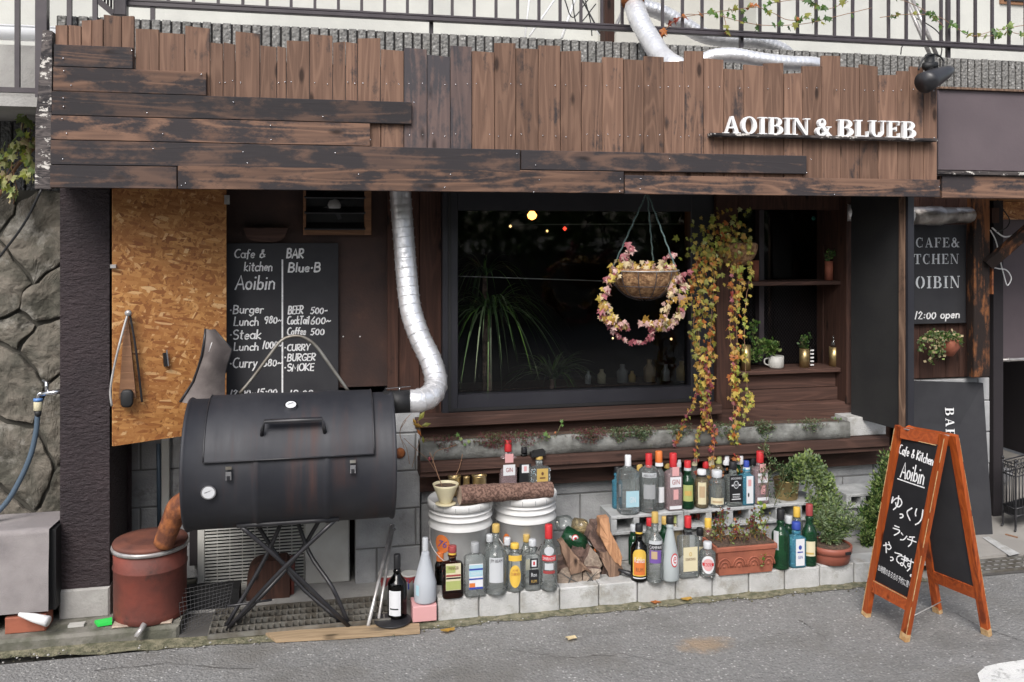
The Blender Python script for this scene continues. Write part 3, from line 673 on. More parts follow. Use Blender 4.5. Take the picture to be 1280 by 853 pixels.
# sill and apron under the big window
za, zb_ = P(700, 514, 4.44).z, P(700, 527, 4.44).z
wbx('sill', P(519, 0, 4.44).x, wb_+.0, 4.43, 4.54, zb_, za-.003, W_BH, bev=.004)
wbx('apron_board', P(519, 0, 4.50).x, wb_, 4.495, 4.517, .64, zb_-.003, W_BH)
# interior
RX1 = P(1052, 0, 4.8).x+.02
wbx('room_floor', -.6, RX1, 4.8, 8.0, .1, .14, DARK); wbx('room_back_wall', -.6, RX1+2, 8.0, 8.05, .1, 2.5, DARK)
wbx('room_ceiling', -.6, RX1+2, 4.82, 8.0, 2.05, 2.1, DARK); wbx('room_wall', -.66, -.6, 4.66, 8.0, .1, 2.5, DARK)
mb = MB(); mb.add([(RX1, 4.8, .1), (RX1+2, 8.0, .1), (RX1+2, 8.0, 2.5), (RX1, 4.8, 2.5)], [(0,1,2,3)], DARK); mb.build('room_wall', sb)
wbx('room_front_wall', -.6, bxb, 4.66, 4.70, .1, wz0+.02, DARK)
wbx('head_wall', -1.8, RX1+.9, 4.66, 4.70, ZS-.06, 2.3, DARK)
# right wing beyond the shutter
yR = 4.62
xa = P(1064, 0, yR).x+.01; xb2 = P(1215, 0, yR).x
nb = 9
for i in range(nb):
    a = xa+(xb2-xa)*i/nb; b = xa+(xb2-xa)*(i+1)/nb
    wbx('wall_board', a+.0015, b-.0015, yR+random.uniform(0, .004), yR+.03, P(1180, 472, yR).z, ZS, W_BR)
wbx('right_backing', xa, xb2+.1, yR+.04, yR+.12, .05, ZS, BRW)
bst = thing('block_end', 'narrow pale block wall end to the right of the black bar board', 'wall', (xb2, 4.5, 0))
blockwall(bst, P(1140, 0, 4.6).x, P(1238, 0, 4.6).x, 0, P(1180, 474, 4.6).z, 4.6, dep=.10, off=.33)
# the right post with its brace
yP = 4.50
rp = thing('timber_post', 'charred orange timber post with a diagonal brace right of the cafe sign', 'post', (P(1225, 0, yP).x, yP, .7))
x0, x1, z0, z1 = pb(1218, 1238, 250, 472, yP); mb = MB(); mb.box(x0, x1, yP, yP+.06, z0, ZS-.002, W_OR, .006); mb.build('post', rp)
mb = MB(); mb.bar(P(1235, 331, yP-.02), P(1304, 236, yP-.02)+Vector((0, -.25, 0)), .062, .04, W_OR, up=(0, 1, 0)); mb.build('brace', rp)
mb = MB(); mb.box(*[P(1240, 0, yP).x, P(1242, 0, yP).x], yP, yP+.05, P(1240, 368, yP).z, P(1240, 330, yP).z, RUST); mb.build('bracket', rp)
# brown panel, dark doorway, OSB soffit to the right
xd0 = P(1236, 0, 4.9).x
wbx('porch_panel', xd0, 4.6, 4.9, 4.95, P(1260, 448, 4.9).z, 2.3, BRPN)
mb = MB(); mb.tube([(xd0, 4.88, P(1260, 450, 4.88).z), (4.6, 4.88, P(1260, 450, 4.88).z)], .011, STEEL, 8); mb.tube([(P(1259,0,4.88).x, 4.88, P(1260, 450, 4.88).z), (P(1261.5,0,4.88).x, 4.88, P(1260, 450, 4.88).z)], .014, STEEL, 8); mb.build('door_rail', sb)
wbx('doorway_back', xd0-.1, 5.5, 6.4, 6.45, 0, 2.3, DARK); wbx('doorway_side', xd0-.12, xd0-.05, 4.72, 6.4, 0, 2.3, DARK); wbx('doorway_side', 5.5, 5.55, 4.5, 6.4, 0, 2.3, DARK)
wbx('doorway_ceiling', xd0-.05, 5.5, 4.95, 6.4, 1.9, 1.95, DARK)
wbx('porch_ceiling', P(1238, 0, 4.5).x+.002, 4.6, 4.06, 4.9, 1.975, 1.992, OSB)
wbx('porch_back_board', P(1238, 0, 4.8).x, 4.6, 4.86, 4.895, 1.86, 1.972, OSB)
wbx('meter_box', P(1240, 0, 4.7).x, P(1249, 0, 4.7).x, 4.7, 4.8, P(1245, 279, 4.7).z, P(1245, 260, 4.7).z, W_BR)
fl = MB(); fl.box(P(1100, 0, 4.4).x, 5.4, 4.15, 6.4, -.01, .012, PAVE); kind(fl.build('entrance_floor'), 'structure')
fl = MB(); a_, b_, c_, d_ = G(1228, 672, .016), G(1236, 671, .016), G(1275, 692, .016), G(1262, 695, .016)
fl.add([a_, d_, c_, b_], [(0,1,2,3)], KERB); kind(fl.build('floor_strip'), 'structure')

# pillar, with concrete foot
yPl = 4.25
pl = thing('pillar', 'rough dark brown pillar on a concrete foot at the left end of the shop', 'pillar', (P(106, 0, yPl).x, yPl, .05))
px0, px1 = P(75, 0, yPl).x, P(137, 0, yPl).x; zf = P(106, 735, yPl).z
mb = MB()
n = 10; nz_ = 50
rows = []
for j in range(nz_+1):
    z = zf+(ZS+.02-zf)*j/nz_
    rows.append([Vector((px0+(px1-px0)*i/n, yPl-.006*abs(noise.noise(Vector((i*1.3, j*1.9, 1)))), z)) for i in range(n+1)])
vs = [p for r in rows for p in r]; fs = [(j*(n+1)+i, j*(n+1)+i+1, (j+1)*(n+1)+i+1, (j+1)*(n+1)+i) for j in range(nz_) for i in range(n)]
mb.add(vs, fs, BRP, True); mb.box(px0, px1, yPl+.0005, yPl+.4, zf, ZS, BRP); mb.build('shaft', pl)
mb = MB(); mb.box(px0-.003, px1+.003, yPl-.012, yPl+.42, .05, zf, CONC, .008); mb.build('foot', pl)
wbx('inner_return', px1+.001, px1+.02, yPl+.36, 4.62, .3, ZS, BRP)

# ================================================================ FASCIA
YV = 3.95; YHh = 3.925
fa = thing('wooden_fascia', 'long jagged-topped fascia of scorched brown planks over the shop front', 'fascia', (P(620, 0, YV).x, YV, 1.9))
tops = [(69,85,32),(85,101.5,32),(101.5,115,25.5),(115,129,25),(129,152,19.5),(152,168,20.5),(169,199,36.7),(199,231,42),(231,262.6,34),(262.6,279,54),(279,294,54.5),(294,325,41),(325,346,58),(346,358,59),
 (358,387,51.5),(387,416,44),(416,432,53),(432,447,53.5),(447,476,48),(476,505,63),(505,534,61),(534,563,70),(563,590,58),(590,618,65),(618,645,54),(645,673,61),(673,701,57),(701,727,64),(727,753,78),(753,780,72),
 (780,805,75),(805,830,71),(830,856,77),(856,880,64),(880,905,74),(905,930,87),(930,955,82),(955,980,79),(980,1003,92),(1003,1027,83),(1027,1051,70),(1051,1075,84),(1075,1098,82),(1098,1122,94),(1122,1138,89),(1138,1155,84),(1155,1171.5,95)]
zlow = P(640, 230, YV).z
for i, (a, b, t) in enumerate(tops):
    x0, x1 = P(a, 0, YV).x, P(b, 0, YV).x; zt = P((a+b)/2, t, YV).z; mb = MB()
    m = W_PD if 505 <= a < 590 else W_PL
    tilt = random.uniform(-.004, .004)
    b_ = .0012; x0 += b_; x1 -= b_; yy = YV+random.uniform(-.0025, .0025)
    ch = .002
    # front face with slight uneven top
    mb.add([(x0+ch, yy, zlow), (x1-ch, yy, zlow), (x1-ch, yy, zt+tilt), (x0+ch, yy, zt-tilt), (x0, yy+ch, zlow), (x1, yy+ch, zlow), (x1, yy+ch, zt+tilt), (x0, yy+ch, zt-tilt),
            (x0, YV+.016, zlow), (x1, YV+.016, zlow), (x1, YV+.016, zt+tilt), (x0, YV+.016, zt-tilt)],
           [(0,1,2,3), (4,0,3,7), (1,5,6,2), (8,4,7,11), (5,9,10,6), (3,2,6,7), (7,6,10,11), (9,8,11,10)], m)
    mb.build('plank', fa)
mb = MB(); mb.box(P(70, 0, YV).x+.02, P(1170, 0, YV).x, YV+.02, YV+.05, 2.02, 2.32, BRW); mb.build('backing_board', fa)
rails = [(67,166,55,83,W_HD,68),(66,258,83,114,W_HL,70),(64,515,113.5,144,W_HD,66),(63,463,144,175,W_HL,66),(63,650.5,175,206,W_HD,66),(651.5,1009,187.5,212.5,W_HD,660),(62,221,206,235,W_HD,66),(222,780,206,236.7,W_HL,230),(781,1175,219,243,W_HL,790)]
for i, (a, b, t, bt, m, ref) in enumerate(rails):
    z1, z0 = P(ref, t, YHh).z, P(ref, bt, YHh).z
    x0, x1 = P(a, 0, YHh).x, P(b, 0, YHh).x
    mb = MB(); yy = YHh+random.uniform(-.002, .002)
    mb.box(x0+.001, x1-.001, yy, YV-.003, z0+.0012, z1-.0012, m, .002, .0006); mb.build('rail_plank', fa)
mb = MB()                               # the weathered end board
zt, zb2 = P(52, 38, YHh).z, P(52, 236, YHh).z
xa_, xb_ = P(42, 0, YHh).x, P(64, 0, YHh).x
zj = P(52, 140, YHh).z
mb.add([(xa_, YHh+.015, zb2), (xb_, YHh+.004, zb2), (xb_, YHh+.004, zj), (xa_+.003, YHh+.015, zj), (xa_, YHh+.06, zb2), (xb_, YHh+.06, zb2), (xb_, YHh+.06, zj), (xa_, YHh+.06, zj)],
       [(0,1,2,3), (4,0,3,7), (1,5,6,2), (3,2,6,7), (1,0,4,5)], W_WT); o = mb.build('end_board', fa); o['label'] = 'weathered grey end board with flaking white paint'
mb = MB(); mb.add([(xa_+.006, YHh+.014, zj+.002), (xb_, YHh+.003, zj+.002), (xb_+.002, YHh+.003, zt), (xa_+.03, YHh+.014, zt+.004), (xa_+.006, YHh+.06, zj+.002), (xb_, YHh+.06, zj+.002), (xb_, YHh+.06, zt), (xa_+.03, YHh+.06, zt)],
       [(0,1,2,3), (4,0,3,7), (1,5,6,2), (3,2,6,7), (1,0,4,5)], W_WT); mb.build('end_board', fa)
mb = MB()
def nail(px, py, Y): mb.lathe(P(px, py, Y), [(.0001, -.002), (.0026, -.0018), (.0028, .002)], CHROME, 6, axis='y')
for (a, b, t) in tops:
    for y_ in (103+(a-300)*.012, 168+(a-300)*.004):
        if y_ < t+6: continue
        if a < 505 and y_ > 120: continue
        for q_ in (.22, .78): 
            if random.random() < .75: nail(a+(b-a)*q_+random.uniform(-1, 1), y_+random.uniform(-2, 2), YV-.002)
for (a, b, t, bt, m, ref) in rails:
    k = max(2, int((b-a)/90))
    for i in range(k):
        for q_ in (.25, .75):
            if random.random() < .6: nail(a+8+(b-a-16)*(i+.1*random.random())/(k-1) if k > 1 else a+9, t+(bt-t)*q_+random.uniform(-3, 3)+((a+(b-a)*i/(k-1))-ref)*.02, YHh-.003)
o = mb.build('nails', fa); kind(o, 'stuff')

# raised letters and their ledge
sg = thing('raised_lettering', 'white serif letters reading AOIBIN & BLUEB standing on a thin wooden ledge', 'shop sign', P(1030, 170, YV-.05))
la = [('A',905,926),('O',927,947),('I',949,958.8),('B',961,980),('I',980.8,990),('N',991,1013.5),('&',1020,1041),('B',1048,1068),('L',1069.5,1087),('U',1087.5,1108.5),('E',1109.5,1126),('B',1127.5,1146)]
YLt = YV-.035
zt0, zb0 = P(915, 145.5, YLt).z, P(915, 167, YLt).z
for ch, a, b in la:
    mb = MB(); x0, x1 = P(a, 0, YLt).x, P(b, 0, YLt).x
    serif(mb, ch, x0, zb0+.0005, (x1-x0), zt0-zb0, YLt, .022, WPAINT); mb.build('letter', sg)
mb = MB(); mb.box(P(890, 0, YLt-.02).x, P(1173, 0, YLt-.02).x, YLt-.02, YV-.004, zb0-.016, zb0-.001, W_WT, .003); mb.build('ledge', sg)

# spotlight at the top right
yS = YV-.06
spt = thing('spotlight', 'black bullet spotlight clamped to the top right corner of the fascia', 'lamp', P(1160, 90, yS))
a_ = P(1191, 86, yS+.02); b_ = P(1155, 104, yS-.05); d = (b_-a_)
mb = MB(); pr = [(0, .008), (.08, .022), (.25, .034), (.5, .043), (.8, .050), (1.0, .053)]
mb.tube([a_+d*t for t, r in pr], [r for t, r in pr], BLKM, 20); mb.build('shade', spt)
mb = MB(); mb.tube([P(1162, 90, yS), P(1162, 70, yS+.03)], .024, BLKP, 12); mb.tube([P(1155, 83, yS), P(1170, 82, yS)], .02, BLKP, 10); mb.build('swivel', spt)
mb = MB(); mb.tube(cr([P(1148, 88, yS), P(1152, 77, yS), P(1160, 69, yS), P(1172, 69, yS), P(1179, 76, yS), P(1178, 84, yS)]), .0045, CABLE, 6); mb.build('cable', spt)
mb = MB(); mb.tube([P(1162, 72, yS+.05), P(1162, 100, yS+.05)], .014, BLKP, 8); mb.build('clamp', spt)

# right-hand annex board
yA = 4.10
an = thing('annex_hoarding', 'plain brown painted board over a plank at the right edge beside the fascia', 'hoarding', (P(1230, 0, yA).x, yA, 1.9))
x0 = P(1173, 0, yA).x; z0, z1 = P(1230, 213.5, yA).z, P(1230, 114, yA).z
mb = MB(); mb.box(x0, 4.6, yA, yA+.03, z0, z1, BRPN, .002); mb.build('board', an)
mb = MB(); mb.box(x0-.004, 4.6, yA-.02, yA+.05, z1+.001, z1+.012, W_RL); mb.build('top_trim', an)
mb = MB(); mb.box(P(1172.5, 0, yA-.05).x, 4.6, yA-.05, yA+.02, P(1230, 219, yA-.05).z, P(1230, 214.5, yA-.05).z, W_WT, .002); mb.build('drip_strip', an)
mb = MB(); mb.box(P(1178, 0, yA-.03).x, 4.6, yA-.03, yA+.03, P(1230, 248, yA-.03).z, P(1230, 220.5, yA-.03).z, W_HL, .003); mb.build('plank', an)

# ================================================================ UPPER TERRACE
YG = 4.78; XA0, XA1 = P(70, 0, YG).x, 5.0
zgt = P(640, 46, YG).z; zgb = P(1220, 113, YG).z
cw = thing('ribbed_parapet', 'speckled aggregate parapet with narrow vertical ribs above the fascia', 'parapet', ((XA0+XA1)/2, YG, zgb))
mb = MB(); mb.box(XA0, XA1, YG+.012, YG+.2, 1.98, zgt-.003, GROOVE); mb.build('core', cw)
pitch = .0495; n = int((XA1-XA0)/pitch); 
prot = []
for k in range(4):
    mb = MB(); mb.box(-.0195, .0195, 0, .03, 0, zgt-zgb+.0+random.uniform(-.003, .002), AGG, .004, .002); o = mb.build('rib', cw, (0, 0, 0)); prot.append(o)
for i in range(n):
    loc = Vector((XA0+.025+i*pitch, YG+random.uniform(-.002, .002), zgb))
    if i < 4: o = prot[i]; o.location = loc-WL[cw.name]
    else: inst(random.choice(prot), loc, cw)
# lower parapet at far left
Y2 = 4.55; xq = P(45, 0, Y2).x
lp = thing('low_ribbed_parapet', 'dark ribbed parapet behind the yellow ivy at the far left', 'parapet', (xq-.3, Y2, 1.95))
z0, z1 = P(20, 240, Y2).z, P(20, 139, Y2).z
mb = MB(); mb.box(-3.2, xq+.2, Y2+.012, Y2+.2, z0-.05, z1, GROOVE); mb.build('core', lp)
for i in range(36):
    mb = MB(); x = xq+.15-i*.056; mb.box(x-.024, x+.024, Y2, Y2+.03, z0-.05, z1+.004, AGGD, .004); mb.build('rib', lp)
# terrace ground, house wall
g = MB(); g.box(-6, 8, 4.98, 9, 2.3, zgt-.12, CONC); kind(g.build('terrace'), 'structure')
hs_ = thing('house', 'cream rendered house wall standing behind the black railing', 'house', (0, 7.2, zgt-.12))
wbx('wall', -7, -1.2, 7.2, 7.4, 1.2, 7.5, RENDER, hs_); wbx('wall', -1.2, 2.55, 7.2, 7.4, zgt-.1, 7.5, RENDER, hs_)
wbx('wall', 3.55, 9, 6.8, 7.4, zgt-.1, 7.5, RENDER, hs_)
wbx('wall', 2.55, 3.55, 7.05, 7.4, zgt-.1, 7.5, RENDB, hs_)
wbx('pilaster', P(752, 0, 7.1).x, P(790, 0, 7.1).x, 7.1, 7.2, zgt-.1, 7.5, RENDB, hs_)
wbx('plinth', 2.3, 3.6, 6.75, 7.05, zgt-.1, P(1000, 48, 6.75).z, RENDB, hs_)
wfm = wbx('window', P(1250, 0, 6.79).x, 6.6, 6.78, 6.8, P(1260, 5.5, 6.79).z, P(1260, -60, 6.79).z, W_FR, hs_)
mb = MB(); mb.box(P(1256, 0, 6.77).x, 6.5, 6.77, 6.785, P(1260, 1.0, 6.77).z, P(1260, -50, 6.77).z, BLKP); mb.build('pane', wfm)
# white pipes far left
pp = thing('white_drainpipes', 'pair of horizontal white pipes on the house wall at far left', 'pipes', (P(30, 0, 5.6).x, 5.6, 2.7))
for y_, r in ((43, 8.5), (75, 9)):
    mb = MB(); p = P(30, y_, 5.6); mb.tube([(-4, 5.6, p.z), (P(78, 0, 5.6).x, 5.6, p.z)], r/scl(30, 5.6), WHITE, 14); mb.build('pipe', pp)
mb = MB(); mb.tube([(-4, 5.62, P(30, 32, 5.6).z), (P(85, 0, 5.6).x, 5.62, P(30, 32, 5.6).z)], .008, WHITE, 8); mb.build('pipe', pp)
# railing
YR = 4.95
rl = thing('black_railing', 'black iron railing with thin upright bars along the terrace above the fascia', 'railing', (1, YR, 2.8))
zr = P(900, 37, YR).z; zr2 = P(900, 44.5, YR).z; xr0 = P(157, 0, YR).x
mb = MB(); mb.box(xr0, 5.2, YR-.02, YR+.02, zr2-.004, zr2+.018, IRON, .003); mb.build('bottom_rail', rl)
mb = MB(); mb.box(xr0, 5.2, YR-.012, YR+.012, zr2+.022, zr2+.034, IRON, .002); mb.build('bottom_rail', rl)
mb = MB(); mb.box(xr0, 5.2, YR-.025, YR+.025, zr+.92, zr+.96, IRON, .003); mb.build('top_rail', rl)
base = None
xb0 = P(182.5, 0, YR).x; k = 0
sp = (P(1261, 0, YR).x-P(620, 0, YR).x)/27
xx = P(620, 0, YR).x
while xx > xr0+.05: xx -= sp
while xx < 5.1:
    if base is None:
        mb = MB(); mb.box(-.008, .008, -.008, .008, 0, .90, IRON); base = mb.build('bar', rl, (0, 0, 0)); base.location = Vector((xx, YR, zr2+.033))-WL[rl.name]
    else: inst(base, (xx, YR, zr2+.033), rl)
    xx += sp
for px in (191, 540, 930, 1190):
    mb = MB(); x = P(px, 0, YR).x; mb.box(x-.011, x+.011, YR+.026, YR+.05, zgt-.01, zr+.93, IRON) if px > 191 else mb.box(x-.011, x+.011, YR-.012, YR+.012, zgt-.05, zr2-.004, IRON)
    mb.build('post', rl)
# left gate and stair rail
lr = thing('left_railing', 'black railing section lower down beside the white pipes at far left', 'railing', (P(20, 0, 4.75).x, 4.75, 2.4))
Yl = 4.75; zz = P(20, 113, Yl).z
mb = MB(); mb.box(-3.3, P(48, 0, Yl).x, Yl-.015, Yl+.015, zz-.012, zz+.012, IRON); mb.build('bottom_rail', lr)
mb = MB(); mb.box(-3.3, P(128, 0, Yl).x, Yl-.02, Yl+.02, zz+1.0, zz+1.03, IRON); mb.build('top_rail', lr)
for px, w2, z0_ in ((22, .011, zz), (53, .026, zz-.05), (87, .011, zz+.1), (119, .011, zz+.1), (-12, .011, zz)):
    mb = MB(); x = P(px, 0, Yl).x; mb.box(x-w2/1, x+w2/1, Yl-w2, Yl+w2, z0_, zz+1.0, IRON); mb.build('bar', lr)
gt = thing('railing_gate', 'thick black gate post with a slanting rail at the top left', 'gate', P(150, 20, 4.9))
mb = MB(); x = P(150, 0, 4.9).x; mb.box(x-.03, x+.03, 4.9, 4.96, P(150, 19, 4.9).z, 3.6, IRON, .004); mb.build('post', gt)
mb = MB(); mb.bar(P(143, 18, 4.93), P(100, -18, 4.93), .03, .04, IRON, up=(0, 1, 0)); mb.build('slanting_rail', gt)
for px in (131, 135, 139, 143):
    mb = MB(); mb.tube([P(px, 14-(143-px)*.9, 4.93), P(px, -40, 4.93)], .006, IRON, 6); mb.build('bar', gt)
# cables and thin posts behind the railing
dp = thing('drying_poles', 'thin white and grey poles leaning on the terrace behind the railing', 'poles', P(680, 40, 6))
for a, b, r, m in (((656, 48), (665, -30), .006, WHITE), ((662, 45), (700, -10), .007, WHITE), ((702, 48), (722, -10), .009, WHITE), ((750, 42), (725, -5), .006, CABLE), ((765, 45), (784, 0), .012, STEEL), ((755, 50), (738, 28), .006, WHITE)):
    mb = MB(); mb.tube([P(*a, 5.6), P(*b, 5.8)], r, m, 6); mb.build('pole', dp)
mb = MB(); mb.box(P(756, 0, 5.5).x, P(768, 0, 5.5).x, 5.5, 5.6, P(760, 52, 5.5).z, 3.6, W_BR); tag(mb.build('terrace_post'), 'grey brown wooden post behind the railing beside the white duct', 'post')
cl = MB()
for a, b, c_ in (((706, 0), (716, 22), (735, 0)), ((715, -5), (722, 30), (745, 5)), ((730, -5), (738, 26), (740, 45))):
    cl.tube(cr([P(*a, 5.4), P(*b, 5.4), P(*c_, 5.4)]), .004, CABLE, 5)
tag(cl.build('loose_cable'), 'tangle of thin black cables hanging behind the railing', 'cable')
pc = thing('conduit_pipes', 'two slanting grey conduit pipes behind the railing above the spotlight', 'pipes', P(1145, 30, 5.3))
for a, b in (((1124, -20), (1165, 75)), ((1132, -20), (1172, 72))):
    mb = MB(); mb.tube([P(*a, 5.25), P(*b, 5.05)], .013, STEEL, 8); mb.build('pipe', pc)
mb = MB(); mb.tube(cr([P(1126, 68, 4.9), P(1128, 58, 5), P(1138, 52, 5), P(1170, 52, 5.), P(1177, 60, 5), P(1176, 70, 4.9)]), .004, CABLE, 5); mb.tube(cr([P(1140, 20, 5.2), P(1172, 40, 5.2), P(1186, 72, 5.0)]), .004, CABLE, 5); mb.build('cable', pc)

# silver ducts above
def duct(mb, pts, r, m, rib=.022, n=16, sub=10, crink=.05, ridge=.10):
    path = cr(pts, sub); d = [0]
    for i in range(1, len(path)): d.append(d[-1]+(path[i]-path[i-1]).length)
    # resample evenly
    L = d[-1]; N = int(L/(rib/3)); out = []; rs = []; j = 0
    for k in range(N+1):
        t = L*k/N
        while j < len(d)-2 and d[j+1] < t: j += 1
        q = (t-d[j])/max(1e-6, d[j+1]-d[j]); out.append(path[j].lerp(path[j+1], q))
        rs.append(r*(1+(ridge if k % 3 == 0 else 0)*.5+crink*noise.noise(Vector((t*9, r*50, 0)))))
    mb.tube(out, rs, m, n)
    return out
d1 = thing('upper_duct', 'white wrapped flexible duct bending down behind the fascia from an orange collar', 'duct', P(810, 40, 4.6))
mb = MB(); duct(mb, [P(790, -40, 5.05), P(792, 0, 4.86), P(799, 25, 4.72), P(812, 48, 4.6), P(826, 70, 4.45), P(845, 84, 4.3), P(875, 92, 4.3)], .056, FOIL, .03); mb.build('hose', d1)
mb = MB(); mb.tube([P(791, -12, 4.86), P(791, 3, 4.80)], .066, RUST, 16); o = mb.build('collar', d1)
d2 = thing('rear_duct', 'silver foil duct sloping down behind the railing near the top centre', 'duct', P(880, 40, 5.2))
mb = MB(); duct(mb, [P(800, 8, 5.15), P(822, 14, 5.15), P(850, 28, 5.15), P(878, 44, 5.15), P(910, 50, 5.15), P(945, 52, 5.15), P(975, 62, 5.15), P(990, 75, 5.15)], .048, FOIL, .03); mb.build('hose', d2)
d3 = thing('roof_duct', 'foil duct lying along the top edge of the fascia with a dark underside', 'duct', P(950, 75, 4.15))
mb = MB(); duct(mb, [P(868, 90, 4.2), P(885, 73, 4.15), P(915, 69, 4.1), P(950, 75, 4.08), P(985, 79, 4.08), P(1020, 81, 4.1), P(1034, 92, 4.2)], .037, FOIL, .028); mb.build('hose', d3)

# retaining wall of big rocks, far left
YSn = 4.42
rw = thing('stone_retaining_wall', 'mossy retaining wall of large irregular stones at the left edge', 'stone wall', (-1.9, YSn, 0))
xs0, xs1 = -3.2, P(76, 0, yPl+.1).x+.05
mb = MB(); mb.box(xs0, xs1, YSn+.05, YSn+.5, 0, 1.97, STONJ); mb.build('backfill', rw)
def rock(poly, dep, seed):
    n = len(poly); cx = sum(p[0] for p in poly)/n; cz = sum(p[1] for p in poly)/n
    mb = MB(); rings = []; K = 7; R = 60
    bd = []
    for i in range(n):
        a, b = poly[i], poly[(i+1) % n]; m_ = R//n+1
        for k in range(m_): bd.append((a[0]+(b[0]-a[0])*k/m_, a[1]+(b[1]-a[1])*k/m_))
    R = len(bd)
    def pt(x, z, f):
        nn = noise.fractal(Vector((x*7, z*7, seed)), 1.0, 2.0, 6)*.026
        return Vector((x, YSn+.04-dep*f-nn*min(1, f*1.6), z))
    for j, s in enumerate((1.0, .992, .975, .92, .86, .78, .7, .6, .5, .4, .3, .2, .1)):
        f = (.15, .65, .85, .95, 1, 1.0, 1.0, 1, 1, 1, 1, 1, 1)[j]
        rings.append([pt(cx+(x-cx)*s, cz+(z-cz)*s, f) for x, z in bd])
    vs = [p for r in rings for p in r]+[pt(cx, cz, 1.05)]
    fs = [(j*R+i, j*R+(i+1) % R, (j+1)*R+(i+1) % R, (j+1)*R+i) for j in range(len(rings)-1) for i in range(R)]
    fs += [((len(rings)-1)*R+i, (len(rings)-1)*R+(i+1) % R, len(vs)-1) for i in range(R)]
    mb.add(vs, fs, STONE, False); return mb.build('stone', rw)
def q2(l):
    o = []
    for i in range(len(l)):
        a, b = l[i], l[(i+1) % len(l)]
        if (a[0], a[1]) > (b[0], b[1]): seq = [(a[0]+(b[0]-a[0])*(1-k/5), a[1]+(b[1]-a[1])*(1-k/5)) for k in range(5, 0, -1)]
        else: seq = [(a[0]+(b[0]-a[0])*k/5, a[1]+(b[1]-a[1])*k/5) for k in range(5)]
        for x, y in seq:
            x += 6*noise.noise(Vector((x*.05, y*.05, 0))); y += 6*noise.noise(Vector((x*.05, y*.05, 9))); p = P(x, y, YSn); o.append((p.x, p.z))
    return o
S_ = [[(82,242),(82,318),(40,352),(-3,300),(18,258),(50,238)], [(82,324),(82,395),(44,404),(22,385),(38,357)], [(36,354),(20,384),(-6,400),(-60,380),(-58,300),(-5,303)], [(82,400),(82,465),(58,478),(24,440),(44,410)],
      [(19,389),(40,408),(20,438),(-10,425),(-6,404)], [(-12,430),(20,443),(55,482),(40,530),(-4,520),(-50,470)], [(82,470),(82,560),(70,585),(44,535),(60,482)], [(40,538),(66,590),(40,640),(-10,600),(-4,526)],
      [(82,570),(82,665),(42,645),(69,594)], [(38,645),(82,672),(82,760),(-10,760),(-12,608)], [(-60,240),(12,240),(14,256),(-8,298),(-60,296)], [(-60,475),(-8,524),(-14,602),(-60,640)], [(-60,645),(-16,612),(-14,760),(-60,760)], [(-60,386),(-12,404),(-16,428),(-60,462)]]
for i, s in enumerate(S_):
    pol = q2(s[::-1] if sum(s[k][0]*s[(k+1) % len(s)][1]-s[(k+1) % len(s)][0]*s[k][1] for k in range(len(s))) > 0 else s)
    cx = sum(p[0] for p in pol)/len(pol); cz = sum(p[1] for p in pol)/len(pol)
    pol = [(cx+(x-cx)*1.012, cz+(z-cz)*1.012) for x, z in pol]
    rock(pol, random.uniform(.012, .03), i)

# unseen bank and trees added behind the viewer to darken the window's mirrored view
g = MB(); g.box(-14, 14, -7.5, -7.0, 0, 1.4, STONE); kind(g.build('far_road_bank'), 'structure')
g = MB(); rr = random.Random(3)
for i in range(22000):
    x = rr.uniform(-13, 13); z = 1.0+3.5*rr.random()**.75; y = -7.6+rr.uniform(-.8, .8)+.3*math.sin(x*2)
    a = rr.uniform(.08, .17); u = Vector((rr.uniform(-1,1), rr.uniform(-1,1), rr.uniform(-1,1))).normalized()*a; v_ = u.orthogonal().normalized()*a*.6
    c_ = Vector((x, y, z)); g.add([c_-u, c_+v_, c_+u, c_-v_], [(0,1,2,3)], LV['mid'] if rr.random() < .6 else LV['green'] if rr.random() < .6 else LV['light'])
kind(tag(g.build('hedge'), 'unseen dark hedge added across the road for the window to mirror', 'hedge'), 'stuff')
# ================================================================ LEFT BAY OBJECTS
# chipboard door panel, slightly swung
ow = thing('chipboard_panel', 'orange chipboard panel hinged beside the dark pillar', 'panel', P(143, 400, 4.22))
A0, A1 = P(141, 236, 4.20), P(143, 558, 4.20); B1 = P(283, 540, 4.44); B0 = B1.copy(); B0.z = A0.z
A0.z = B0.z = ZS-.01; A1.x = A0.x; B0.x = B1.x
zb_ = A1.z; B1.z = zb_
nrm = (B1-A1).cross(Vector((0, 0, 1))).normalized()*.012
mb = MB(); mb.add([A1, B1, B0, A0, A1-nrm, B1-nrm, B0-nrm, A0-nrm], [(0,1,2,3), (7,6,5,4), (0,4,5,1), (1,5,6,2), (2,6,7,3), (3,7,4,0)], OSB); mb.build('board', ow)
def onb(u, px_y, off=.012):             # u along the board 0..1, py height
    p = A1.lerp(B1, u); px = 143+140*u
    z = P(px, px_y, p.y).z; return Vector((p.x, p.y, z))+Vector((nrm.x, nrm.y, 0)).normalized()*off
for u, y_ in ((0.0, 333), (1.0, 250)):
    mb = MB(); c_ = onb(u, y_, .008); mb.obox(c_, (.012, 0, 0), (0, .008, 0), (0, 0, .022 if u else .008), STEEL); mb.build('hinge', ow)
tg = thing('metal_tongs', 'long metal tongs with a black end hanging on the chipboard panel', 'tongs', onb(.12, 390, .03))
mb = MB(); mb.tube(cr([onb(.11, 390, .03), onb(.06, 415, .035), onb(0, 450, .04), onb(-.04, 485, .04), onb(-.03, 506, .04)]), .005, STEEL, 8); mb.build('arm', tg)
mb = MB(); mb.tube(cr([onb(.12, 390, .03), onb(.17, 430, .025), onb(.21, 475, .02), onb(.23, 502, .02)]), .005, BLKM, 8); mb.build('arm', tg)
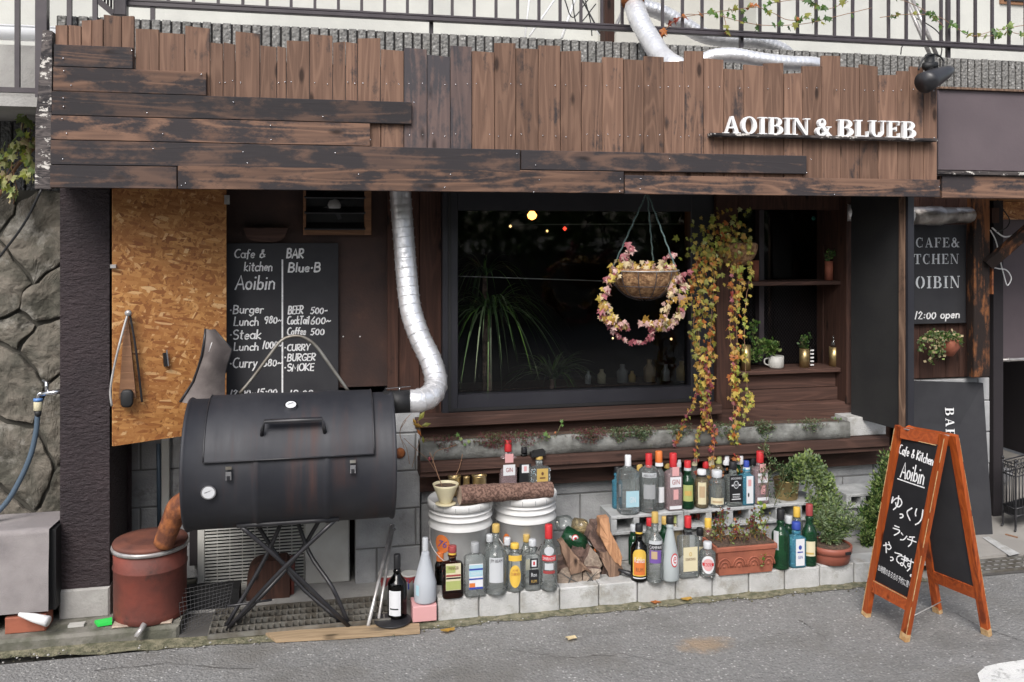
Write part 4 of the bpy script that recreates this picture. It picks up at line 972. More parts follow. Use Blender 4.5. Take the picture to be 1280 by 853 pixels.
mb = MB(); mb.lathe(onb(.11, 391, .03), [(.002, -.01), (.014, -.008), (.014, .008), (.002, .01)], STEEL, 12, axis='y'); mb.build('pivot', tg)
bs = thing('basting_brush', 'wooden handled brush with a black head hanging inside the tongs', 'brush', onb(.1, 440, .02))
mb = MB(); p0, p1 = onb(.10, 398, .018), onb(.11, 500, .018)
mb.add([p0+Vector((-.008,0,0)), p0+Vector((.008,0,0)), p1+Vector((.036,0,.01)), p1+Vector((-.036,0,.01)), p0+Vector((-.008,.012,0)), p0+Vector((.008,.012,0)), p1+Vector((.036,.012,.01)), p1+Vector((-.036,.012,.01))], [(0,3,2,1),(0,4,7,3),(1,2,6,5),(3,7,6,2),(0,1,5,4)], W_FR); mb.build('handle', bs)
mb = MB(); c_ = onb(.10, 497, .03); mb.lathe(c_, [(.020, -.012), (.026, -.008), (.026, .008)], BLKP, 16, ex=4, axis='y', sy=1.5); mb.build('head', bs)
hk = thing('small_hook', 'small steel hook with a black grip screwed into the chipboard', 'hook', onb(.44, 445, .015))
mb = MB(); mb.bar(onb(.44, 437, .02), onb(.455, 457, .02), .006, .006, CHROME); mb.build('shank', hk); mb = MB(); mb.bar(onb(.425, 441, .014), onb(.435, 458, .014), .013, .012, BLKP); mb.build('grip', hk)
# pipes behind
pv = thing('grey_conduits', 'two upright pale pipes on the block wall behind the drum', 'pipes', P(202, 600, 4.7))
mb = MB(); mb.tube([P(198, 555, 4.72), P(199, 660, 4.72)], .010, HOSE, 10); mb.build('pipe', pv); mb = MB(); mb.box(P(202, 0, 4.72).x, P(212, 0, 4.72).x, 4.71, 4.74, .2, 1.0, AC, .003); mb.build('pipe', pv)
# menu board
YM = 4.57
mn = thing('menu_board', 'black menu board with handwritten white cafe and bar prices', 'menu board', P(353, 497, YM))
x0, x1, z0, z1 = pb(283, 423, 304, 510, YM); mb = MB(); mb.box(x0, x1, YM, 4.598, z0, z1, BLK, .002); mb.build('board', mn)
sM = scl(353, YM)
def chalk(s, a, b, t, bt, wd=.0075, par=mn, Y=YM, m=CHALK, sl=.0):
    mb = MB(); p = P(a, bt, Y); W = P(b, bt, Y).x-p.x; H = (bt-t)/scl((a+b)/2, Y)
    hand(mb, s, lambda x, y, e: Vector((p.x+x+y*.12, Y-.0012-e, p.z+y+x*sl)), W, H, wd, m); o = mb.build('lettering', par); return o
for a in [('Cafe &',293,331,312,322.5),('kitchen',305,340,328,339),('Aoibin',294,343,345,362),('Burger',291,329,382,392),('Lunch',292,323,397,407.5),('980~',330,352,395,404.5),('Steak',291,326,413,424.5),
          ('Lunch',292,323,429,438.5),('1000~',328,352,426,436),('Curry',291,321,448,460),('880~',328,352,449,458),('12:00~15:00',287,346,487.5,496),('BAR',358,379,311.5,322.5),('Blue.B',360,400,329,340),
          ('BEER',360,378.5,383,392.5),('500-',388,409,384,392.5),('CockTail',359,386,396,405.5),('600~',388,413,396,405.5),('Coffee',359,382,410,419),('500',388,405,410.5,419),('CURRY',359,387,431,438.5),
          ('BURGER',359,394,443,451.5),('SMOKE',359,392,455.5,464),('19:00',361,391,487.5,496)]: chalk(*a, wd=.0085 if a[0] in ('Aoibin','BAR','Blue.B') else .0065)
mb = MB(); mb.box(P(352, 0, YM).x, P(354, 0, YM).x, YM-.0022, YM-.001, P(353, 500, YM).z, P(353, 324.5, YM).z, CHALK)
for x_, y_ in ((288.5,388),(288.5,419),(288.5,455),(356.5,435),(356.5,447),(356.5,460)): mb.lathe(P(x_, y_, YM-.002), [(.0045, -.0005), (.0045, .001)], CHALK, 8, axis='y')
mb.build('ruled_line', mn)
sh = MB(); x0, x1, z0, z1 = pb(303, 360, 285, 303, 4.5); c_ = []
for i in range(9): c_.append((x0+(x1-x0)*(.08+.84*i/8) , z0+.0+(z1-z0)*.35*abs(1-2*i/8)**4))
sh.prism([(x1, z1), (x0, z1)]+c_, 4.545, 4.597, W_BH); tag(sh.build('wall_bracket'), 'small brown curved wooden bracket above the menu board', 'bracket')
sc = MB(); x, z = P(284, 251, 4.56).x, P(284, 251, 4.56).z
mb = MB(); [mb.lathe(P(px, py, 4.598), [(.003, -.002), (.004, .002)], WHITE, 8, axis='y') for px, py in ((429, 421), (450, 421), (388, 500))]
kind(mb.build('screws', sb), 'stuff')
# louvred vent
vt = thing('louvred_vent', 'dark louvred fan vent in a light wood frame under the fascia', 'vent', P(421, 294, 4.56))
x0, x1, z0, z1 = pb(379, 464, 236, 294, 4.56); z1 = ZS-.003; f_ = .02
for a, b, c_, d_ in ((x0, x0+.014, z0, z1), (x1-.035, x1, z0, z1), (x0+.014, x1-.035, z0, z0+.026)):
    mb = MB(); mb.box(a, b, 4.545, 4.598, c_, d_, W_FR, .002); mb.build('frame', vt)
mb = MB(); mb.box(x0+.014, x1-.035, 4.59, 4.598, z0+.026, z1, BLKP); mb.build('backing', vt)
mb = MB(); c_ = P(418, 257, 4.575); mb.lathe(c_, [(.03, -.004), (.034, 0), (.034, .004)], STEEL, 20, axis='y'); [mb.bar(c_+Vector((.03*math.cos(a), -.002, .03*math.sin(a))), c_+Vector((.075*math.cos(a), .004, .075*math.sin(a))), .02, .003, BLKM, up=(0,1,0)) for a in (.4, 1.9, 3.5, 5.1)]; mb.build('fan', vt)
for y_ in (244, 263, 283):
    mb = MB(); zc_ = P(420, y_, 4.56).z; mb.obox(((x0+x1)/2-.012, 4.562, zc_), ((x1-x0)/2-.018, 0, 0), (0, .026, .016), (0, -.0015, .003), BLKM); mb.build('louvre', vt)

# barrel smoker --------------------------------------------------------
YD = 4.02; pa, pb_ = P(226, 582, YD-.24), P(494.5, 567, YD-.20); zc_ = .772; R = .277
sm = thing('barrel_smoker', 'black oil drum smoker with lid, handle and gauges on crossed legs', 'smoker', ((pa.x+pb_.x)/2, YD, zc_-R))
xa_, xb_ = pa.x, pb_.x; L = xb_-xa_
pr = [(R-.02, .0), (R+.004, .0), (R+.007, .006), (R+.004, .014), (R-.001, .02)]
def bead(t): return [(R-.001, t-.02), (R+.003, t-.012), (R+.007, t), (R+.003, t+.012), (R-.001, t+.02)]
pr += bead(L*.34)+bead(L*.67)+[(R-.001, L-.02), (R+.004, L-.014), (R+.007, L-.006), (R+.004, L), (R-.02, L)]
mb = MB(); mb.lathe((xa_, YD, zc_), pr, DRUM, 72, axis='x'); mb.build('barrel', sm)
def cyl(x, deg, r): a = math.radians(deg); return Vector((x, YD-r*math.cos(a), zc_+r*math.sin(a)))
lx0, lx1 = P(257, 530, YD-.2).x, P(466.5, 520, YD-.2).x
g0, g1 = 14, 100; N = 16; mb = MB()
xs_ = [lx0+(lx1-lx0)*k/12 for k in range(13)]
rr_ = R+.012
vs = []; fs = []
for i in range(N+1):
    for x in xs_: vs.append(cyl(x, g0+(g1-g0)*i/N, rr_+(.004 if any(abs((x-xa_)/L-t) < .04 for t in (.34, .67)) else 0)))
W_ = len(xs_)
for i in range(N):
    for k in range(W_-1): fs.append((i*W_+k, i*W_+k+1, (i+1)*W_+k+1, (i+1)*W_+k))
mb.add(vs, fs, DRUM, True)
for x in (lx0, lx1):
    mb.strip([cyl(x, g0+(g1-g0)*i/N, R) for i in range(N+1)], [cyl(x, g0+(g1-g0)*i/N, rr_) for i in range(N+1)], DRUM)
mb.strip([cyl(x, g0, R) for x in (lx0, lx1)], [cyl(x, g0, rr_) for x in (lx0, lx1)], DRUM)
ld = mb.build('lid', sm)
mb = MB(); mb.tube([cyl(lx0, g0, rr_+.001), cyl(lx1, g0, rr_+.001)], .0035, BLKM, 6)
for x in (lx0, lx1): mb.tube([cyl(x, g0+(g1-g0)*i/N, rr_+.001) for i in range(N+1)], .003, BLKM, 6)
mb.build('lid_edge', ld)
# handle on the lid
ha, hb = P(327, 0, YD-.25).x, P(406, 0, YD-.25).x
mb = MB(); mb.tube([cyl(ha, 34, rr_), cyl(ha+.004, 36, rr_+.035), cyl(ha+.012, 41, rr_+.048), cyl(hb-.012, 41, rr_+.048), cyl(hb-.004, 36, rr_+.035), cyl(hb, 34, rr_)], .0085, BLKM, 10); mb.build('handle', ld)
mb = MB(); mb.strip([cyl(ha+.012, 41, rr_+.048), cyl(hb-.012, 41, rr_+.048)], [cyl(ha+.012, 45, rr_+.03), cyl(hb-.012, 45, rr_+.03)], DRUM); mb.build('handle_guard', ld)
def gauge(x, deg, r, rad, par):
    c_ = cyl(x, deg, r); a = math.radians(deg); nn = Vector((0, -math.cos(a), math.sin(a)))
    mb = MB(); mb.tube([c_, c_+nn*.012], rad, CHROME, 20, smooth=False); o = mb.build('gauge', par)
    if WL[par.name] and par.parent: pass
    k = MB(); k.tube([c_+nn*.0122, c_+nn*.0132], rad*.82, C['white'], 20, smooth=False); k.tube([c_+nn*.0138-Vector((rad*.5, 0, 0)), c_+nn*.0138+Vector((rad*.4, 0, rad*.3))], .0012, C['black'], 4); k.build('dial', par)
gauge(P(364, 500, YD-.1).x, 62, rr_, .027, sm); gauge(P(261, 603, YD-.27).x, -10, R, .030, sm)
for px, dg in ((286, 6), (441, 6)):
    x = P(px, 0, YD-.28).x; mb = MB()
    mb.obox(cyl(x, 3, R+.012), (.011, 0, 0), (0, .007, 0), (0, 0, .017), CHROME); mb.obox(cyl(x, 1.5, R+.020), (.007, 0, 0), (0, .004, 0), (0, 0, .009), BLKM); mb.bar(cyl(x-.012, 9, R+.014), cyl(x+.012, 9, R+.014), .006, .012, GRATE); mb.build('latch', sm)
arch = [(300, 492), (318, 470), (338, 443), (352, 426), (366, 420.5), (380, 422), (395, 433), (412, 456), (436, 490)]
mb = MB(); mb.tube(cr([P(x, y, YD+.12) for x, y in arch]), .0075, GRATE, 8); mb.build('arch_handle', sm)
# exhaust stub with damper
ez = P(505, 502, YD).z
mb = MB(); mb.tube([(xb_-.04, YD, ez), (P(515, 0, YD).x, YD, ez)], .052, BLKP, 24); mb.build('exhaust_stub', sm)
mb = MB(); mb.tube([(P(499, 0, YD).x, YD-.01, ez+.045), (P(499, 0, YD).x, YD-.01, ez+.068)], .003, CHROME, 6); mb.bar((P(482, 0, YD).x, YD-.01, ez+.064), (P(513, 0, YD).x, YD-.01, ez+.070), .012, .003, CHROME); mb.build('damper_key', sm)
fd = thing('flexible_duct', 'shiny ribbed silver duct rising from the smoker to the fascia', 'duct', P(515, 502, YD))
mb = MB(); path = [Vector((P(513, 0, YD).x, YD, ez)), Vector((P(524, 0, YD).x, YD, ez+.002)), P(539, 494, YD+.04), P(545, 478, YD+.10), P(539, 452, YD+.16), P(524, 420, YD+.22), P(513, 385, YD+.26), P(508, 340, YD+.30), P(504, 290, YD+.33), P(501, 250, YD+.35), P(500, 225, YD+.35)]
duct(mb, path, .052, FOIL, .036, 20, 12, .03, .05); mb.build('hose', fd)
pts = cr(path, 12); mb = MB(); d_ = 0; last = pts[0]
for i in range(3, len(pts)-1):
    d_ += (pts[i]-last).length; last = pts[i]
    if d_ > .042:
        d_ = 0; t = (pts[i+1]-pts[i-1]).normalized(); u = t.orthogonal().normalized(); v_ = t.cross(u)
        mb.tube([pts[i]+(u*math.cos(a)+v_*math.sin(a))*.0555 for a in [2*PI*k/18 for k in range(19)]], .0013, WIREM, 4, False)
kind(mb.build('wire_rings', fd), 'stuff')
# stand
st = thing('folding_stand', 'folding stand of thin dark steel tubes crossed under the smoker', 'stand', ((xa_+xb_)/2, YD, 0))
def tubeg(pts, r=.0095, name='leg'):
    mb = MB(); mb.tube(cr([Vector(p) for p in pts], 4), r, BLKM, 8); mb.build(name, st)
F1, F2 = 3.86, 4.17
def gz(px, py, z=.012): return G(px, py, z)
zt_ = zc_-R
ll = gz(284, 787, .02); lr_ = gz(436, 783, .02)
def top(px, Y): return Vector((P(px, 0, Y).x, Y, zc_-math.sqrt(max(.001, R*R-(Y-YD)**2))-.005))
tubeg([top(300, F1), P(355, 705, 3.9), lr_]); tubeg([top(420, F1), P(350, 715, 3.9), ll])
tubeg([top(364, F2), P(386, 690, F2-.05), P(415, 734, F2-.15), lr_+Vector((0, .02, 0))]); tubeg([top(362, F2), P(332, 697, F2-.06), ll+Vector((-.01, .02, 0))])
tubeg([top(414, F2), P(375, 690, F2-.02), P(330, 742, F2-.1), ll+Vector((.02, .05, 0))]); tubeg([top(306, F2), P(366, 722, F2-.05), lr_+Vector((-.03, .05, 0))])
tubeg([P(284, 758, 4.0), P(340, 750, 4.0)], .005, 'brace')
for F_ in (F1, F2): tubeg([top(296, F_), top(424, F_)], .011, 'rail')
# rusty spout and red can ------------------------------------------------
cp = G(181, 782, .055); cp.y += .13; sC = scl(181, cp.y); rC = 44.5/sC; hC = P(181, 672, cp.y).z-.055
sp_ = thing('rusty_spout', 'orange rusty pipe elbow between the smoker and the red can', 'pipe', (xa_, YD, zc_))
mb = MB(); mb.tube(cr([Vector((xa_+.01, YD+.03, zc_-.165)), Vector((xa_-.05, YD+.04, zc_-.20)), Vector((xa_-.085, YD+.06, zc_-.27)), Vector((xa_-.12, YD+.08, hC+.062))]), [.058, .058, .057, .056, .055, .054, .053, .052, .05, .048, .047, .047, .046, .046, .046, .045, .045, .044, .044][:19], RUST, 16); mb.build('elbow', sp_)
rc = thing('red_can', 'rusted red steel can with a lid standing under the smoker spout', 'can', (cp.x, cp.y, .055))
mb = MB(); hh = hC
mb.lathe((cp.x, cp.y, .055), [(rC*.90, 0), (rC*.97, .006), (rC*.955, .03), (rC*.96, .04), (rC*.965, hh*.64), (rC*.99, hh*.655), (rC*.99, hh*.67), (rC*.965, hh*.69), (rC*.97, hh*.88)], REDC, 40); mb.build('body', rc)
mb = MB(); mb.lathe((cp.x, cp.y, .055), [(rC*.97, hh*.88), (rC*1.02, hh*.885), (rC*1.03, hh*.915), (rC*1.02, hh*.93), (rC*.98, hh*.935)], STEEL, 40); mb.build('band', rc)
mb = MB(); mb.lathe((cp.x, cp.y, .055), [(rC*.98, hh*.93), (rC*1.0, hh*.96), (rC*.97, hh*.985), (rC*.8, hh*.985), (rC*.72, hh*1.005), (rC*.6, hh*1.0)], LIDC, 40); mb.build('lid', rc)
mb = MB(); mb.box(cp.x-.15, cp.x+.12, cp.y-.13, cp.y+.13, .055, .068, CONC, .01); 
mb = MB(); mb.box(P(140, 0, 4.1).x, P(215, 0, 4.1).x, 4.09, 4.25, .0555, .066, W_END, .004); tag(mb.build('flat_stone'), 'flat weathered slab under the front edge of the red can', 'slab')
mb = MB(); mb.tube([G(170, 797, .04), G(181, 780, .08)], .012, STEEL, 10); tag(mb.build('pipe_offcut'), 'short steel pipe offcut lying below the red can', 'pipe')
# air conditioner --------------------------------------------------------
YAc = 4.50
ac = thing('air_conditioner', 'dusty cream outdoor air conditioner unit behind the folding stand', 'air conditioner', P(340, 735, YAc))
x0, x1 = P(247, 0, YAc).x, P(437, 0, YAc).x; z0, z1 = P(340, 735, YAc).z, P(340, 640, YAc).z+.06
xg = P(380, 0, YAc).x
mb = MB(); mb.box(xg+.003, x1, YAc, YAc+.26, z0, z1, AC, .006); mb.build('side_casing', ac)
mb = MB(); mb.box(x0, xg, YAc+.04, YAc+.26, z0, z1, AC); mb.box(x0, x0+.03, YAc, YAc+.04, z0, z1, AC); mb.box(x0+.03, xg, YAc, YAc+.04, z1-.03, z1, AC); mb.box(x0+.03, xg, YAc, YAc+.04, z0, z0+.03, AC); mb.build('casing', ac)
mb = MB(); mb.lathe(((x0+xg)/2, YAc+.034, (z0+z1)/2), [(.17, 0), (.17, .004)], BLKP, 40, axis='y'); mb.box(x0+.031, xg-.002, YAc+.036, YAc+.0395, z0+.031, z1-.031, BLKP); mb.build('fan_opening', ac)
nS = 24
sl = None
for i in range(nS):
    z = z0+.035+(z1-z0-.07)*i/(nS-1); mb = MB(); mb.box(x0+.031, xg-.001, YAc+.004, YAc+.012, z-.0035, z+.0035, AC); mb.build('slat', ac)
mb = MB()
for i in range(9):
    x = x0+.03+(xg-x0-.03)*i/8; mb.box(x-.0022, x+.0022, YAc+.013, YAc+.02, z0+.031, z1-.031, AC)
mb.build('grille_bars', ac)
for px in (274, 404):
    mb = MB(); p = P(px, 742, YAc); w2 = .045
    mb.add([(p.x-w2*1.3, YAc+.02, .02), (p.x+w2*1.3, YAc+.02, .02), (p.x+w2*.8, YAc+.05, z0-.002), (p.x-w2*.8, YAc+.05, z0-.002), (p.x-w2*1.3, YAc+.25, .02), (p.x+w2*1.3, YAc+.25, .02), (p.x+w2*.8, YAc+.22, z0-.002), (p.x-w2*.8, YAc+.22, z0-.002)], [(0,1,2,3),(5,4,7,6),(4,0,3,7),(1,5,6,2),(3,2,6,7)], CONC)
    tag(mb.build('concrete_foot'), 'tapered concrete foot under the %s end of the air conditioner' % ('grille' if px < 300 else 'plain panel'), 'foot')
# brown dome shaped cover in front of the unit
bt = thing('brown_cover', 'dark brown rounded metal cover standing in front of the air conditioner', 'cover', G(335, 765, .02))
mb = MB(); Yc = 4.36; c0 = P(309, 765, Yc); c1 = P(362, 760, Yc); zt2 = P(335, 702, Yc).z
poly = [(c1.x, .02), (c1.x, zt2-.02), (c1.x-.015, zt2)]+[(c0.x+.07-.07*math.sin(a), zt2-.07+.07*math.cos(a)) for a in [PI/2*k/6 for k in range(7)]]+[(c0.x-.005, .02)]
mb.prism(poly[::-1] if 0 else poly, Yc, Yc+.1, W_BR)
vs_ = None; mb.build('body', bt)
mb = MB(); mb.tube([P(366, 695, 4.4), P(364, 765, 4.4)], .012, REDC, 8); tag(mb.build('red_pipe'), 'thin rusty red pipe upright beside the brown cover', 'pipe')
# wire mesh basket, left of stand
wm = thing('wire_mesh_basket', 'bent black wire mesh basket between the red can and the stand', 'basket', G(250, 790, .02))
mb = MB(); q = [P(222, 738, 4.2), P(292, 725, 4.2), P(284, 768, 4.1), P(228, 793, 4.05)]
for i in range(15):
    t = i/14; mb.tube([q[0].lerp(q[1], t), q[3].lerp(q[2], t)], .0012, BLKM, 4, False)
for i in range(11):
    t = i/10; mb.tube([q[0].lerp(q[3], t), q[1].lerp(q[2], t)], .0012, BLKM, 4, False)
mb.build('mesh', wm)
mb = MB(); mb.box(P(226, 0, 4.35).x, P(300, 0, 4.35).x, 4.3, 4.42, .021, .10, BLKP); tag(mb.build('dark_box'), 'low black box on the ground behind the wire mesh basket', 'box')
# steel drain grating
dg = thing('drain_grating', 'rusty steel drain grating on the ground under the smoker', 'grating', G(365, 775, 0))
gxa, gxb = G(262, 790, .02).x, G(488, 775, .02).x
for i in range(5):
    y = 4.0+.065*i; mb = MB(); mb.box(gxa+.0, gxb, y-.004, y+.004, .012, .034, GRATE); mb.build('long_bar', dg)
nb_ = 30
for i in range(nb_):
    x = gxa+(gxb-gxa)*i/(nb_-1); mb = MB(); mb.box(x-.003, x+.003, 4.005, 4.255, .014, .030, GRATE); mb.build('cross_bar', dg)
# plywood offcut in front
mb = MB(); a = G(330, 792, .02); pts_ = [G(330, 790, .02), G(345, 799, .02), G(440, 794, .02), G(525, 788, .02), G(524, 779, .02), G(470, 781, .02), G(400, 786, .02)]
vs = pts_+[p-Vector((0, 0, .016)) for p in pts_]; n_ = len(pts_); mb.add(vs, [tuple(range(n_))]+[(k, n_+k, n_+(k+1) % n_, (k+1) % n_) for k in range(n_)], W_YL); tag(mb.build('plywood_offcut'), 'splintered yellowish plywood strip lying before the drain grating', 'plywood')
# poles leaning
for i, (a, b, r, lb) in enumerate((((490, 657), (460, 783), .0085, 'shiny steel pole leaning on the pier, left one of two'), ((491, 662), (473, 776), .007, 'thinner steel pole leaning on the pier, right one of two'))):
    mb = MB(); p0 = P(a[0], a[1], 4.43); p1 = G(b[0], b[1], .02); mb.tube([p0, p1], r, STEEL, 10); mb.tube([p0+Vector((-.012, 0, .006)), p0+Vector((.012, 0, -.002))], .006, CHROME, 8)
    tag(mb.build('steel_pole'), lb, 'pole', 'steel poles leaning on the block pier')
# worn sheet behind the drum
ws = MB(); Y_ = YD+.16
bd = [(225, 503), (241, 478), (252, 445), (257, 411), (262, 409), (275, 418), (290, 437), (283, 455), (281, 478), (280, 510)]
lf = [(225, 503), (232, 492), (241, 478), (247, 462), (252, 445), (255, 428), (257, 411)]
rt = [(281, 508), (281, 494), (281, 478), (282, 466), (284, 455), (290, 437), (268, 412)]
A_ = [P(x, y, Y_+.02*math.sin(i)) for i, (x, y) in enumerate(lf)]; B_ = [P(x, y, Y_+.05) for x, y in rt]
vs = []; K = 8
for i in range(7):
    for k in range(K+1):
        t = k/K; p = A_[i].lerp(B_[i], t); p.y -= .03*math.sin(PI*t)+.01*noise.noise(p*9); vs.append(p)
fs = [(i*(K+1)+k, i*(K+1)+k+1, (i+1)*(K+1)+k+1, (i+1)*(K+1)+k) for i in range(6) for k in range(K)]
b0 = len(vs); fs2 = [tuple(b0+j for j in f[::-1]) for f in fs]
ws.add(vs+[v+Vector((0, .008, 0)) for v in vs], fs+fs2, LEATH, True); ws.tube(A_, .006, BLKM, 6); ws.tube(B_[3:], .004, BLKM, 6)
ws.tube([P(265, 428, Y_-.05), P(261, 440, Y_-.05)], .0015, WHITE, 4); tag(ws.build('worn_panel'), 'worn grey curved sheet standing upright behind the smoker barrel', 'sheet')

# tap, hose and covered box at far left -----------------------------------
tp = thing('garden_tap', 'chrome wall tap with a blue hose connector beside the pillar', 'tap', P(60, 492, 4.28))
Yt = 4.28
mb = MB(); mb.tube([P(77, 489, Yt), P(66, 491, Yt), P(52, 493, Yt)], .011, CHROME, 12); mb.tube(cr([P(54, 492, Yt), P(49, 493, Yt), P(47.5, 499, Yt)]), .009, CHROME, 10); mb.build('spout', tp)
mb = MB(); mb.tube([P(58.5, 491, Yt), P(58, 477, Yt)], .008, CHROME, 10); mb.bar(P(53, 475, Yt), P(60, 479, Yt), .012, .008, CHROME); mb.build('handle', tp)
mb = MB(); p = P(47.5, 508, Yt); mb.lathe((p.x, p.y, p.z-.02), [(.014, 0), (.018, .004), (.018, .038), (.016, .042)], C['cream'], 16); mb.lathe((p.x, p.y, p.z+.023), [(.019, 0), (.019, .012)], BLUEP, 16); mb.lathe((p.x, p.y, p.z-.045), [(.012, 0), (.016, .024)], BLKP, 16); mb.build('connector', tp)
mb = MB(); mb.tube(cr([P(47, 518, Yt), P(45, 540, Yt), P(38, 570, Yt), (P(24, 602, Yt)), P(5, 632, Yt), P(-30, 665, Yt)]), .0115, HOSE, 10); tag(mb.build('garden_hose'), 'blue grey hose hanging from the tap down the stone wall', 'hose')
cb = thing('covered_box', 'box under a draped grey cloth at the lower left corner', 'box', (P(20, 700, 4.18).x, 4.18, .055))
xq0, xq1 = -2.6, P(62, 0, 4.15).x; zt_ = P(30, 650, 4.3).z; zb_ = P(30, 768, 4.12).z
mb = MB(); mb.box(xq0, xq1+.02, 4.17, 4.38, .13, zt_-.01, BLKP); mb.build('box', cb)
mb = MB(); N1, N2 = 30, 24; vs = []
for i in range(N1+1):
    x = xq0+(xq1-xq0)*i/N1
    for j in range(N2+1):
        t = j/N2
        if t < .25: y = 4.40-(4.40-4.14)*t/.25; z = zt_+.004*noise.noise(Vector((x*4, y*6, 0)))
        else: y = 4.14-.012*(t-.25)+.006*noise.noise(Vector((x*3, t*3, 4))); z = zt_-(zt_-zb_)*(t-.25)/.75
        if i == N1 and t > .25: x2 = x+.004*math.sin(t*20)
        vs.append((x+.02*(0 if t > .25 else (1-t/.25))*(i == N1), y, z))
mb.add(vs, [(i*(N2+1)+j, i*(N2+1)+j+1, (i+1)*(N2+1)+j+1, (i+1)*(N2+1)+j) for i in range(N1) for j in range(N2)], CLOTH, True); mb.build('cloth', cb)
mb = MB()
for i in range(8):
    x = P(64, 0, 4.14).x-.02-i*.215; mb.box(x-.205, x, 4.13, 4.24, .055, .125, TERR, .004) if i else mb.box(x-.16, x, 4.13, 4.24, .055, .125, TERR, .004)
mb.build('brick_base', cb)
mb = MB(); p0, p1 = P(24, 768, 4.10), P(60, 777, 4.05); p0.z = max(p0.z, .08); mb.tube([p0, p0.lerp(p1, .5), p1], [.008, .018, .022], WHITE, 14); tag(mb.build('white_pipe_end'), 'white tapered plastic pipe end by the covered box', 'pipe')
mb = MB(); a, b, c_, d_ = G(118, 779, .062), G(140, 775, .066), G(140, 781, .062), G(122, 784, .058)
mb.add([a, b, c_, d_]+[v+Vector((0, 0, .012)) for v in (a, b, c_, d_)], [(3,2,1,0),(4,5,6,7),(0,1,5,4),(1,2,6,5),(2,3,7,6),(3,0,4,7)], GREENP); tag(mb.build('green_scrap'), 'bright green plastic scrap at the foot of the pillar', 'scrap')
mb = MB(); mb.bar(G(86, 782, .06), G(106, 780, .062), .03, .01, AC); tag(mb.build('white_scrap'), 'flattened pale scrap lying before the pillar foot', 'scrap')
mb = MB(); mb.tube(cr([P(52, 237, 4.2), P(30, 280, 4.25), P(-4, 326, 4.3)]), .006, CABLE, 6); tag(mb.build('black_cable'), 'black cable slanting from the fascia across the stone wall', 'cable')

# ================================================================ KERB-SIDE CONTAINERS
def bucket(px, top_y, lbl, Y=4.26):
    X = P(px, 0, Y).x; r = .152; zt = P(px, top_y, Y).z; z0 = .105; h = zt-z0
    th = thing('white_bucket', lbl, 'bucket', (X, Y, z0), 'white plastic buckets on the kerb shelf')
    pr = [(r*.86, 0), (r*.87, .004), (r*.965, h*.66), (r*1.03, h*.665), (r*1.035, h*.675), (r*.985, h*.71), (r*.985, h*.775), (r*1.03, h*.78), (r*1.03, h*.795), (r*.985, h*.80), (r*.985, h*.85), (r*1.02, h*.855), (r*1.02, h*.87), (r*.99, h*.875), (r*.99, h*.90)]
    mb = MB(); mb.lathe((X, Y, z0), pr, BUCK, 56); mb.build('body', th)
    mb = MB(); mb.lathe((X, Y, z0), [(r*.99, h*.90), (r*1.05, h*.905), (r*1.055, h*.985), (r*1.03, h*1.0), (r*.98, h*1.0), (r*.96, h*.975), (r*.5, h*.97), (.001, h*.972)], BUCK, 56, cap=False)
    for k in range(16):
        a = 2*PI*k/16+.1; mb.obox((X+r*1.055*math.cos(a), Y+r*1.055*math.sin(a), z0+h*.945), (.0012*math.sin(a), -.0012*math.cos(a), 0), (.001*math.cos(a), .001*math.sin(a), 0), (0, 0, h*.03), C['grey'])
    mb.build('lid', th)
    mb = MB(); mb.tube(cr([Vector((X-r*1.0, Y-.02, z0+h*.72)), Vector((X-r*1.02, Y-.1, z0+h*.5)), Vector((X-r*.6, Y-r*1.02, z0+h*.32)), Vector((X+r*.1, Y-r*1.08, z0+h*.28))], 6), .002, STEEL, 5); mb.build('wire_handle', th)
    return th, X, Y, z0, h, r
def curved(X, Y, r0, ang0, z0):         # map (x,z) in metres round a cylinder of radius r0; x measured along the surface
    def fn(x, z, e=0): a = ang0+x/r0; return Vector((X+(r0+.0012+e)*math.sin(a), Y-(r0+.0012+e)*math.cos(a), z0+z))
    return fn
def disc_on(mb, fn, cx, cz, rx, rz, m, e=0, n=28):
    O = [fn(cx+rx*math.cos(2*PI*k/n), cz+rz*math.sin(2*PI*k/n), e) for k in range(n)]
    Ic = [fn(cx+rx*.5*math.cos(2*PI*k/n), cz+rz*.5*math.sin(2*PI*k/n), e) for k in range(n)]
    mb.add(O+Ic+[fn(cx, cz, e)], [(k, (k+1) % n, n+(k+1) % n, n+k) for k in range(n)]+[(n+k, n+(k+1) % n, 2*n) for k in range(n)], m)
b1, X, Y, z0, h, r = bucket(575.5, 621, 'white lidded bucket with an orange 76 badge, left of the two')
fn = curved(X, Y, r*.95, -.80, z0); mb = MB(); zz_ = P(550, 683, Y-.13).z-z0
disc_on(mb, fn, 0, zz_, .042, .043, C['orange']); text_on(mb, '76', lambda u, v: fn(-.026+.050*u+.012*v, zz_-.016+.032*v, .0012), C['blue']); mb.build('badge', b1)
b2, X, Y, z0, h, r = bucket(656, 613, 'white lidded bucket with black script lettering, right of the two', 4.30)
fn = curved(X, Y, r*.95, -.15, z0); mb = MB(); zz_ = P(650, 690, Y-.13).z-z0
text_on(mb, 'Radni', lambda u, v: fn(-.09+.15*u+.02*v, zz_-.012+.05*u*.3+.032*v, .0008), C['black']); disc_on(mb, fn, -.105, zz_+.045, .022, .035, C['orange'], .0004); disc_on(mb, fn, -.105, zz_+.045, .012, .02, C['dred'], .0012); mb.build('badge', b2)
ZBT = P(575.5, 621, 4.26).z
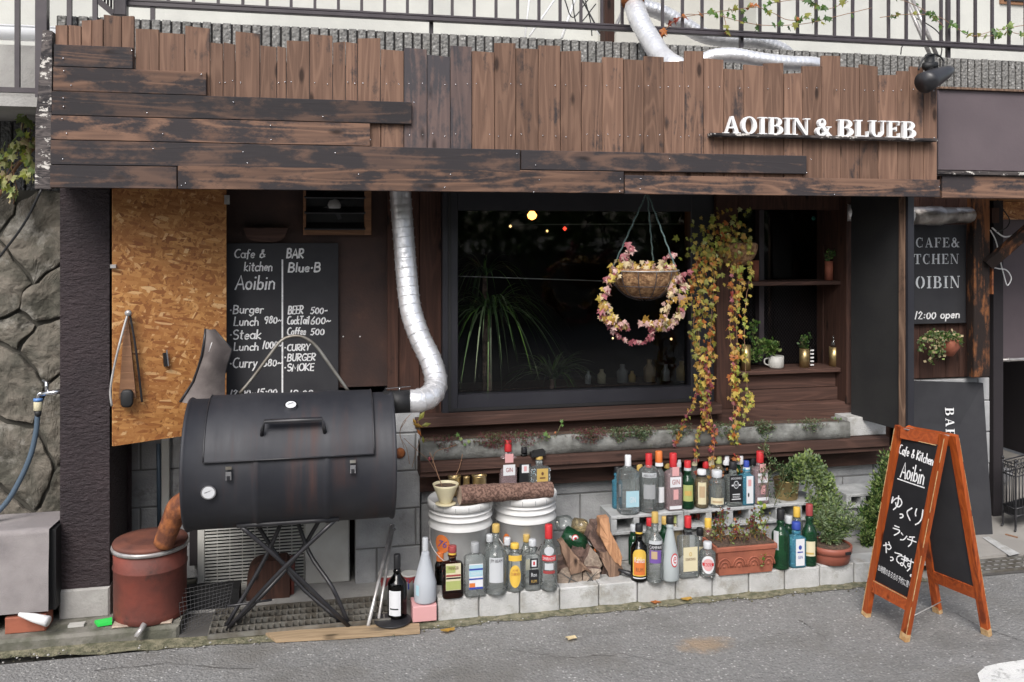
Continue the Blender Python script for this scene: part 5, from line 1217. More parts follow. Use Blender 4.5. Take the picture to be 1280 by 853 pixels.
# log lying on the buckets
lg = thing('birch_log', 'rough barked log lying across the lids of the two buckets', 'log', P(632, 616, 4.18))
p0, p1 = P(574, 617, 4.13), P(689, 611, 4.19); N = 40; rL = .044
p0.z = ZBT+rL+.004; p1.z = P(689, 612, 4.19).z
path = [p0.lerp(p1, i/N) for i in range(N+1)]
mb = MB(); n_ = 28; vs = []; ax = (p1-p0).normalized(); u = Vector((0, 1, 0)); u = (u-ax*u.dot(ax)).normalized(); w_ = ax.cross(u)
for i, p in enumerate(path):
    for k in range(n_):
        a = 2*PI*k/n_; rr_ = rL*(1+.10*noise.noise(Vector((i*.3, math.cos(a)*2, math.sin(a)*2)))+.05*noise.noise(Vector((i*1.4, math.cos(a)*7, math.sin(a)*7))))*(1-.12*i/N)
        vs.append(p+(u*math.cos(a)+w_*math.sin(a))*rr_)
mb.add(vs, [(i*n_+k, i*n_+(k+1) % n_, (i+1)*n_+(k+1) % n_, (i+1)*n_+k) for i in range(N) for k in range(n_)], BARKL, True); mb.build('bark', lg)
mb = MB(); mb.add(vs[:n_], [tuple(range(n_))[::-1]], W_END); mb.add(vs[-n_:], [tuple(range(n_))], W_END); mb.build('cut_end', lg)
mb = MB(); kp = P(626, 619, 4.13); mb.lathe(kp, [(.004, -.012), (.013, -.008), (.016, .002), (.02, .02)], BARK, 14, axis='y'); mb.build('knot', lg)
# pots on the left bucket
def pot(name, lbl, cat, X, Y, z0, r0, r1, h, m, soil=SOIL, rim=.0, grp=None, n=32):
    th = thing(name, lbl, cat, (X, Y, z0), grp); mb = MB()
    pr = [(r0, 0), (r0+(r1-r0)*.9, h*.88)] + ([(r1+rim, h*.88), (r1+rim, h)] if rim else [(r1, h)]) + [(r1-.004, h), (r1-.006, h*.86)]
    mb.lathe((X, Y, z0), pr, m, n, cap=False); mb.lathe((X, Y, z0), [(r0*.99, .001), (.0005, .0005)], m, n, cap=False); mb.build('pot', th)
    mb = MB(); mb.lathe((X, Y, z0), [(r1-.006, h*.86), (r1*.5, h*.9), (.0005, h*.88)], soil, n, cap=False); mb.build('soil', th); return th
Yc_ = 4.15; zl = ZBT+.002
cpX = P(557, 0, Yc_).x; scp = scl(557, Yc_)
th = pot('cream_pot', 'small cream drip cone pot with one dry stem on the left bucket', 'pot', cpX, Yc_, zl+.006, .026, .062, (629-605)/scp-.0, CREAM)
mb = MB(); mb.lathe((cpX, Yc_, zl), [(.045, 0), (.050, .005), (.046, .006)], CREAM, 28); mb.build('saucer', th)
mb = MB(); mb.tube(cr([Vector((cpX-.015, Yc_, zl+.08)), P(546, 590, Yc_), P(541, 575, Yc_), P(537, 566, Yc_)]), .0022, STEM, 5); mb.lathe(P(537, 574, Yc_), [(.001, -.01), (.009, 0), (.001, .012)], LV['wine'], 8); mb.build('stem', th)
for px, w2, y0_, lb in ((568, 15, 595, 'gold tin pot with a thin twig, left of three on the bucket'), (583, 8, 596, 'narrow gold tin between the two wider gold tins'), (599, 17, 594, 'gold tin pot at the end of the log, right of three')):
    Yt_ = 4.30; s_ = scl(px, Yt_); zt2 = P(px, y0_, Yt_).z; X = P(px, 0, Yt_).x; th = thing('gold_tin', lb, 'tin', (X, Yt_, zl), 'gold tins behind the log'); mb = MB(); rr_ = w2/2/s_*1.05
    mb.lathe((X, Yt_, zl), [(rr_, 0), (rr_, zt2-zl-.006), (rr_*1.08, zt2-zl-.004), (rr_*1.08, zt2-zl), (rr_*.95, zt2-zl)], GOLD, 24, cap=False); mb.build('tin', th)
    mb = MB(); mb.lathe((X, Yt_, zl), [(rr_*.95, zt2-zl-.012), (.001, zt2-zl-.01)], SOIL, 20, cap=False); mb.build('soil', th)
    if px == 568: mb = MB(); mb.tube(cr([Vector((X, Yt_, zt2-.01)), P(573, 588, Yt_), P(576, 578, Yt_), P(578, 568, Yt_)]), .002, STEM, 5); mb.build('twig', th)

# ---------------------------------------------------------------- bottles
def bottle(px, yb, yt, wpx, shape, gm, capm, caph, lbl, labels=(), Y=None, z=.106, sq=None, grp='bottles on the kerb shelf', name='liquor_bottle', neckw=None, sy=1.0, text=None, band=None, rot=0, capw=None, liquid=None, tilt=0):
    if Y is None: p = G(px, yb, z); X, Y = p.x, p.y+wpx/2/scl(px, p.y)*.6
    else: X = P(px, 0, Y).x
    s = scl(px, Y); H = (yb-yt)/s; Wd = wpx/s; r = Wd/2
    if Y is not None: H = P(px, yt, Y).z-z
    nr = (neckw/2/s) if neckw else min(r*.42, .0155)
    ch = caph/s
    th = thing(name, lbl, 'bottle', (X, Y, z), grp)
    hn = H-ch; sh, ns = dict(round=(.60, .76), tall=(.56, .74), square=(.64, .72), low=(.70, .82), cone=(.30, .80), slim=(.62, .80), wine=(.52, .72))[shape]
    if sq: r = r/1.0
    b = [(r*.80, 0), (r*.97, .004), (r, .010), (r, H*sh)]
    for k in range(1, 8):
        t = k/8; q = (math.cos(t*PI)+1)/2 if shape not in ('cone',) else 1-t
        b.append((nr+(r-nr)*q, H*(sh+(ns-sh)*t)))
    b += [(nr, H*ns), (nr, hn-.001)]
    mb = MB(); mb.lathe((X, Y, z), b, gm, 28, ex=sq, sy=sy, rot=rot); mb.lathe((X, Y, z), [(nr*1.25, hn-.018), (nr*1.25, hn-.008)], gm, 18, cap=False)
    mb.build('glass_body', th)
    cw_ = (capw/2/s) if capw else nr*1.18
    if capm:
        mb = MB(); mb.lathe((X, Y, z), [(cw_, hn), (cw_*1.02, hn+.002), (cw_, H-.003), (cw_*.9, H)], capm, 20); mb.build('cap', th)
    if band:
        bm_, y0_, y1_ = band
        za, zb_ = H*y0_, H*y1_; ra = nr*1.12 if y0_ > ns-.02 else None
        mb = MB()
        if ra: mb.lathe((X, Y, z), [(ra, za), (ra, zb_)], bm_, 20, cap=False)
        else:
            prb = []
            for k in range(5):
                q = y0_+(y1_-y0_)*k/4; t = min(1, max(0, (q-sh)/(ns-sh))); qq = (math.cos(t*PI)+1)/2 if shape != 'cone' else 1-t; prb.append(((nr+(r-nr)*qq)*1.03+.0008, H*q))
            mb.lathe((X, Y, z), prb, bm_, 24, cap=False, ex=sq, sy=sy)
        mb.build('neck_band', th)
    # labels face the street; a0: turn toward the viewer
    a0 = math.atan2(X, Y)*-1.0*.0
    view = math.atan2(-X, Y)            # direction back to the viewer
    rl_ = r
    if sq:
        def fn(x, zz, e=0):
            return Vector((X+x, Y-r*sy-.0012-e, z+zz))
    else: fn = curved(X, Y, r, view*.8, z)
    for lb_ in labels:
        m_, u0, u1, v0, v1 = lb_[:5]; e = lb_[5] if len(lb_) > 5 else 0; oval = len(lb_) > 6
        mb = MB(); K = 10
        if oval: disc_on(mb, lambda x, zz, e_=0: fn(x, zz, e+.0002), (u0+u1)/2*r, (v0+v1)/2*H, (u1-u0)/2*r, (v1-v0)/2*H, m_)
        else:
            mb.strip([fn((u0+(u1-u0)*k/K)*r, v0*H, e) for k in range(K+1)], [fn((u0+(u1-u0)*k/K)*r, v1*H, e) for k in range(K+1)], m_, smooth=True)
        mb.build('paper_label' if e < .0005 else 'label_print', th)
    for tx in (text or []):
        s_, m_, u0, u1, v0, v1 = tx[:6]; e = .0016
        mb = MB(); text_on(mb, s_, lambda u, v: fn((u0+(u1-u0)*u)*r, (v0+(v1-v0)*v)*H, e), m_); mb.build('lettering', th)
    return th, (X, Y, z, H, r)
c = C
# front row, left to right
gK = 'bottles along the kerb front'
bottle(550, 752, 690, 13, 'tall', G_DK, c['orange'], 20, 'dark brown flask bottle with an orange neck behind the brown one', Y=4.16, grp=gK, neckw=9, capw=9)
bottle(566.5, 749, 682, 26, 'square', G_BR, c['dred'], 8, 'brown glass bottle with yellow neck and green striped label', [(c['cream'], -.72, .72, .18, .70), (c['lime'], -.70, .70, .19, .36, .0006), (c['lime'], -.70, .2, .52, .66, .0006), (c['dred'], -.70, .70, .45, .485, .001), (c['black'], -.70, .70, .40, .43, .001)], grp=gK, sq=5, sy=.7, band=(c['yel'], .79, .88), neckw=9, text=[('WENIGER', c['brown'], -.5, .5, .58, .64)])
bottle(583, 742, 670, 20, 'tall', G_CL, c['grey'], 14, 'clear bottle with grey cap behind the blue striped one', Y=4.22, grp=gK, neckw=8, capw=8)
bottle(595, 746.5, 678, 27, 'low', G_CL, c['grey'], 12, 'clear bottle with a blue and white striped label', [(c['white'], -.66, .62, .16, .64), (c['sky'], -.64, .60, .40, .62, .0006), (c['blue'], -.66, .62, .52, .555, .001), (c['blue'], -.66, .62, .34, .37, .001), (c['blue'], -.66, .62, .16, .20, .001), (c['orange'], -.64, -.1, .2, .28, .001)], grp=gK, sq=6, sy=.7, neckw=9, text=[('TEQUILA', c['white'], -.5, .5, .43, .49)])
bottle(621.5, 744, 655, 27, 'tall', G_CL, c['gold'], 10, 'tall clear bottle with yellow cap and faint silver label', [(c['silver'], -.66, .66, .20, .56)], grp=gK, neckw=8, text=[('JIM BEAM', c['black'], -.55, .55, .48, .54)])
bottle(645, 740, 679, 23, 'low', G_CL, c['yel'], 6, 'short clear bottle with an oval yellow label and yellow cap', [(c['yel'], -.62, .62, .12, .60, 0, 1), (c['yel'], -.75, .75, .68, .80, .0)], grp=gK, neckw=9, text=[('CUERVO', c['dred'], -.46, .46, .38, .44), ('JOSE', c['dred'], -.28, .28, .46, .51)])
bottle(667, 739, 674, 20, 'square', G_CL, c['silver'], 8, 'clear bottle with a small black and white label', [(c['black'], -.62, .62, .14, .44), (c['black'], -.5, .5, .47, .66), (c['white'], -.3, .3, .50, .63, .0006), (c['red'], -.12, .12, .53, .60, .001)], grp=gK, sq=5, sy=.8, neckw=8, text=[('Ron', c['white'], -.35, .35, .30, .38), ('RUM', c['gold'], -.35, .35, .18, .24)])
bottle(680, 736, 652, 13, 'slim', G_BR, c['brown'], 12, 'dark bottle neck rising behind the red capped bottle', Y=4.2, grp=gK, neckw=7)
bottle(687.5, 738.5, 655.5, 22, 'tall', G_CL, c['red'], 17, 'clear bottle with a tall red cap and red banner label', [(c['silver'], -.55, .55, .56, .70, 0, 1), (c['red'], -.85, .85, .475, .56), (c['silver'], -.5, .5, .34, .44), (c['dred'], -.7, .7, .28, .325)], grp=gK, neckw=9, capw=9.5, text=[('SMIRNOFF', c['white'], -.7, .7, .49, .54)])
# right group front
bottle(792, 722, 656, 13, 'slim', G_GN, c['silver'], 8, 'green bottle with white strip label behind the yellow labelled one', [(c['white'], -.3, .3, .2, .6)], Y=4.2, grp=gK, neckw=7)
bottle(801, 727.5, 655, 21, 'tall', G_DK, c['black'], 9, 'dark bottle with an arched yellow label and white base line', [(c['yel'], -.84, .84, .12, .50), (c['yel'], -.78, .78, .40, .60, .0004, 1), (c['orange'], -.68, .68, .14, .40, .0008), (c['white'], -.82, .82, .075, .095)], grp=gK, neckw=8, band=(c['yel'], .80, .87), text=[('Kahlua', c['white'], -.6, .6, .36, .46), ('RUM', c['brown'], -.4, .4, .2, .27)])
bottle(821, 729, 640, 21, 'tall', G_CL, c['gold'], 13, 'clear bottle with purple label and white capital lettering', [(c['black'], -.86, .86, .49, .565), (c['silver'], -.8, .8, .57, .62), (c['purple'], -.72, .72, .30, .485), (c['tan'], -.5, .2, .36, .47, .0008)], grp=gK, neckw=8, capw=8.5, text=[('CAMPARI', c['white'], -.72, .72, .505, .55)])
bottle(840, 727, 645, 23, 'cone', G_FR, c['black'], 9, 'frosted pale bottle with a round red emblem', [(c['red'], .05, .85, .24, .46, 0, 1), (c['white'], .13, .77, .262, .438, .0008, 1)], grp=gK, neckw=8, text=[('e', c['red'], .28, .62, .30, .41)])
bottle(863, 723.5, 645, 26, 'square', G_CL, c['red'], 14, 'square clear bottle with beige label, black collar and red cap', [(c['cream'], -.72, .72, .12, .52)], grp=gK, sq=8, sy=.6, neckw=8, capw=8.5, band=(c['black'], .70, .82), text=[('DISARONNO', c['brown'], -.5, .5, .3, .345), ('o', c['gold'], -.14, .14, .37, .44)])
bottle(885, 716, 648, 20, 'slim', G_YL, c['yel'], 14, 'amber bottle with a yellow cap behind the round pink label', Y=4.22, grp=gK, neckw=8, capw=8.5)
bottle(887, 722, 677, 20, 'low', G_CL, c['silver'], 8, 'small clear bottle with a round pink and white label', [(c['white'], -.82, .82, .14, .66, 0, 1), (c['pink'], -.62, .62, .22, .58, .0008, 1), (c['red'], -.72, .72, .36, .45, .0012)], grp=gK, neckw=9, text=[('BOLS', c['white'], -.4, .4, .37, .44)])
bottle(845, 722, 640, 15, 'slim', G_YL, c['lime'], 13, 'greenish bottle with a lime cap behind the frosted one', Y=4.26, grp=gK, neckw=8, z=.106)
bottle(856, 718, 652, 14, 'slim', G_YL, c['yel'], 9, 'yellow capped bottle half hidden behind the square bottle', Y=4.28, grp=gK, neckw=8)
bottle(872, 716, 655, 15, 'slim', G_DK, c['gold'], 9, 'dark bottle with gold cap half hidden behind the square bottle', Y=4.28, grp=gK, neckw=8)
bottle(979, 712, 636, 22, 'tall', G_GN, c['black'], 13, 'dark green bottle with clear shoulders beside the terracotta trough', [(c['silver'], -.9, -.3, .34, .66)], grp=gK, neckw=8)
bottle(996, 700, 634, 15, 'slim', G_GY, c['yel'], 12, 'bottle with a yellow cap behind the turquoise bottle', Y=4.2, grp=gK, neckw=8, capw=8.5)
bottle(998.5, 710, 652, 21, 'square', G_BL, c['blue'], 9, 'turquoise square bottle with a tall white label, on the kerb', [(c['white'], -.5, .62, .06, .66), (c['blue'], -.15, .25, .42, .52, .0008, 1), (c['blue'], -.3, .4, .35, .38, .0008)], grp=gK, sq=6, sy=.8, neckw=9, text=[('GIN', c['blue'], -.25, .35, .22, .29)])
bottle(1014.5, 708, 630, 18, 'wine', G_GN, c['dred'], 14, 'green wine bottle with cream label and dark red foil cap', [(c['cream'], -.75, .75, .18, .42), (c['gold'], -.5, .5, .21, .24, .0008)], grp=gK, neckw=8, capw=8.5)
# wine bottle on tray, frosted bottle on brick
tr = G(491, 777, .022); mb = MB(); mb.lathe((tr.x, tr.y, .022), [(.078, 0), (.084, .008), (.080, .010), (.07, .006)], BLKM, 36); tag(mb.build('round_tray'), 'dark round tray on the ground under the wine bottle', 'tray')
bottle(497, 773, 693, 24, 'wine', G_DK, c['black'], 17, 'dark wine bottle with white label standing on the round tray', [(c['white'], -.95, .35, .06, .46), (c['black'], -.8, .1, .16, .18, .0008)], z=.031, grp='bottles left of the kerb', neckw=8, capw=8.5)
mb = MB(); p = G(531, 777, .02); mb.box(P(516, 0, p.y).x, P(546, 0, p.y).x, p.y, p.y+.11, .018, P(531, 758, p.y).z, C['pink'], .003); tag(mb.build('pink_box'), 'faded pink box under the frosted white bottle', 'box')
zpk = P(531, 758, p.y).z
bottle(531.5, 757, 672, 28, 'cone', G_FW, c['silver'], 20, 'frosted white cone shaped bottle standing on the pink box', [(c['sky'], -.95, -.6, .14, .30)], z=zpk+.001, Y=p.y+.055, grp='bottles left of the kerb', neckw=7.5, capw=7.5)
for i, (px, w_, col, lb) in enumerate(((484, 22, 'white', 'paint can with red drips behind the wine bottle'), (512, 20, 'white', 'paint can with blue patch left of the frosted bottle'))):
    Yc = 4.25; s_ = scl(px, Yc); X = P(px, 0, Yc).x; zt2 = P(px, 716, Yc).z; th = thing('paint_can', lb, 'can', (X, Yc, .02), 'paint cans by the steel poles'); r_ = w_/2/s_
    mb = MB(); mb.lathe((X, Yc, .02), [(r_, 0), (r_, zt2-.03), (r_*1.04, zt2-.028), (r_*1.04, zt2-.02), (r_*.9, zt2-.022)], AC, 26); mb.build('body', th)
    mb = MB(); fn = curved(X, Yc, r_, -.1, .02)
    for k in range(9):
        a = -1.1+k*.27; ln = random.uniform(.02, .07); mb.strip([fn((a-.13)*r_, zt2-.03-ln), fn((a+.13)*r_, zt2-.03-ln*random.uniform(.6, 1))], [fn((a-.14)*r_, zt2-.028), fn((a+.14)*r_, zt2-.028)], c['dred'])
    if i: mb.strip([fn(-.2*r_, .05, .001), fn(.7*r_, .05, .001)], [fn(-.2*r_, .10, .001), fn(.7*r_, .10, .001)], c['blue'])
    mb.build('drips', th)
# hollow blocks shelf
def hblock(x0, x1, y0, z0, z1, th=None):
    mb = MB(); t = .017; d = .19
    mb.box(x0, x1, y0, y0+d, z1-t, z1, BLKB, .003); mb.box(x0, x1, y0, y0+d, z0, z0+t, BLKB, .003)
    n = 3; wb2 = .03
    for k in range(n+1):
        a = x0+(x1-x0-wb2)*k/n; mb.box(a, a+wb2, y0+.001, y0+d-.001, z0+t, z1-t, BLKB)
    mb.box(x0+.001, x1-.001, y0+d-.03, y0+d-.002, z0+t, z1-t, BLKB)
    return mb
YH_ = 4.22; xh0 = P(764, 0, YH_).x; zH1 = P(775, 645, YH_).z; zH0 = zH1-.098
hl = 'hollow blocks carrying the upper bottle row'
for i, lb in enumerate(('hollow grey block under the left end of the upper bottles', 'hollow grey block under the right end of the upper bottles', 'hollow grey block under the woven gold pot')):
    o = hblock(xh0+i*.395, xh0+i*.395+.388, YH_+.004*i, zH0, zH1).build('hollow_block'); tag(o, lb, 'block', hl)
mb = MB()
for i in range(3):
    mb = MB(); mb.box(xh0+.04+i*.395, xh0+.04+i*.395+.36, YH_+.035, YH_+.2, .106, zH0-.001, CBLK, .004); tag(mb.build('support_block'), ('solid block below the left hollow block', 'solid block below the middle hollow block', 'solid block below the right hollow block')[i], 'block', 'solid blocks under the hollow ones')
xx = P(1054, 0, 4.35).x; o = hblock(xx, xx+.3, 4.32, P(1066, 636, 4.32).z, P(1066, 618, 4.32).z).build('hollow_block'); tag(o, 'pale hollow block between the rosemary and the sandwich board', 'block')
mb = MB(); mb.box(xx+.02, xx+.28, 4.34, 4.5, .106, P(1066, 636, 4.32).z-.001, CBLK, .004); tag(mb.build('support_block'), 'solid block under the pale block behind the round pot', 'block')
gU = 'bottles on the hollow blocks'; ZU = zH1+.001
def up(px, yt, wpx, *a, back=0, **k):
    Yb = YH_+.045+.075*back; return bottle(px, 0, yt, wpx, *a, Y=Yb, z=ZU, grp=gU, **k)
up(771.5, 583, 13, 'square', G_BL, c['black'], 7, 'teal bottle at the left end of the upper row', [(c['white'], .2, .7, .3, .6)], back=1, neckw=7)
up(785, 569, 26, 'low', G_CL, c['white'], 14, 'large clear bottle with a white cap at the left of the upper row', [(c['sky'], -.55, .75, .14, .42)], sq=4, neckw=8, capw=8, text=[('GIN', c['white'], -.2, .4, .22, .32)])
up(799, 580, 12, 'slim', G_GY, c['gold'], 9, 'grey bottle neck between the two large clear bottles', back=1, neckw=7)
up(811, 567, 25, 'low', G_CL, c['red'], 17, 'wide clear bottle with a red cap and silver shoulder print', [(c['silver'], -.75, .75, .62, .70), (c['grey'], -.6, .6, .25, .5)], neckw=8, capw=8.5, text=[('ABSOLUT', c['black'], -.6, .6, .635, .68)])
up(823.5, 564, 16, 'tall', G_CL, c['orange'], 14, 'clear bottle with amber cap and white square label', [(c['white'], -.75, .85, .13, .40), (c['white'], -.6, .6, .76, .82)], neckw=7.5, back=.35)
up(841.5, 566.5, 20, 'square', G_PK, c['red'], 17, 'square pinkish bottle with red cap, left one of the upper row', [(c['white'], -.72, .72, .42, .60), (c['pink'], -.45, .45, .62, .78), (c['pink'], -.3, .35, .20, .38), (c['white'], -.8, .8, .03, .09)], sq=8, sy=.8, neckw=8, capw=9, text=[('GIN', c['dred'], -.5, .5, .47, .56)])
up(848, 574, 10, 'slim', G_GY, c['white'], 10, 'bottle with a small white cap behind the pinkish one', back=1, neckw=6)
up(859.5, 576, 17, 'tall', G_GN, c['red'], 10, 'clear green bottle with a short red cap and olive label', [(c['lime'], -.72, .72, .18, .52), (c['gold'], -.5, .5, .3, .4, .0008)], neckw=8, capw=8.5, band=(c['silver'], .80, .86))
up(868, 571, 10, 'slim', G_GY, c['cream'], 11, 'bottle with a pale cap behind the vine stems', back=1, neckw=6)
up(877, 587, 17, 'low', G_YL, c['white'], 6, 'amber bottle with wide white cap and pale tall label', [(c['cream'], -.6, .6, .12, .70), (c['tan'], -.4, .4, .3, .6, .0008)], neckw=10, capw=11, band=(c['black'], .78, .88))
up(889, 570, 11, 'slim', G_GY, c['cream'], 12, 'bottle with a cream cap between the hanging stems', back=1, neckw=6.5)
up(898, 566, 14, 'slim', G_YL, c['lime'], 13, 'bottle with a yellow green cap behind the cream labelled one', back=1, neckw=7)
up(896, 588, 20, 'low', G_CL, c['silver'], 8, 'clear wide bottle with a low cream label', [(c['cream'], -.85, .85, .10, .28), (c['tan'], -.6, .6, .15, .2, .0008)], neckw=11)
up(907.5, 569, 12, 'slim', G_DK, c['white'], 12, 'dark bottle with a white and red cap behind the black labelled one', back=1, neckw=7)
up(916, 577, 20, 'square', G_GY, c['black'], 9, 'square bottle with a large black and white whiskey label', [(c['black'], -.86, .86, .12, .72), (c['white'], -.6, .6, .48, .515, .0008), (c['silver'], -.35, .35, .42, .60, .0006, 1), (c['black'], -.27, .27, .44, .58, .001, 1), (c['white'], -.5, .5, .28, .30, .0008), (c['white'], -.6, .6, .17, .19, .0008)], sq=8, sy=.9, neckw=8, text=[('JACK DANIELS', c['white'], -.7, .7, .62, .68), ('No.7', c['white'], -.2, .2, .48, .54), ('WHISKEY', c['white'], -.5, .5, .21, .26)])
up(925, 569, 12, 'slim', G_GN, c['white'], 11, 'green bottle with a white cap in the back of the upper row', back=1, neckw=7)
up(933, 576, 17, 'square', G_BL, c['blue'], 8, 'turquoise bottle with a white label in the upper row', [(c['white'], -.45, .62, .05, .68), (c['pink'], -.2, .3, .45, .6, .0008), (c['black'], -.25, .0, .2, .3, .0008, 1)], sq=6, sy=.9, neckw=8, capw=7, band=(c['white'], .76, .86))
up(950, 564, 18, 'square', G_PK, c['red'], 14, 'square pinkish bottle with red cap, right one of the upper row', [(c['white'], -.72, .72, .42, .60), (c['pink'], -.45, .45, .62, .78), (c['pink'], -.3, .35, .20, .38), (c['white'], -.8, .8, .08, .14)], sq=8, sy=.8, neckw=8, capw=9, text=[('GIN', c['dred'], -.5, .5, .47, .56)])
# bottles behind the log
gL = 'bottles standing behind the log'
bottle(635, 0, 550, 21, 'square', G_PK, c['red'], 14, 'pink tinted square bottle with a red cap behind the log', [(c['white'], -.72, .72, .30, .52), (c['pink'], -.5, .5, .56, .74)], Y=4.34, z=ZBT+.002, grp=gL, sq=8, sy=.7, neckw=8, capw=9, text=[('GIN', c['dred'], -.4, .4, .37, .46)])
bottle(655, 0, 559, 18, 'square', G_DK, c['black'], 7, 'dark square bottle with a small white label behind the log', [(c['black'], -.84, .84, .15, .62), (c['white'], -.5, .5, .40, .60, .0008), (c['pink'], -.2, .2, .44, .56, .0012)], Y=4.34, z=ZBT+.002, grp=gL, sq=6, sy=.8, neckw=7, capw=7.5)
th, (X, Y, z, H, r) = bottle(674, 0, 570, 26, 'square', G_CL, c['gold'], 4, 'square textured bottle with white speckled glass and gold label', [(c['gold'], -.38, .72, .25, .66), (c['brown'], -.1, .45, .36, .40, .0008), (c['brown'], .05, .3, .46, .56, .0008, 1)], Y=4.30, z=ZBT+.002, grp=gL, sq=10, sy=.6, neckw=8)
mb = MB(); rr = random.Random(5)
for k in range(120):
    u, v = rr.uniform(-.95, .95), rr.uniform(.05, .68)
    if -.42 < u < .76 and .22 < v < .7: continue
    mb.add([(X+u*r-.002, Y-r*.6-.0015, z+v*H), (X+u*r+.002, Y-r*.6-.0015, z+v*H-.001), (X+u*r+.001, Y-r*.6-.0015, z+v*H+.004)], [(0,1,2)], c['white'] if k % 3 else c['sky'])
kind(mb.build('glass_flecks', th), 'stuff')
mb = MB(); p = P(672, 567, 4.3); mb.obox(p, (.036, 0, .004), (0, .02, 0), (-.001, 0, .011), BLKP); mb.obox(p+Vector((.002, -.004, .012)), (.026, 0, .003), (0, .014, 0), (0, 0, .006), BLKP); tag(mb.build('black_stopper'), 'black flat stopper resting on top of the gold labelled bottle', 'stopper')
# lying bottles
def lying(a, b, Y, r, gm, cm, lb, disc=None):
    p0, p1 = P(*a, Y), P(*b, Y-.06); th = thing('lying_bottle', lb, 'bottle', p0, 'bottles lying on the firewood'); d = p1-p0
    prof = [(0, .75), (.04, .97), (.5, 1.0), (.62, .9), (.72, .6), (.8, .38), (.97, .36)]
    mb = MB(); mb.tube([p0+d*t for t, q in prof], [r*q for t, q in prof], gm, 20); mb.build('glass_body', th)
    mb = MB(); mb.tube([p0+d*.965, p0+d*1.05], [r*.42, r*.40], cm, 14); mb.build('cap', th)
    if disc:
        mb = MB(); q = P(*disc, Y-r-.012); mb.lathe(q, [(.0175, -.003), (.0175, .002)], C['red'], 20, axis='y'); mb.lathe(q, [(.0145, -.0042), (.0145, .0)], C['white'], 20, axis='y'); mb.lathe(q, [(.007, -.0052), (.007, .0)], C['red'], 16, axis='y'); mb.build('round_label', th)
lying((697, 655), (722, 653), 4.32, .040, G_CL, c['silver'], 'clear glass bottle lying on its side above the green one')
lying((716, 656), (742, 661), 4.26, .038, G_YL, c['black'], 'yellowish clear bottle lying with its black cap to the right')
lying((703, 668), (742, 690), 4.20, .052, G_GN, c['orange'], 'green bottle with round red and white label lying on the firewood', disc=(719, 673))

# firewood -----------------------------------------------------------------
def chunk(pts_f, Y0, Y1, lb, m=W_SPL, me=BARK, dz=0, grp='split firewood on the kerb'):
    th = thing('firewood', lb, 'firewood', P(*pts_f[0], Y0), grp); n = len(pts_f); 
    f = [P(x, y, Y0) for x, y in pts_f]; bb = [Vector((p.x+random.uniform(-.01, .01), Y1, p.z+dz)) for p in f]
    # subdivide outline for rough edges
    def rough(l): 
        o = []
        for i in range(len(l)):
            a, b = l[i], l[(i+1) % len(l)]
            for k in range(4):
                t = k/4; q = a.lerp(b, t)
                if k: q += Vector((random.uniform(-.003, .003), random.uniform(-.004, .004), random.uniform(-.003, .003)))
                o.append(q)
        return o
    f = rough(f); b2 = [Vector((p.x+random.uniform(-.004, .004), Y1, p.z+dz)) for p in f]; n = len(f)
    cF = sum(f, Vector())/n; cF.y -= .006
    mb = MB(); mb.add(f+[cF], [(k, (k+1) % n, n) for k in range(n)], m); mb.build('split_face', th)
    mb = MB(); mb.add(f+b2, [(k, n+k, n+(k+1) % n, (k+1) % n) for k in range(n)]+[tuple(range(2*n-1, n-1, -1))], me); mb.build('bark', th)
    return th
chunk([(699, 735), (697, 718), (703, 711), (723, 704), (728, 716), (728, 733), (712, 737)], 4.04, 4.2, 'checked grey end of a thick log at the front of the pile, left half', W_END, BARK)
chunk([(729, 734), (729, 716), (735, 711), (751, 712), (750, 722), (742, 733)], 4.045, 4.2, 'checked grey end of a thick log at the front of the pile, right half', W_END, BARK)
for nm, cxy, rays in (('radial_crack', (713, 724), ((700, 716), (708, 734), (719, 707), (726, 730))), ('radial_crack', (739, 723), ((731, 713), (747, 714), (744, 731), (730, 731)))):
    mb = MB()
    for e in rays:
        a, b = P(*cxy, 4.03), P(*e, 4.036); u = Vector(((b-a).z, 0, -(b-a).x)).normalized()*.0035; mb.add([a-u, a+u, b+u*.2, b-u*.2], [(0,1,2,3)], MORD)
    mb.build(nm, [o for o in bpy.data.objects if o.name.startswith('firewood') and o.type == 'EMPTY'][-1 if cxy[0] > 730 else -2])
chunk([(714, 719), (707, 700), (699, 678), (704, 674), (714, 688), (728, 704), (741, 717), (730, 713)], 4.02, 4.06, 'pale splintered slab leaning across the front of the pile', W_RL, W_RL)
chunk([(728, 711), (733, 697), (738, 684), (746, 692), (753, 706), (750, 712)], 4.08, 4.2, 'grey wedge of old wood in the middle of the pile', W_END, BARK)
chunk([(712, 700), (716, 683), (728, 684), (740, 694), (732, 705), (722, 706)], 4.12, 4.25, 'dark bark piece under the green lying bottle', BARK, BARK)
chunk([(738, 676), (745, 657), (752, 656), (762, 678), (777, 713), (774, 722), (765, 730), (752, 722), (755, 703)], 4.10, 4.2, 'tall bark covered split leaning to the left beside the pale split', BARK, BARK)
chunk([(762, 690), (765, 688), (779, 712), (768, 729), (765, 729), (752, 700), (749, 690)], 4.06, 4.11, 'brown split face lying low against the tall split', W_RL, BARK)
chunk([(750, 668), (750, 649), (761, 647), (763, 664), (778, 697), (776, 708), (768, 702), (757, 684)], 4.05, 4.1, 'orange split log leaning upright beside the upper bottles', W_SPL, W_SPL)
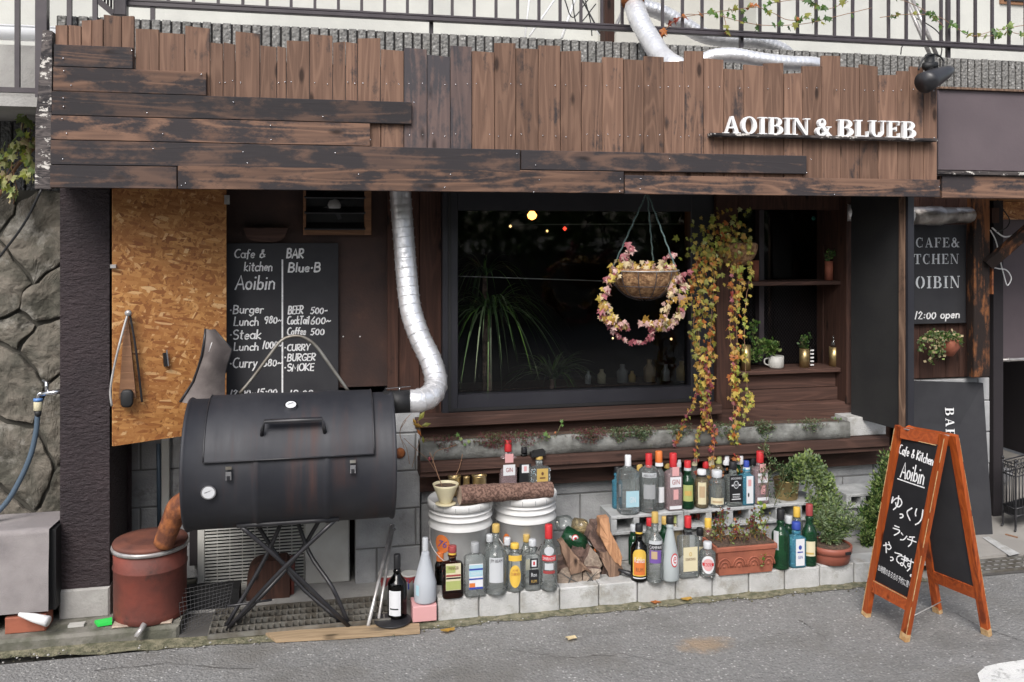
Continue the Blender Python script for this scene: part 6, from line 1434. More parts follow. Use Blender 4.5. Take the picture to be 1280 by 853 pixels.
mb = MB(); p0, p1 = P(773, 712, 4.05), P(794, 728, 4.02); p1.z = .12; mb.tube([p0, p0.lerp(p1, .6), p1], [.006, .013, .014], BLKM, 12); mb.tube([p1, p1+(p1-p0)*.06], .012, STEEL, 12); tag(mb.build('torch_handle'), 'dark tapered tool handle with a steel end by the firewood', 'tool')
# old leaves on the ground
for i, (px, py, col) in enumerate(((817, 755, 'orng'), (858, 751, 'gold'), (712, 800, 'pale'), (560, 790, 'gold'))):
    p = G(px, py, .005); mb = MB(); q = [p+Vector((random.uniform(-.02, .02)+.03*math.cos(a), .018*math.sin(a), .004+.008*abs(math.sin(a*2)))) for a in [2*PI*k/7 for k in range(7)]]
    mb.add(q+[p+Vector((0, 0, .004))], [(k, (k+1) % 7, 7) for k in range(7)], LV[col]); tag(mb.build('fallen_leaf'), ('curled orange leaf at the foot of the kerb, left one', 'curled yellow leaf at the foot of the kerb, right one', 'pale scrap of leaf out on the asphalt', 'brown leaf on the crumbled road edge')[i], 'leaf', 'fallen leaves')

for px, yb, yt, w_, gm, cm, lb in ((612, 740, 668, 16, G_CL, C['silver'], 'clear bottle between the blue striped and the tall yellow capped bottles'), (658, 734, 668, 14, G_GY, C['gold'], 'grey bottle with gold cap behind the yellow oval label'), (634, 738, 672, 13, G_CL, C['white'], 'slim clear bottle with white cap behind the tall clear bottle'), (812, 722, 648, 13, G_GY, C['red'], 'slim bottle with a red cap behind the purple label'), (831, 720, 646, 13, G_GN, C['gold'], 'slim green bottle with a gold cap left of the frosted bottle'), (875, 718, 660, 13, G_CL, C['black'], 'slim clear bottle with black cap left of the round pink label'), (986, 704, 645, 12, G_GN, C['silver'], 'slim green bottle behind the turquoise kerb bottle')):
    bottle(px, yb, yt, w_, 'slim', gm, cm, 9, lb, [(C['cream'], -.6, .6, .2, .45)], Y=4.16 if px < 700 else 4.2, grp=gK, neckw=7)
for px, yt, gm, cm, lb in ((793, 577, G_GY, C['black'], 'dark capped bottle behind the white capped clear one'), (834, 576, G_GN, C['gold'], 'gold capped bottle behind the two tall ones of the upper row'), (941, 572, G_GY, C['black'], 'black capped bottle between the two at the right end of the upper row'), (882, 576, G_CL, C['red'], 'small red capped bottle behind the white capped amber one')):
    up(px, yt, 12, 'slim', gm, cm, 9, lb, back=1.1, neckw=6.5)
# ================================================================ LEDGE AND ITS PLANTING
YT = 4.34
tx0, tx1 = P(526, 0, YT).x, P(1063, 0, YT).x
tzt, tzb = P(795, 541, YT).z, P(795, 562, YT).z
tr_ = thing('planting_trough', 'long weathered concrete trough under the window with a brown rail below', 'trough', ((tx0+tx1)/2, YT, tzb))
mb = MB(); nx = 90; vs = []; rows = []
prof = [(.003, 0), (0, .004), (0, .5), (.001, .9), (.006, 1.0), (.035, 1.0), (.04, .8)]
for i in range(nx+1):
    x = tx0+(tx1-tx0)*i/nx
    for (dy, t) in prof:
        e = .007*noise.noise(Vector((x*6, t*2, 0))) if t > .4 else 0
        e2 = .004*noise.noise(Vector((x*14, t*3, 8)))
        vs.append((x, YT+dy+e2, tzb+(tzt-tzb)*t+(e*1.6 if t >= .9 else 0)))
K = len(prof); mb.add(vs, [(i*K+j, (i+1)*K+j, (i+1)*K+j+1, i*K+j+1) for i in range(nx) for j in range(K-1)], TROU, True)
mb.box(tx0, tx1, YT+.04, 4.50, tzb, tzt-.01, SOIL); mb.box(tx0, tx0+.02, YT+.002, 4.5, tzb, tzt-.003, TROU); mb.box(tx1-.02, tx1, YT+.002, 4.5, tzb, tzt-.003, TROU); mb.build('trough_body', tr_)
rz0 = P(795, 583, YT-.03).z
mb = MB(); mb.box(tx0-.005, P(1112, 0, YT-.03).x, YT-.03, 4.52, rz0+.028, tzb-.002, W_BH, .003); mb.build('rail', tr_)
mb = MB(); mb.box(tx0-.005, P(1112, 0, YT).x, YT-.012, 4.52, rz0, rz0+.027, W_BH, .002); mb.build('rail', tr_)
mb = MB(); mb.box(tx0+.0, P(1112, 0, 4.46).x, 4.46, 4.519, P(795, 599, 4.46).z, rz0-.002, W_BH, .002); mb.build('rail_board', tr_)
mb = MB(); mb.box(tx1+.004, P(1112, 0, YT).x, YT+.03, 4.5, tzb, P(1085, 523, YT).z, KERB, .004); tag(mb.build('pale_blocks'), 'pale painted blocks beneath the open black shutter', 'blocks')
def sedum(px, py, w_, lbl, mats, n=160, hang=.6):
    mb = MB(); p = P(px, py, YT-.005); s_ = scl(px, YT); W = w_/s_
    for i in range(int(n*1.7)):
        x = p.x+random.gauss(0, W*.25); y = YT+random.uniform(-.02, .05); z = tzt+.006+random.uniform(-.012, .018)-(hang*.03*random.random() if y < YT else 0)
        if random.random() < hang*.5: y = YT-.008-random.random()*.012; z = tzt-random.random()*.045*math.exp(-((x-p.x)/W*3)**2)
        for k in range(3):
            d = Vector((random.gauss(0, 1), random.gauss(-.3, 1), random.gauss(.4, 1))).normalized()*random.uniform(.009, .018); u = d.orthogonal().normalized()*.005
            c_ = Vector((x, y, z)); mb.add([c_-u, c_+d*.6, c_+u, c_+d], [(0,1,3), (1,2,3)], random.choice(mats))
    o = tag(mb.build('succulent'), lbl, 'succulent', 'succulents in the trough'); kind(o, 'stuff'); return o
SD = [LV['sed'], LV['wine'], LV['mid'], LV['sed']]; SG = [LV['mid'], LV['dark'], LV['sage'], LV['sed']]
for a in [(558, 562, 36, 'reddish succulent tuft at the left end of the trough', SD, 60), (618, 558, 50, 'broad reddish succulent mat left of the red capped bottle', SD, 220), (660, 551, 60, 'thin reddish succulent mat above the bottles on the log', SD, 120), (738, 548, 40, 'reddish green succulent clump right of the log bottles', SD, 200),
          (776, 548, 34, 'grey green succulent clump hanging over the trough front', SG, 160), (803, 547, 30, 'dark green succulent clump left of the hanging vine', SG, 160), (848, 542, 36, 'green clump directly below the left vine strand', SG, 120), (905, 541, 40, 'green clump below the right vine strand', SG, 120), (955, 541, 26, 'dark green clump spilling down right of the vine', SG, 180), (1015, 532, 40, 'thin green clump at the right end of the trough', SG, 90)]: sedum(*a)
def ivyleaf(mb, c_, nrm, up_, s_, m):   # star shaped lobed leaf
    nrm = Vector(nrm).normalized(); up_ = Vector(up_); up_ = (up_-nrm*up_.dot(nrm)).normalized(); r_ = up_.cross(nrm)
    out = [(0, -.35), (.28, -.42), (.55, -.28), (.34, -.02), (.62, .25), (.24, .25), (0, .8), (-.24, .25), (-.62, .25), (-.34, -.02), (-.55, -.28), (-.28, -.42)]
    vs = [c_+(r_*x+up_*y)*s_+nrm*s_*(.12-.25*abs(x)) for x, y in out]+[c_+nrm*s_*.14]
    mb.add(vs, [(k, (k+1) % 12, 12) for k in range(12)], m)
def sprout(px, py, lbl, lf, stem_to):
    th = thing('seedling', lbl, 'seedling', P(*stem_to, YT+.01)); mb = MB()
    mb.tube([P(*stem_to, YT+.01), P(px, py, YT-.01)], .0018, STEMG, 5); mb.build('stem', th)
    for (x, y, s_, m) in lf:
        mb = MB(); ivyleaf(mb, P(x, y, YT-.015), (random.uniform(-.3, .3), -1, .4), (random.uniform(-1, 1), 0, 1), s_, m); mb.build('leaf', th)
sprout(577, 548, 'bright green seedling at the left end of the trough', [(572, 544, .020, LV['green']), (576, 549, .018, LV['light']), (586, 552, .018, LV['light']), (581, 556, .014, LV['green'])], (580, 562))
sprout(684, 542, 'green seedling leaf rising behind the gold labelled bottle', [(682, 543, .024, LV['green']), (686, 546, .016, LV['light'])], (684, 554))
sprout(702, 529, 'small green seedling against the brown board under the window', [(702, 527, .018, LV['green']), (703, 532, .014, LV['green']), (694, 541, .010, LV['orng'])], (694, 548))
sprout(1047, 524, 'small round leaved seedling at the right end of the trough', [(1044, 523, .013, LV['green']), (1051, 524, .014, LV['green'])], (1049, 532))
# dried sprig beside the duct elbow
th = thing('withered_plant', 'withered plant with yellowing leaves below the duct elbow', 'plant', P(515, 570, 4.3))
mb = MB()
for a in ([(512, 580), (508, 560), (500, 545), (503, 530), (513, 518)], [(515, 585), (520, 565), (526, 545), (522, 525)], [(545, 590), (535, 575), (520, 562), (505, 548)], [(505, 560), (500, 540), (508, 525)], [(540, 580), (545, 565), (560, 560), (570, 556)]):
    mb.tube(cr([P(x, y, 4.28) for x, y in a]), .0016, STEM, 4)
mb.build('stems', th)
for (x, y, s_, m, an) in ((527, 520, .030, 'olive', .6), (522, 532, .030, 'gold', -1.2), (533, 531, .026, 'olive', 1.4), (524, 541, .022, 'orng', 2.6), (529, 550, .02, 'olive', 3), (518, 527, .02, 'gold', -.4), (537, 573, .012, 'wine', 2)):
    mb = MB(); c_ = P(x, y, 4.26); u = Vector((math.sin(an), 0, math.cos(an))); w_ = Vector((u.z, -.4, -u.x)); mb.add([c_-u*s_, c_+w_*s_*.38, c_+u*s_*.9, c_-w_*s_*.38, c_+Vector((0, -.004, 0))], [(0,1,4),(1,2,4),(2,3,4),(3,0,4)], LV[m]); mb.build('leaf', th)

# ================================================================ HANGING BASKET AND VINE
def leafobj(m, s_):
    mb = MB(); ivyleaf(mb, Vector((0, 0, 0)), (0, -1, 0), (0, 0, -1), s_, m); return mb
def leafset(th, keys):
    out = {}
    for k in keys:
        o = leafobj(LV[k], 1.0).build('leaf', th, (0, 0, 0)); out[k] = [o, False]
    return out
def put(th, ls, k, c_, s_, out, back=.35):
    o, used = ls[k]
    if used: o = o.copy(); COL.objects.link(o)
    ls[k][1] = True
    o.parent = th; o.location = c_-WL[th.name]; s_ *= 1.42; o.scale = (s_*random.uniform(.8, 1.2), s_, s_)
    d = math.atan2(out.x, -out.y)
    o.rotation_euler = (random.gauss(-.25, .35), random.gauss(0, .8), d+random.gauss(0, .4))
YB_ = 4.12; s_b = scl(803, YB_)
bc = P(805, 338, YB_); rb = 43/s_b
hb = thing('hanging_basket', 'coconut fibre hanging basket ringed with pink and cream ivy trails', 'hanging basket', bc)
mb = MB(); pr = [(.001, -rb*.84)]+[(rb*math.sin(a)*.95, -rb*.84*math.cos(a)) for a in [PI/2*k/10 for k in range(1, 11)]]+[(rb*.9, .012), (rb*.86, 0), (.001, -.012)]
mb.lathe(bc, pr, COIR, 36, cap=False); mb.build('coir_liner', hb)
mb = MB()
for k in range(12):
    a0 = 2*PI*k/12; mb.tube([bc+Vector((rb*math.sin(a)*math.cos(a0), rb*math.sin(a)*math.sin(a0), -rb*.88*math.cos(a))) for a in [.15+(PI/2-.15)*j/8 for j in range(9)]], .0022, IRON, 5)
for a in (.55, 1.05, PI/2): mb.tube([bc+Vector((rb*1.0*math.sin(a)*math.cos(q), rb*math.sin(a)*math.sin(q), -rb*.88*math.cos(a))) for q in [2*PI*j/30 for j in range(31)]], .0022 if a < 1.5 else .0035, IRON if a < 1.5 else STEEL, 5)
mb.build('wire_frame', hb)
hp = P(809, 240, YB_+.05)
for q in (2.6, 5.7, .9):
    e = bc+Vector((rb*math.cos(q)*.95, rb*math.sin(q)*.95, 0)); mb = MB(); mb.tube([hp.lerp(e, t/14)+Vector((.002*(-1)**t, 0, 0)) for t in range(15)], .0042, ROPE, 6); mb.build('rope', hb)
rr = random.Random(11); random.seed(11)
ls = leafset(hb, ['pale', 'pink', 'rose', 'gold', 'lime', 'yel', 'wine'])
cnt = 0
def trail(th, ls, pts, nl, keys, sp, sz, Yv, thick=.0018, stemm=STEM, wiggle=.006):
    path = cr([P(x, y, Yv+dy) for x, y, dy in pts], 8); mb = MB()
    path = [p+Vector((wiggle*noise.noise(p*40), wiggle*noise.noise(p*33+Vector((5,0,0))), 0)) for p in path]
    mb.tube(path, thick, stemm, 5); mb.build('stem', th)
    for i in range(nl):
        p = random.choice(path) if nl > 3 else path[-1]; o = Vector((random.gauss(0, 1), random.gauss(-.6, .7), random.gauss(0, .8))).normalized()
        put(th, ls, random.choice(keys), p+o*random.uniform(.3, 1)*sp, random.uniform(.7, 1.2)*sz, o)
    if th.name in XTRA:
        for i in range(int(nl*(1.7 if XS == 1 else 2.8))):
            p = random.choice(path); o = Vector((random.gauss(0, 1), random.gauss(-.2, .8), random.gauss(0, .8))).normalized(); c_ = p+o*random.uniform(.1, 1.15)*sp*XS
            ivyleaf(XTRA[th.name], c_, (random.gauss(0, .5), -1, random.gauss(.3, .4)), (random.gauss(0, .6), 0, -1), random.uniform(.6, 1.1)*sz*1.25, LV[random.choice(keys)])
XS = 1.0; XTRA = {hb.name: MB()}
# leaves over the rim
for i in range(70):
    a = random.uniform(0, 2*PI); o = Vector((math.cos(a), math.sin(a), random.uniform(-.2, .9))).normalized()
    if o.y > .3 and random.random() < .5: continue
    p = bc+Vector((rb*random.uniform(.3, 1.08)*math.cos(a), rb*random.uniform(.3, 1.08)*math.sin(a), random.uniform(.0, .045)))
    if o.y < -.3 and abs(math.cos(a)) < .7 and p.z < bc.z+.01: p.z += .02
    put(hb, ls, random.choice(['pale', 'pale', 'gold', 'pink', 'yel']), p, random.uniform(.016, .024), o)
trail(hb, ls, [(775, 335, 0), (762, 350, -.03), (755, 370, -.03), (754, 392, -.02), (762, 404, -.02), (785, 408, 0)], 40, ['pale', 'gold', 'pink', 'yel', 'rose'], .022, .022, YB_-.06)
trail(hb, ls, [(832, 335, 0), (846, 345, -.02), (854, 362, -.02), (852, 385, -.02), (842, 402, 0), (826, 408, 0), (805, 404, 0)], 52, ['pale', 'pink', 'gold', 'pink', 'lime', 'rose'], .026, .023, YB_-.06)
trail(hb, ls, [(835, 340, -.02), (840, 360, -.04), (836, 375, -.04), (830, 395, -.03), (826, 405, 0)], 26, ['pale', 'pink', 'gold'], .024, .022, YB_-.08)
trail(hb, ls, [(758, 398, 0), (764, 410, 0), (773, 421, 0), (785, 427, 0), (800, 428, 0), (812, 424, 0), (815, 412, 0), (818, 404, 0)], 28, ['rose', 'wine', 'rose', 'pink'], .011, .017, YB_-.05)
trail(hb, ls, [(782, 330, 0), (778, 322, 0), (790, 314, 0), (785, 308, 0)], 14, ['rose', 'pink'], .014, .020, YB_-.03)
trail(hb, ls, [(826, 330, 0), (836, 322, 0), (841, 318, 0)], 9, ['rose', 'pink'], .014, .018, YB_-.03)
trail(hb, ls, [(850, 345, 0), (858, 342, 0), (864, 340, 0)], 5, ['rose'], .006, .018, YB_-.03)
trail(hb, ls, [(757, 380, 0), (768, 398, 0), (780, 405, 0)], 12, ['pale', 'pink', 'yel'], .018, .022, YB_-.08)
for k, v in ls.items():
    if not v[1]: bpy.data.objects.remove(v[0])
kind(XTRA[hb.name].build('small_leaves', hb), 'stuff')
# trailing vine on the wall basket
YV_ = 4.38; vc = P(921, 306, YV_+.05); rv = 26/scl(921, YV_)
XS = 1.35; XTRA = {}
vn = thing('trailing_vine', 'long yellow and red ivy vine trailing from a coir basket to the bottles', 'vine', vc)
mb = MB(); mb.lathe(vc, [(.001, -rv*1.1)]+[(rv*math.sin(a), -rv*1.1*math.cos(a)) for a in [PI/2*k/8 for k in range(1, 9)]]+[(rv*.9, .01)], COIR, 26, cap=False); mb.build('coir_basket', vn)
ls = leafset(vn, ['yel', 'gold', 'olive', 'lime', 'orng', 'red', 'wine', 'rose', 'pale'])
XTRA[vn.name] = MB()
for i in range(170):
    px, py = random.gauss(903, 20), random.gauss(303, 19)
    ivyleaf(XTRA[vn.name], P(min(px, 938), py, YV_-random.uniform(-.02, .07)), (random.gauss(0, .5), -1, random.gauss(.3, .4)), (random.gauss(0, .6), 0, -1), random.uniform(.018, .028), LV[random.choice(['lime', 'olive', 'lime', 'gold', 'yel', 'olive', 'ylime'])])
for i in range(46):
    px, py = random.gauss(905, 22), random.gauss(300, 17)
    if px > 943: px = 930
    o = Vector((random.gauss(0, .5), -1, random.uniform(-.2, .8))).normalized()
    put(vn, ls, random.choice(['lime', 'olive', 'gold', 'yel', 'olive', 'lime', 'orng']), P(px, py, YV_-random.uniform(0, .09)), random.uniform(.018, .026), o)
T1 = ['gold', 'olive', 'yel', 'gold', 'orng', 'olive']; T2 = ['yel', 'gold', 'orng', 'olive', 'lime']; T3 = ['orng', 'red', 'wine', 'gold', 'rose']
def tv(pts, n, keys, sp=.02, sz=.019): trail(vn, ls, [(x, y, random.uniform(-.03, .03)) for x, y in pts], n, keys, sp, sz, YV_-.06, .0016)
tv([(885, 310), (878, 340), (876, 380), (874, 420), (876, 460), (874, 490)], 34, T1, .034, .021)
tv([(890, 315), (893, 350), (890, 390), (888, 430), (886, 470), (880, 500), (884, 530)], 32, T1+['orng'], .026, .021)
tv([(872, 320), (868, 345), (864, 370), (868, 395), (866, 420), (872, 450)], 20, ['gold', 'olive', 'orng'], .026, .019)
tv([(876, 440), (886, 480), (880, 515), (892, 540), (890, 565)], 20, T3, .022, .018)
tv([(872, 480), (866, 505), (856, 525), (848, 545), (842, 556)], 16, ['olive', 'gold', 'wine', 'orng'], .014, .015)
tv([(884, 505), (878, 530), (870, 548), (872, 575)], 14, ['red', 'gold', 'olive', 'wine'], .014, .016)
tv([(922, 320), (924, 350), (920, 390), (922, 430), (918, 470), (921, 505), (918, 540), (916, 560)], 36, T2, .024, .021)
tv([(914, 330), (916, 370), (912, 410), (916, 450), (914, 480), (918, 520), (920, 555), (921, 585)], 28, ['orng', 'rose', 'gold', 'yel', 'red'], .018, .018)
tv([(936, 300), (938, 340), (932, 380), (930, 420), (932, 460), (934, 500), (928, 530)], 20, ['lime', 'yel', 'olive'], .014, .018)
tv([(934, 485), (940, 500), (934, 515)], 5, ['lime', 'yel'], .012, .016)
tv([(886, 500), (893, 560), (884, 620), (893, 650)], 8, ['orng', 'gold'], .012, .016)
tv([(870, 590), (880, 610), (868, 635), (878, 650)], 9, ['orng', 'gold', 'red'], .022, .018)
tv([(921, 560), (928, 600), (925, 640)], 3, ['orng'], .01, .014)
tv([(905, 590), (890, 600), (862, 640)], 6, ['orng', 'red'], .02, .016)
for k, v in ls.items():
    if not v[1]: bpy.data.objects.remove(v[0])

kind(XTRA[vn.name].build('small_leaves', vn), 'stuff'); XTRA = {}
# ================================================================ LEAFY BUSHES
def bush(name, lbl, cat, base, stems, mats, n, ls_=.012, w_=.35, parent=None, stemr=.002, droop=0):
    th = parent or thing(name, lbl, cat, base); st_ = MB(); fo = MB()
    for (pts, sp, k) in stems:
        path = cr(pts, 8); st_.tube(path, stemr, STEMG, 4)
        for i in range(int(n*k)):
            q = random.random(); j = int((len(path)-1)*(1-(1-q)**1.1*.999)) if False else random.randrange(int(len(path)*.12), len(path))
            p = path[j]; o = Vector((random.gauss(0, 1), random.gauss(0, 1), random.gauss(.25, .8))).normalized(); c_ = p+o*random.random()**.7*sp*(.75+.9*abs(noise.noise(p*30)))
            d = (o+Vector((0, 0, .5-droop))).normalized()*ls_*1.35*random.uniform(.6, 1.3); u = d.cross(Vector((random.gauss(0, 1), random.gauss(0, 1), random.gauss(0, 1)))).normalized()*ls_*1.35*w_
            fo.add([c_, c_+d*.55+u, c_+d, c_+d*.55-u], [(0,1,2,3)], random.choice(mats))
    st_.build('stems', th); kind(fo.build('foliage', th), 'stuff'); return th
# terracotta trough
tp_ = G(931, 717, .108); Yt0 = tp_.y
X0, X1 = P(894, 0, Yt0).x, P(970, 0, Yt0).x; zt_ = P(931, 680, Yt0).z; z0 = .107
tt = thing('terracotta_trough', 'terracotta window box with moulded arches and sparse seedlings', 'planter', ((X0+X1)/2, Yt0, z0))
mb = MB(); hT = zt_-z0; tap = .022; D = .13
def slab(xa, xb, ya, yb, za, xc, xd, yc, yd, zb): return [(xa,ya,za),(xb,ya,za),(xb,yb,za),(xa,yb,za),(xc,yc,zb),(xd,yc,zb),(xd,yd,zb),(xc,yd,zb)]
BX = [(3,2,1,0),(4,5,6,7),(0,1,5,4),(1,2,6,5),(2,3,7,6),(3,0,4,7)]
mb.add(slab(X0+tap, X1-tap, Yt0, Yt0+D, z0, X0+.008, X1-.008, Yt0-.012, Yt0+D+.012, zt_-.03), BX, TERR)
mb.box(X0, X1, Yt0-.018, Yt0+D+.018, zt_-.03, zt_-.006, TERR, .004); 
mb.build('box', tt)
mb = MB(); mb.box(X0+.012, X1-.012, Yt0-.006, Yt0+D+.006, zt_-.006, zt_+.0, SOIL); mb.build('soil', tt)
mb = MB()
for i in range(4):
    cx_ = X0+.045+(X1-X0-.09)*i/3; 
    for rr_ in (.034, .021):
        mb.tube([Vector((cx_+rr_*math.cos(a), Yt0-.006-.0055*((z0+hT*.30+rr_*1.3*math.sin(a)-z0)/hT)*1.0, z0+hT*.27+rr_*1.3*math.sin(a))) for a in [PI*k/12 for k in range(13)]], .0035, TERR, 6)
    mb.lathe((cx_, Yt0-.004, z0+hT*.3), [(.006, -.004), (.010, .002)], TERR, 10, axis='y')
mb.build('moulded_arch', tt)
random.seed(21)
stems = []
for i in range(13):
    x = random.uniform(X0+.02, X1-.02); h = random.uniform(.05, .16); y = Yt0+random.uniform(.01, D-.02)
    stems.append(([Vector((x, y, zt_)), Vector((x+random.gauss(0, .01), y, zt_+h*.5)), Vector((x+random.gauss(0, .02), y-.01, zt_+h))], .016, 1))
bush('', '', '', None, stems, [LV['olive'], LV['light'], LV['sed'], LV['orng'], LV['mid'], LV['wine']], 26, .015, .35, parent=tt, stemr=.0018)
stems = []
for px, py, q in ((865, 670, 0), (952, 635, 1), (955, 690, 2), (951, 700, 2)):
    p = P(px, py, Yt0); stems.append(([Vector((p.x, p.y+.03, zt_)), p+Vector((0, 0, -.01)), p], .014, 1))
bush('', '', '', None, stems[1:], [LV['light'], LV['lime'], LV['green']], 18, .018, .42, parent=tt)
mb = MB()
for i in range(420):
    x = random.uniform(X0+.02, X1-.02); z = zt_+abs(random.gauss(0, .035)); y = Yt0+random.uniform(0, D); d = Vector((random.gauss(0, .3), random.gauss(0, .3), 1)).normalized()*random.uniform(.008, .02)
    u = Vector((.0013, 0, 0)); mb.add([Vector((x, y, z))-u, Vector((x, y, z))+u, Vector((x, y, z))+d], [(0,1,2)], random.choice([STEM, SOIL, LV['sed'], LV['gold']]))
kind(mb.build('dead_stalks', tt), 'stuff')
# round pot with rosemary
rp_ = G(1049, 707, .108); sR = scl(1049, rp_.y); rR = 26/sR; rp_.y += rR*.8; zR = P(1049, 678, rp_.y).z
ro = thing('round_pot', 'round ribbed terracotta pot with rosemary on the kerb', 'planter', (rp_.x, rp_.y, .107))
mb = MB(); n_ = 72; vs = []; hR = zR-.107
prf = [(.86, 0), (.90, .02), (.96, .55), (.965, .60), (1.03, .62), (1.04, .97), (1.0, 1.0), (.95, 1.0), (.93, .9)]
for q, t in prf:
    for k in range(n_):
        a = 2*PI*k/n_; e = .012 if (k % 2 and .02 < t < .6) else 0; vs.append((rp_.x+rR*(q+e)*math.cos(a), rp_.y+rR*(q+e)*math.sin(a), .107+hR*t))
mb.add(vs, [(i*n_+k, i*n_+(k+1) % n_, (i+1)*n_+(k+1) % n_, (i+1)*n_+k) for i in range(len(prf)-1) for k in range(n_)], TERRP, True); mb.build('pot', ro)
mb = MB(); mb.lathe((rp_.x, rp_.y, zR-.01), [(rR*.94, 0), (rR*.5, .008), (.001, .006)], SOIL, 24, cap=False); mb.build('soil', ro)
mb = MB(); mb.box(rp_.x+.02, rp_.x+.05, rp_.y-rR*1.06, rp_.y-rR*1.0, zR-.025, zR-.012, BLKP); mb.build('tag', ro)
c0 = Vector((rp_.x, rp_.y, zR)); stems = []
for tx, ty in ((1036, 622), (1046, 628), (1062, 632), (1025, 648), (1032, 638), (1038, 655), (1045, 640), (1052, 650), (1060, 655), (1066, 648), (1072, 660), (1028, 660), (1078, 652), (1055, 668)):
    stems.append(([c0+Vector((random.uniform(-.03, .03), random.uniform(-.03, .03), -.005)), c0.lerp(P(tx, ty, rp_.y-.02), .5)+Vector((0, 0, .015)), P(tx, ty, rp_.y-random.uniform(-.05, .06))], .020, 1))
bush('', '', '', None, stems, [LV['sage'], LV['mid'], LV['sage'], LV['light'], LV['sage']], 210, .020, .12, parent=ro)
# gold woven pot with a hanging bush
gp = P(983, 632, 4.32); sG = scl(983, 4.32); rG = 15.5/sG; zG = P(983, 599, 4.32).z; zg0 = zH1+.001
go = thing('woven_pot', 'gold woven pot overflowing with pale green foliage on a hollow block', 'planter', (gp.x, 4.32, zg0))
mb = MB(); n_ = 40; vs = []; rows_ = 14
for j in range(rows_+1):
    t = j/rows_
    for k in range(n_):
        a = 2*PI*k/n_; e = .0018*math.sin(k*PI+j*PI*.5)*(-1)**j; vs.append((gp.x+(rG*(.86+.14*t)+e)*math.cos(a), 4.32+(rG*(.86+.14*t)+e)*math.sin(a), zg0+(zG-zg0)*t))
mb.add(vs, [(i*n_+k, i*n_+(k+1) % n_, (i+1)*n_+(k+1) % n_, (i+1)*n_+k) for i in range(rows_) for k in range(n_)], GOLD, True); mb.tube([(gp.x+rG*math.cos(a), 4.32+rG*math.sin(a), zG) for a in [2*PI*k/30 for k in range(31)]], .003, GOLD, 6); mb.build('pot', go)
mb = MB(); mb.lathe((gp.x, 4.32, zG-.012), [(rG*.97, 0), (.001, .006)], SOIL, 20, cap=False); mb.build('soil', go)
c0 = Vector((gp.x, 4.32, zG-.01)); stems = []
for pts, sp in (([(1000, 580), (1012, 578)], .045), ([(1010, 572), (1022, 590), (1030, 610)], .04), ([(1015, 590), (1030, 620), (1036, 645)], .038), ([(1008, 582), (1020, 608), (1024, 640), (1026, 665)], .034), ([(1003, 590), (1014, 630), (1016, 675)], .026), ([(1012, 576), (1035, 598), (1042, 625)], .032), ([(1020, 600), (1032, 640), (1033, 690)], .028), ([(995, 580), (1004, 600)], .035), ([(1018, 582), (1040, 612), (1046, 640)], .028)):
    stems.append(([c0]+[P(x, y, 4.24-.03*i) for i, (x, y) in enumerate(pts)], sp, 1))
bush('', '', '', None, stems, [LV['sage'], LV['sage'], LV['light'], LV['light'], LV['light'], LV['mid']], 430, .013, .42, parent=go)
stems = []
for pts in ([(975, 588), (962, 596), (958, 625)], [(970, 580), (955, 590), (952, 610)], [(985, 590), (975, 612), (968, 632)], [(990, 590), (992, 610), (985, 622)], [(962, 575), (955, 560), (960, 545)], [(980, 585), (978, 600)]):
    stems.append(([c0]+[P(x, y, 4.22) for x, y in pts], .022, 1))
bush('', '', '', None, stems, [LV['dark'], LV['mid'], LV['dark'], LV['sage']], 110, .013, .16, parent=go)
# conifer shrub behind the sandwich board
bb = G(1096, 700, .108); bb = Vector((P(1090, 0, 4.22).x, 4.22, .107))
stems = []
for tx, ty in ((1108, 566), (1112, 575), (1102, 590), (1094, 605), (1098, 600), (1100, 640), (1090, 655), (1084, 670), (1112, 600), (1104, 610), (1118, 585), (1096, 620), (1108, 650), (1080, 640), (1090, 630), (1122, 560), (1100, 680), (1115, 630), (1085, 690), (1120, 605)):
    stems.append(([bb+Vector((random.uniform(-.03, .03), random.uniform(-.04, .04), 0)), bb.lerp(P(tx, ty, 4.2), .5)+Vector((random.uniform(-.02, .02), 0, 0)), P(tx, ty, 4.22+random.uniform(-.06, .05))], .036, 1))
bush('conifer_shrub', 'bushy green conifer shrub half hidden by the sandwich board', 'shrub', bb, stems, [LV['light'], LV['green'], LV['mid'], LV['dark'], LV['light']], 420, .017, .22)
# railing creeper and fascia-left ivy
rcx = thing('railing_creeper', 'thin creeper with green and orange leaves woven through the railing', 'creeper', P(1000, 20, 4.93))
ls = leafset(rcx, ['green', 'orng', 'olive', 'mid', 'red', 'light'])
def tr2(pts, n, keys, sp=.02, sz=.022): trail(rcx, ls, [(x, y, random.uniform(-.04, .02)) for x, y in pts], n, keys, sp, sz, 4.92, .0022)
random.seed(5)
tr2([(826, 45), (838, 30), (850, 22), (862, 18), (880, 20)], 9, ['orng', 'red', 'orng'], .018, .028)
tr2([(850, 22), (890, 16), (920, 12), (950, 10), (985, 25), (1010, 22)], 26, ['green', 'olive', 'orng', 'light', 'green'], .035, .028)
tr2([(900, 20), (930, 28), (960, 32), (1005, 30), (1040, 22), (1090, 10)], 18, ['mid', 'green', 'olive'], .026, .026)
tr2([(960, 5), (1000, 0), (1030, 12), (1060, 2)], 14, ['mid', 'green', 'olive'], .03, .028)
tr2([(1100, 22), (1140, 18), (1175, 22), (1195, 35), (1215, 45), (1245, 38), (1290, 30)], 22, ['green', 'mid', 'olive', 'light'], .02, .026)
tr2([(1110, -5), (1140, 5), (1165, 20), (1180, 34)], 12, ['green', 'mid'], .025, .026)
tr2([(1215, 46), (1250, 44), (1262, 40), (1280, 45)], 12, ['green', 'mid', 'light'], .014, .03)
tr2([(905, 18), (908, 35), (910, 46)], 4, ['orng', 'olive'], .01, .024)
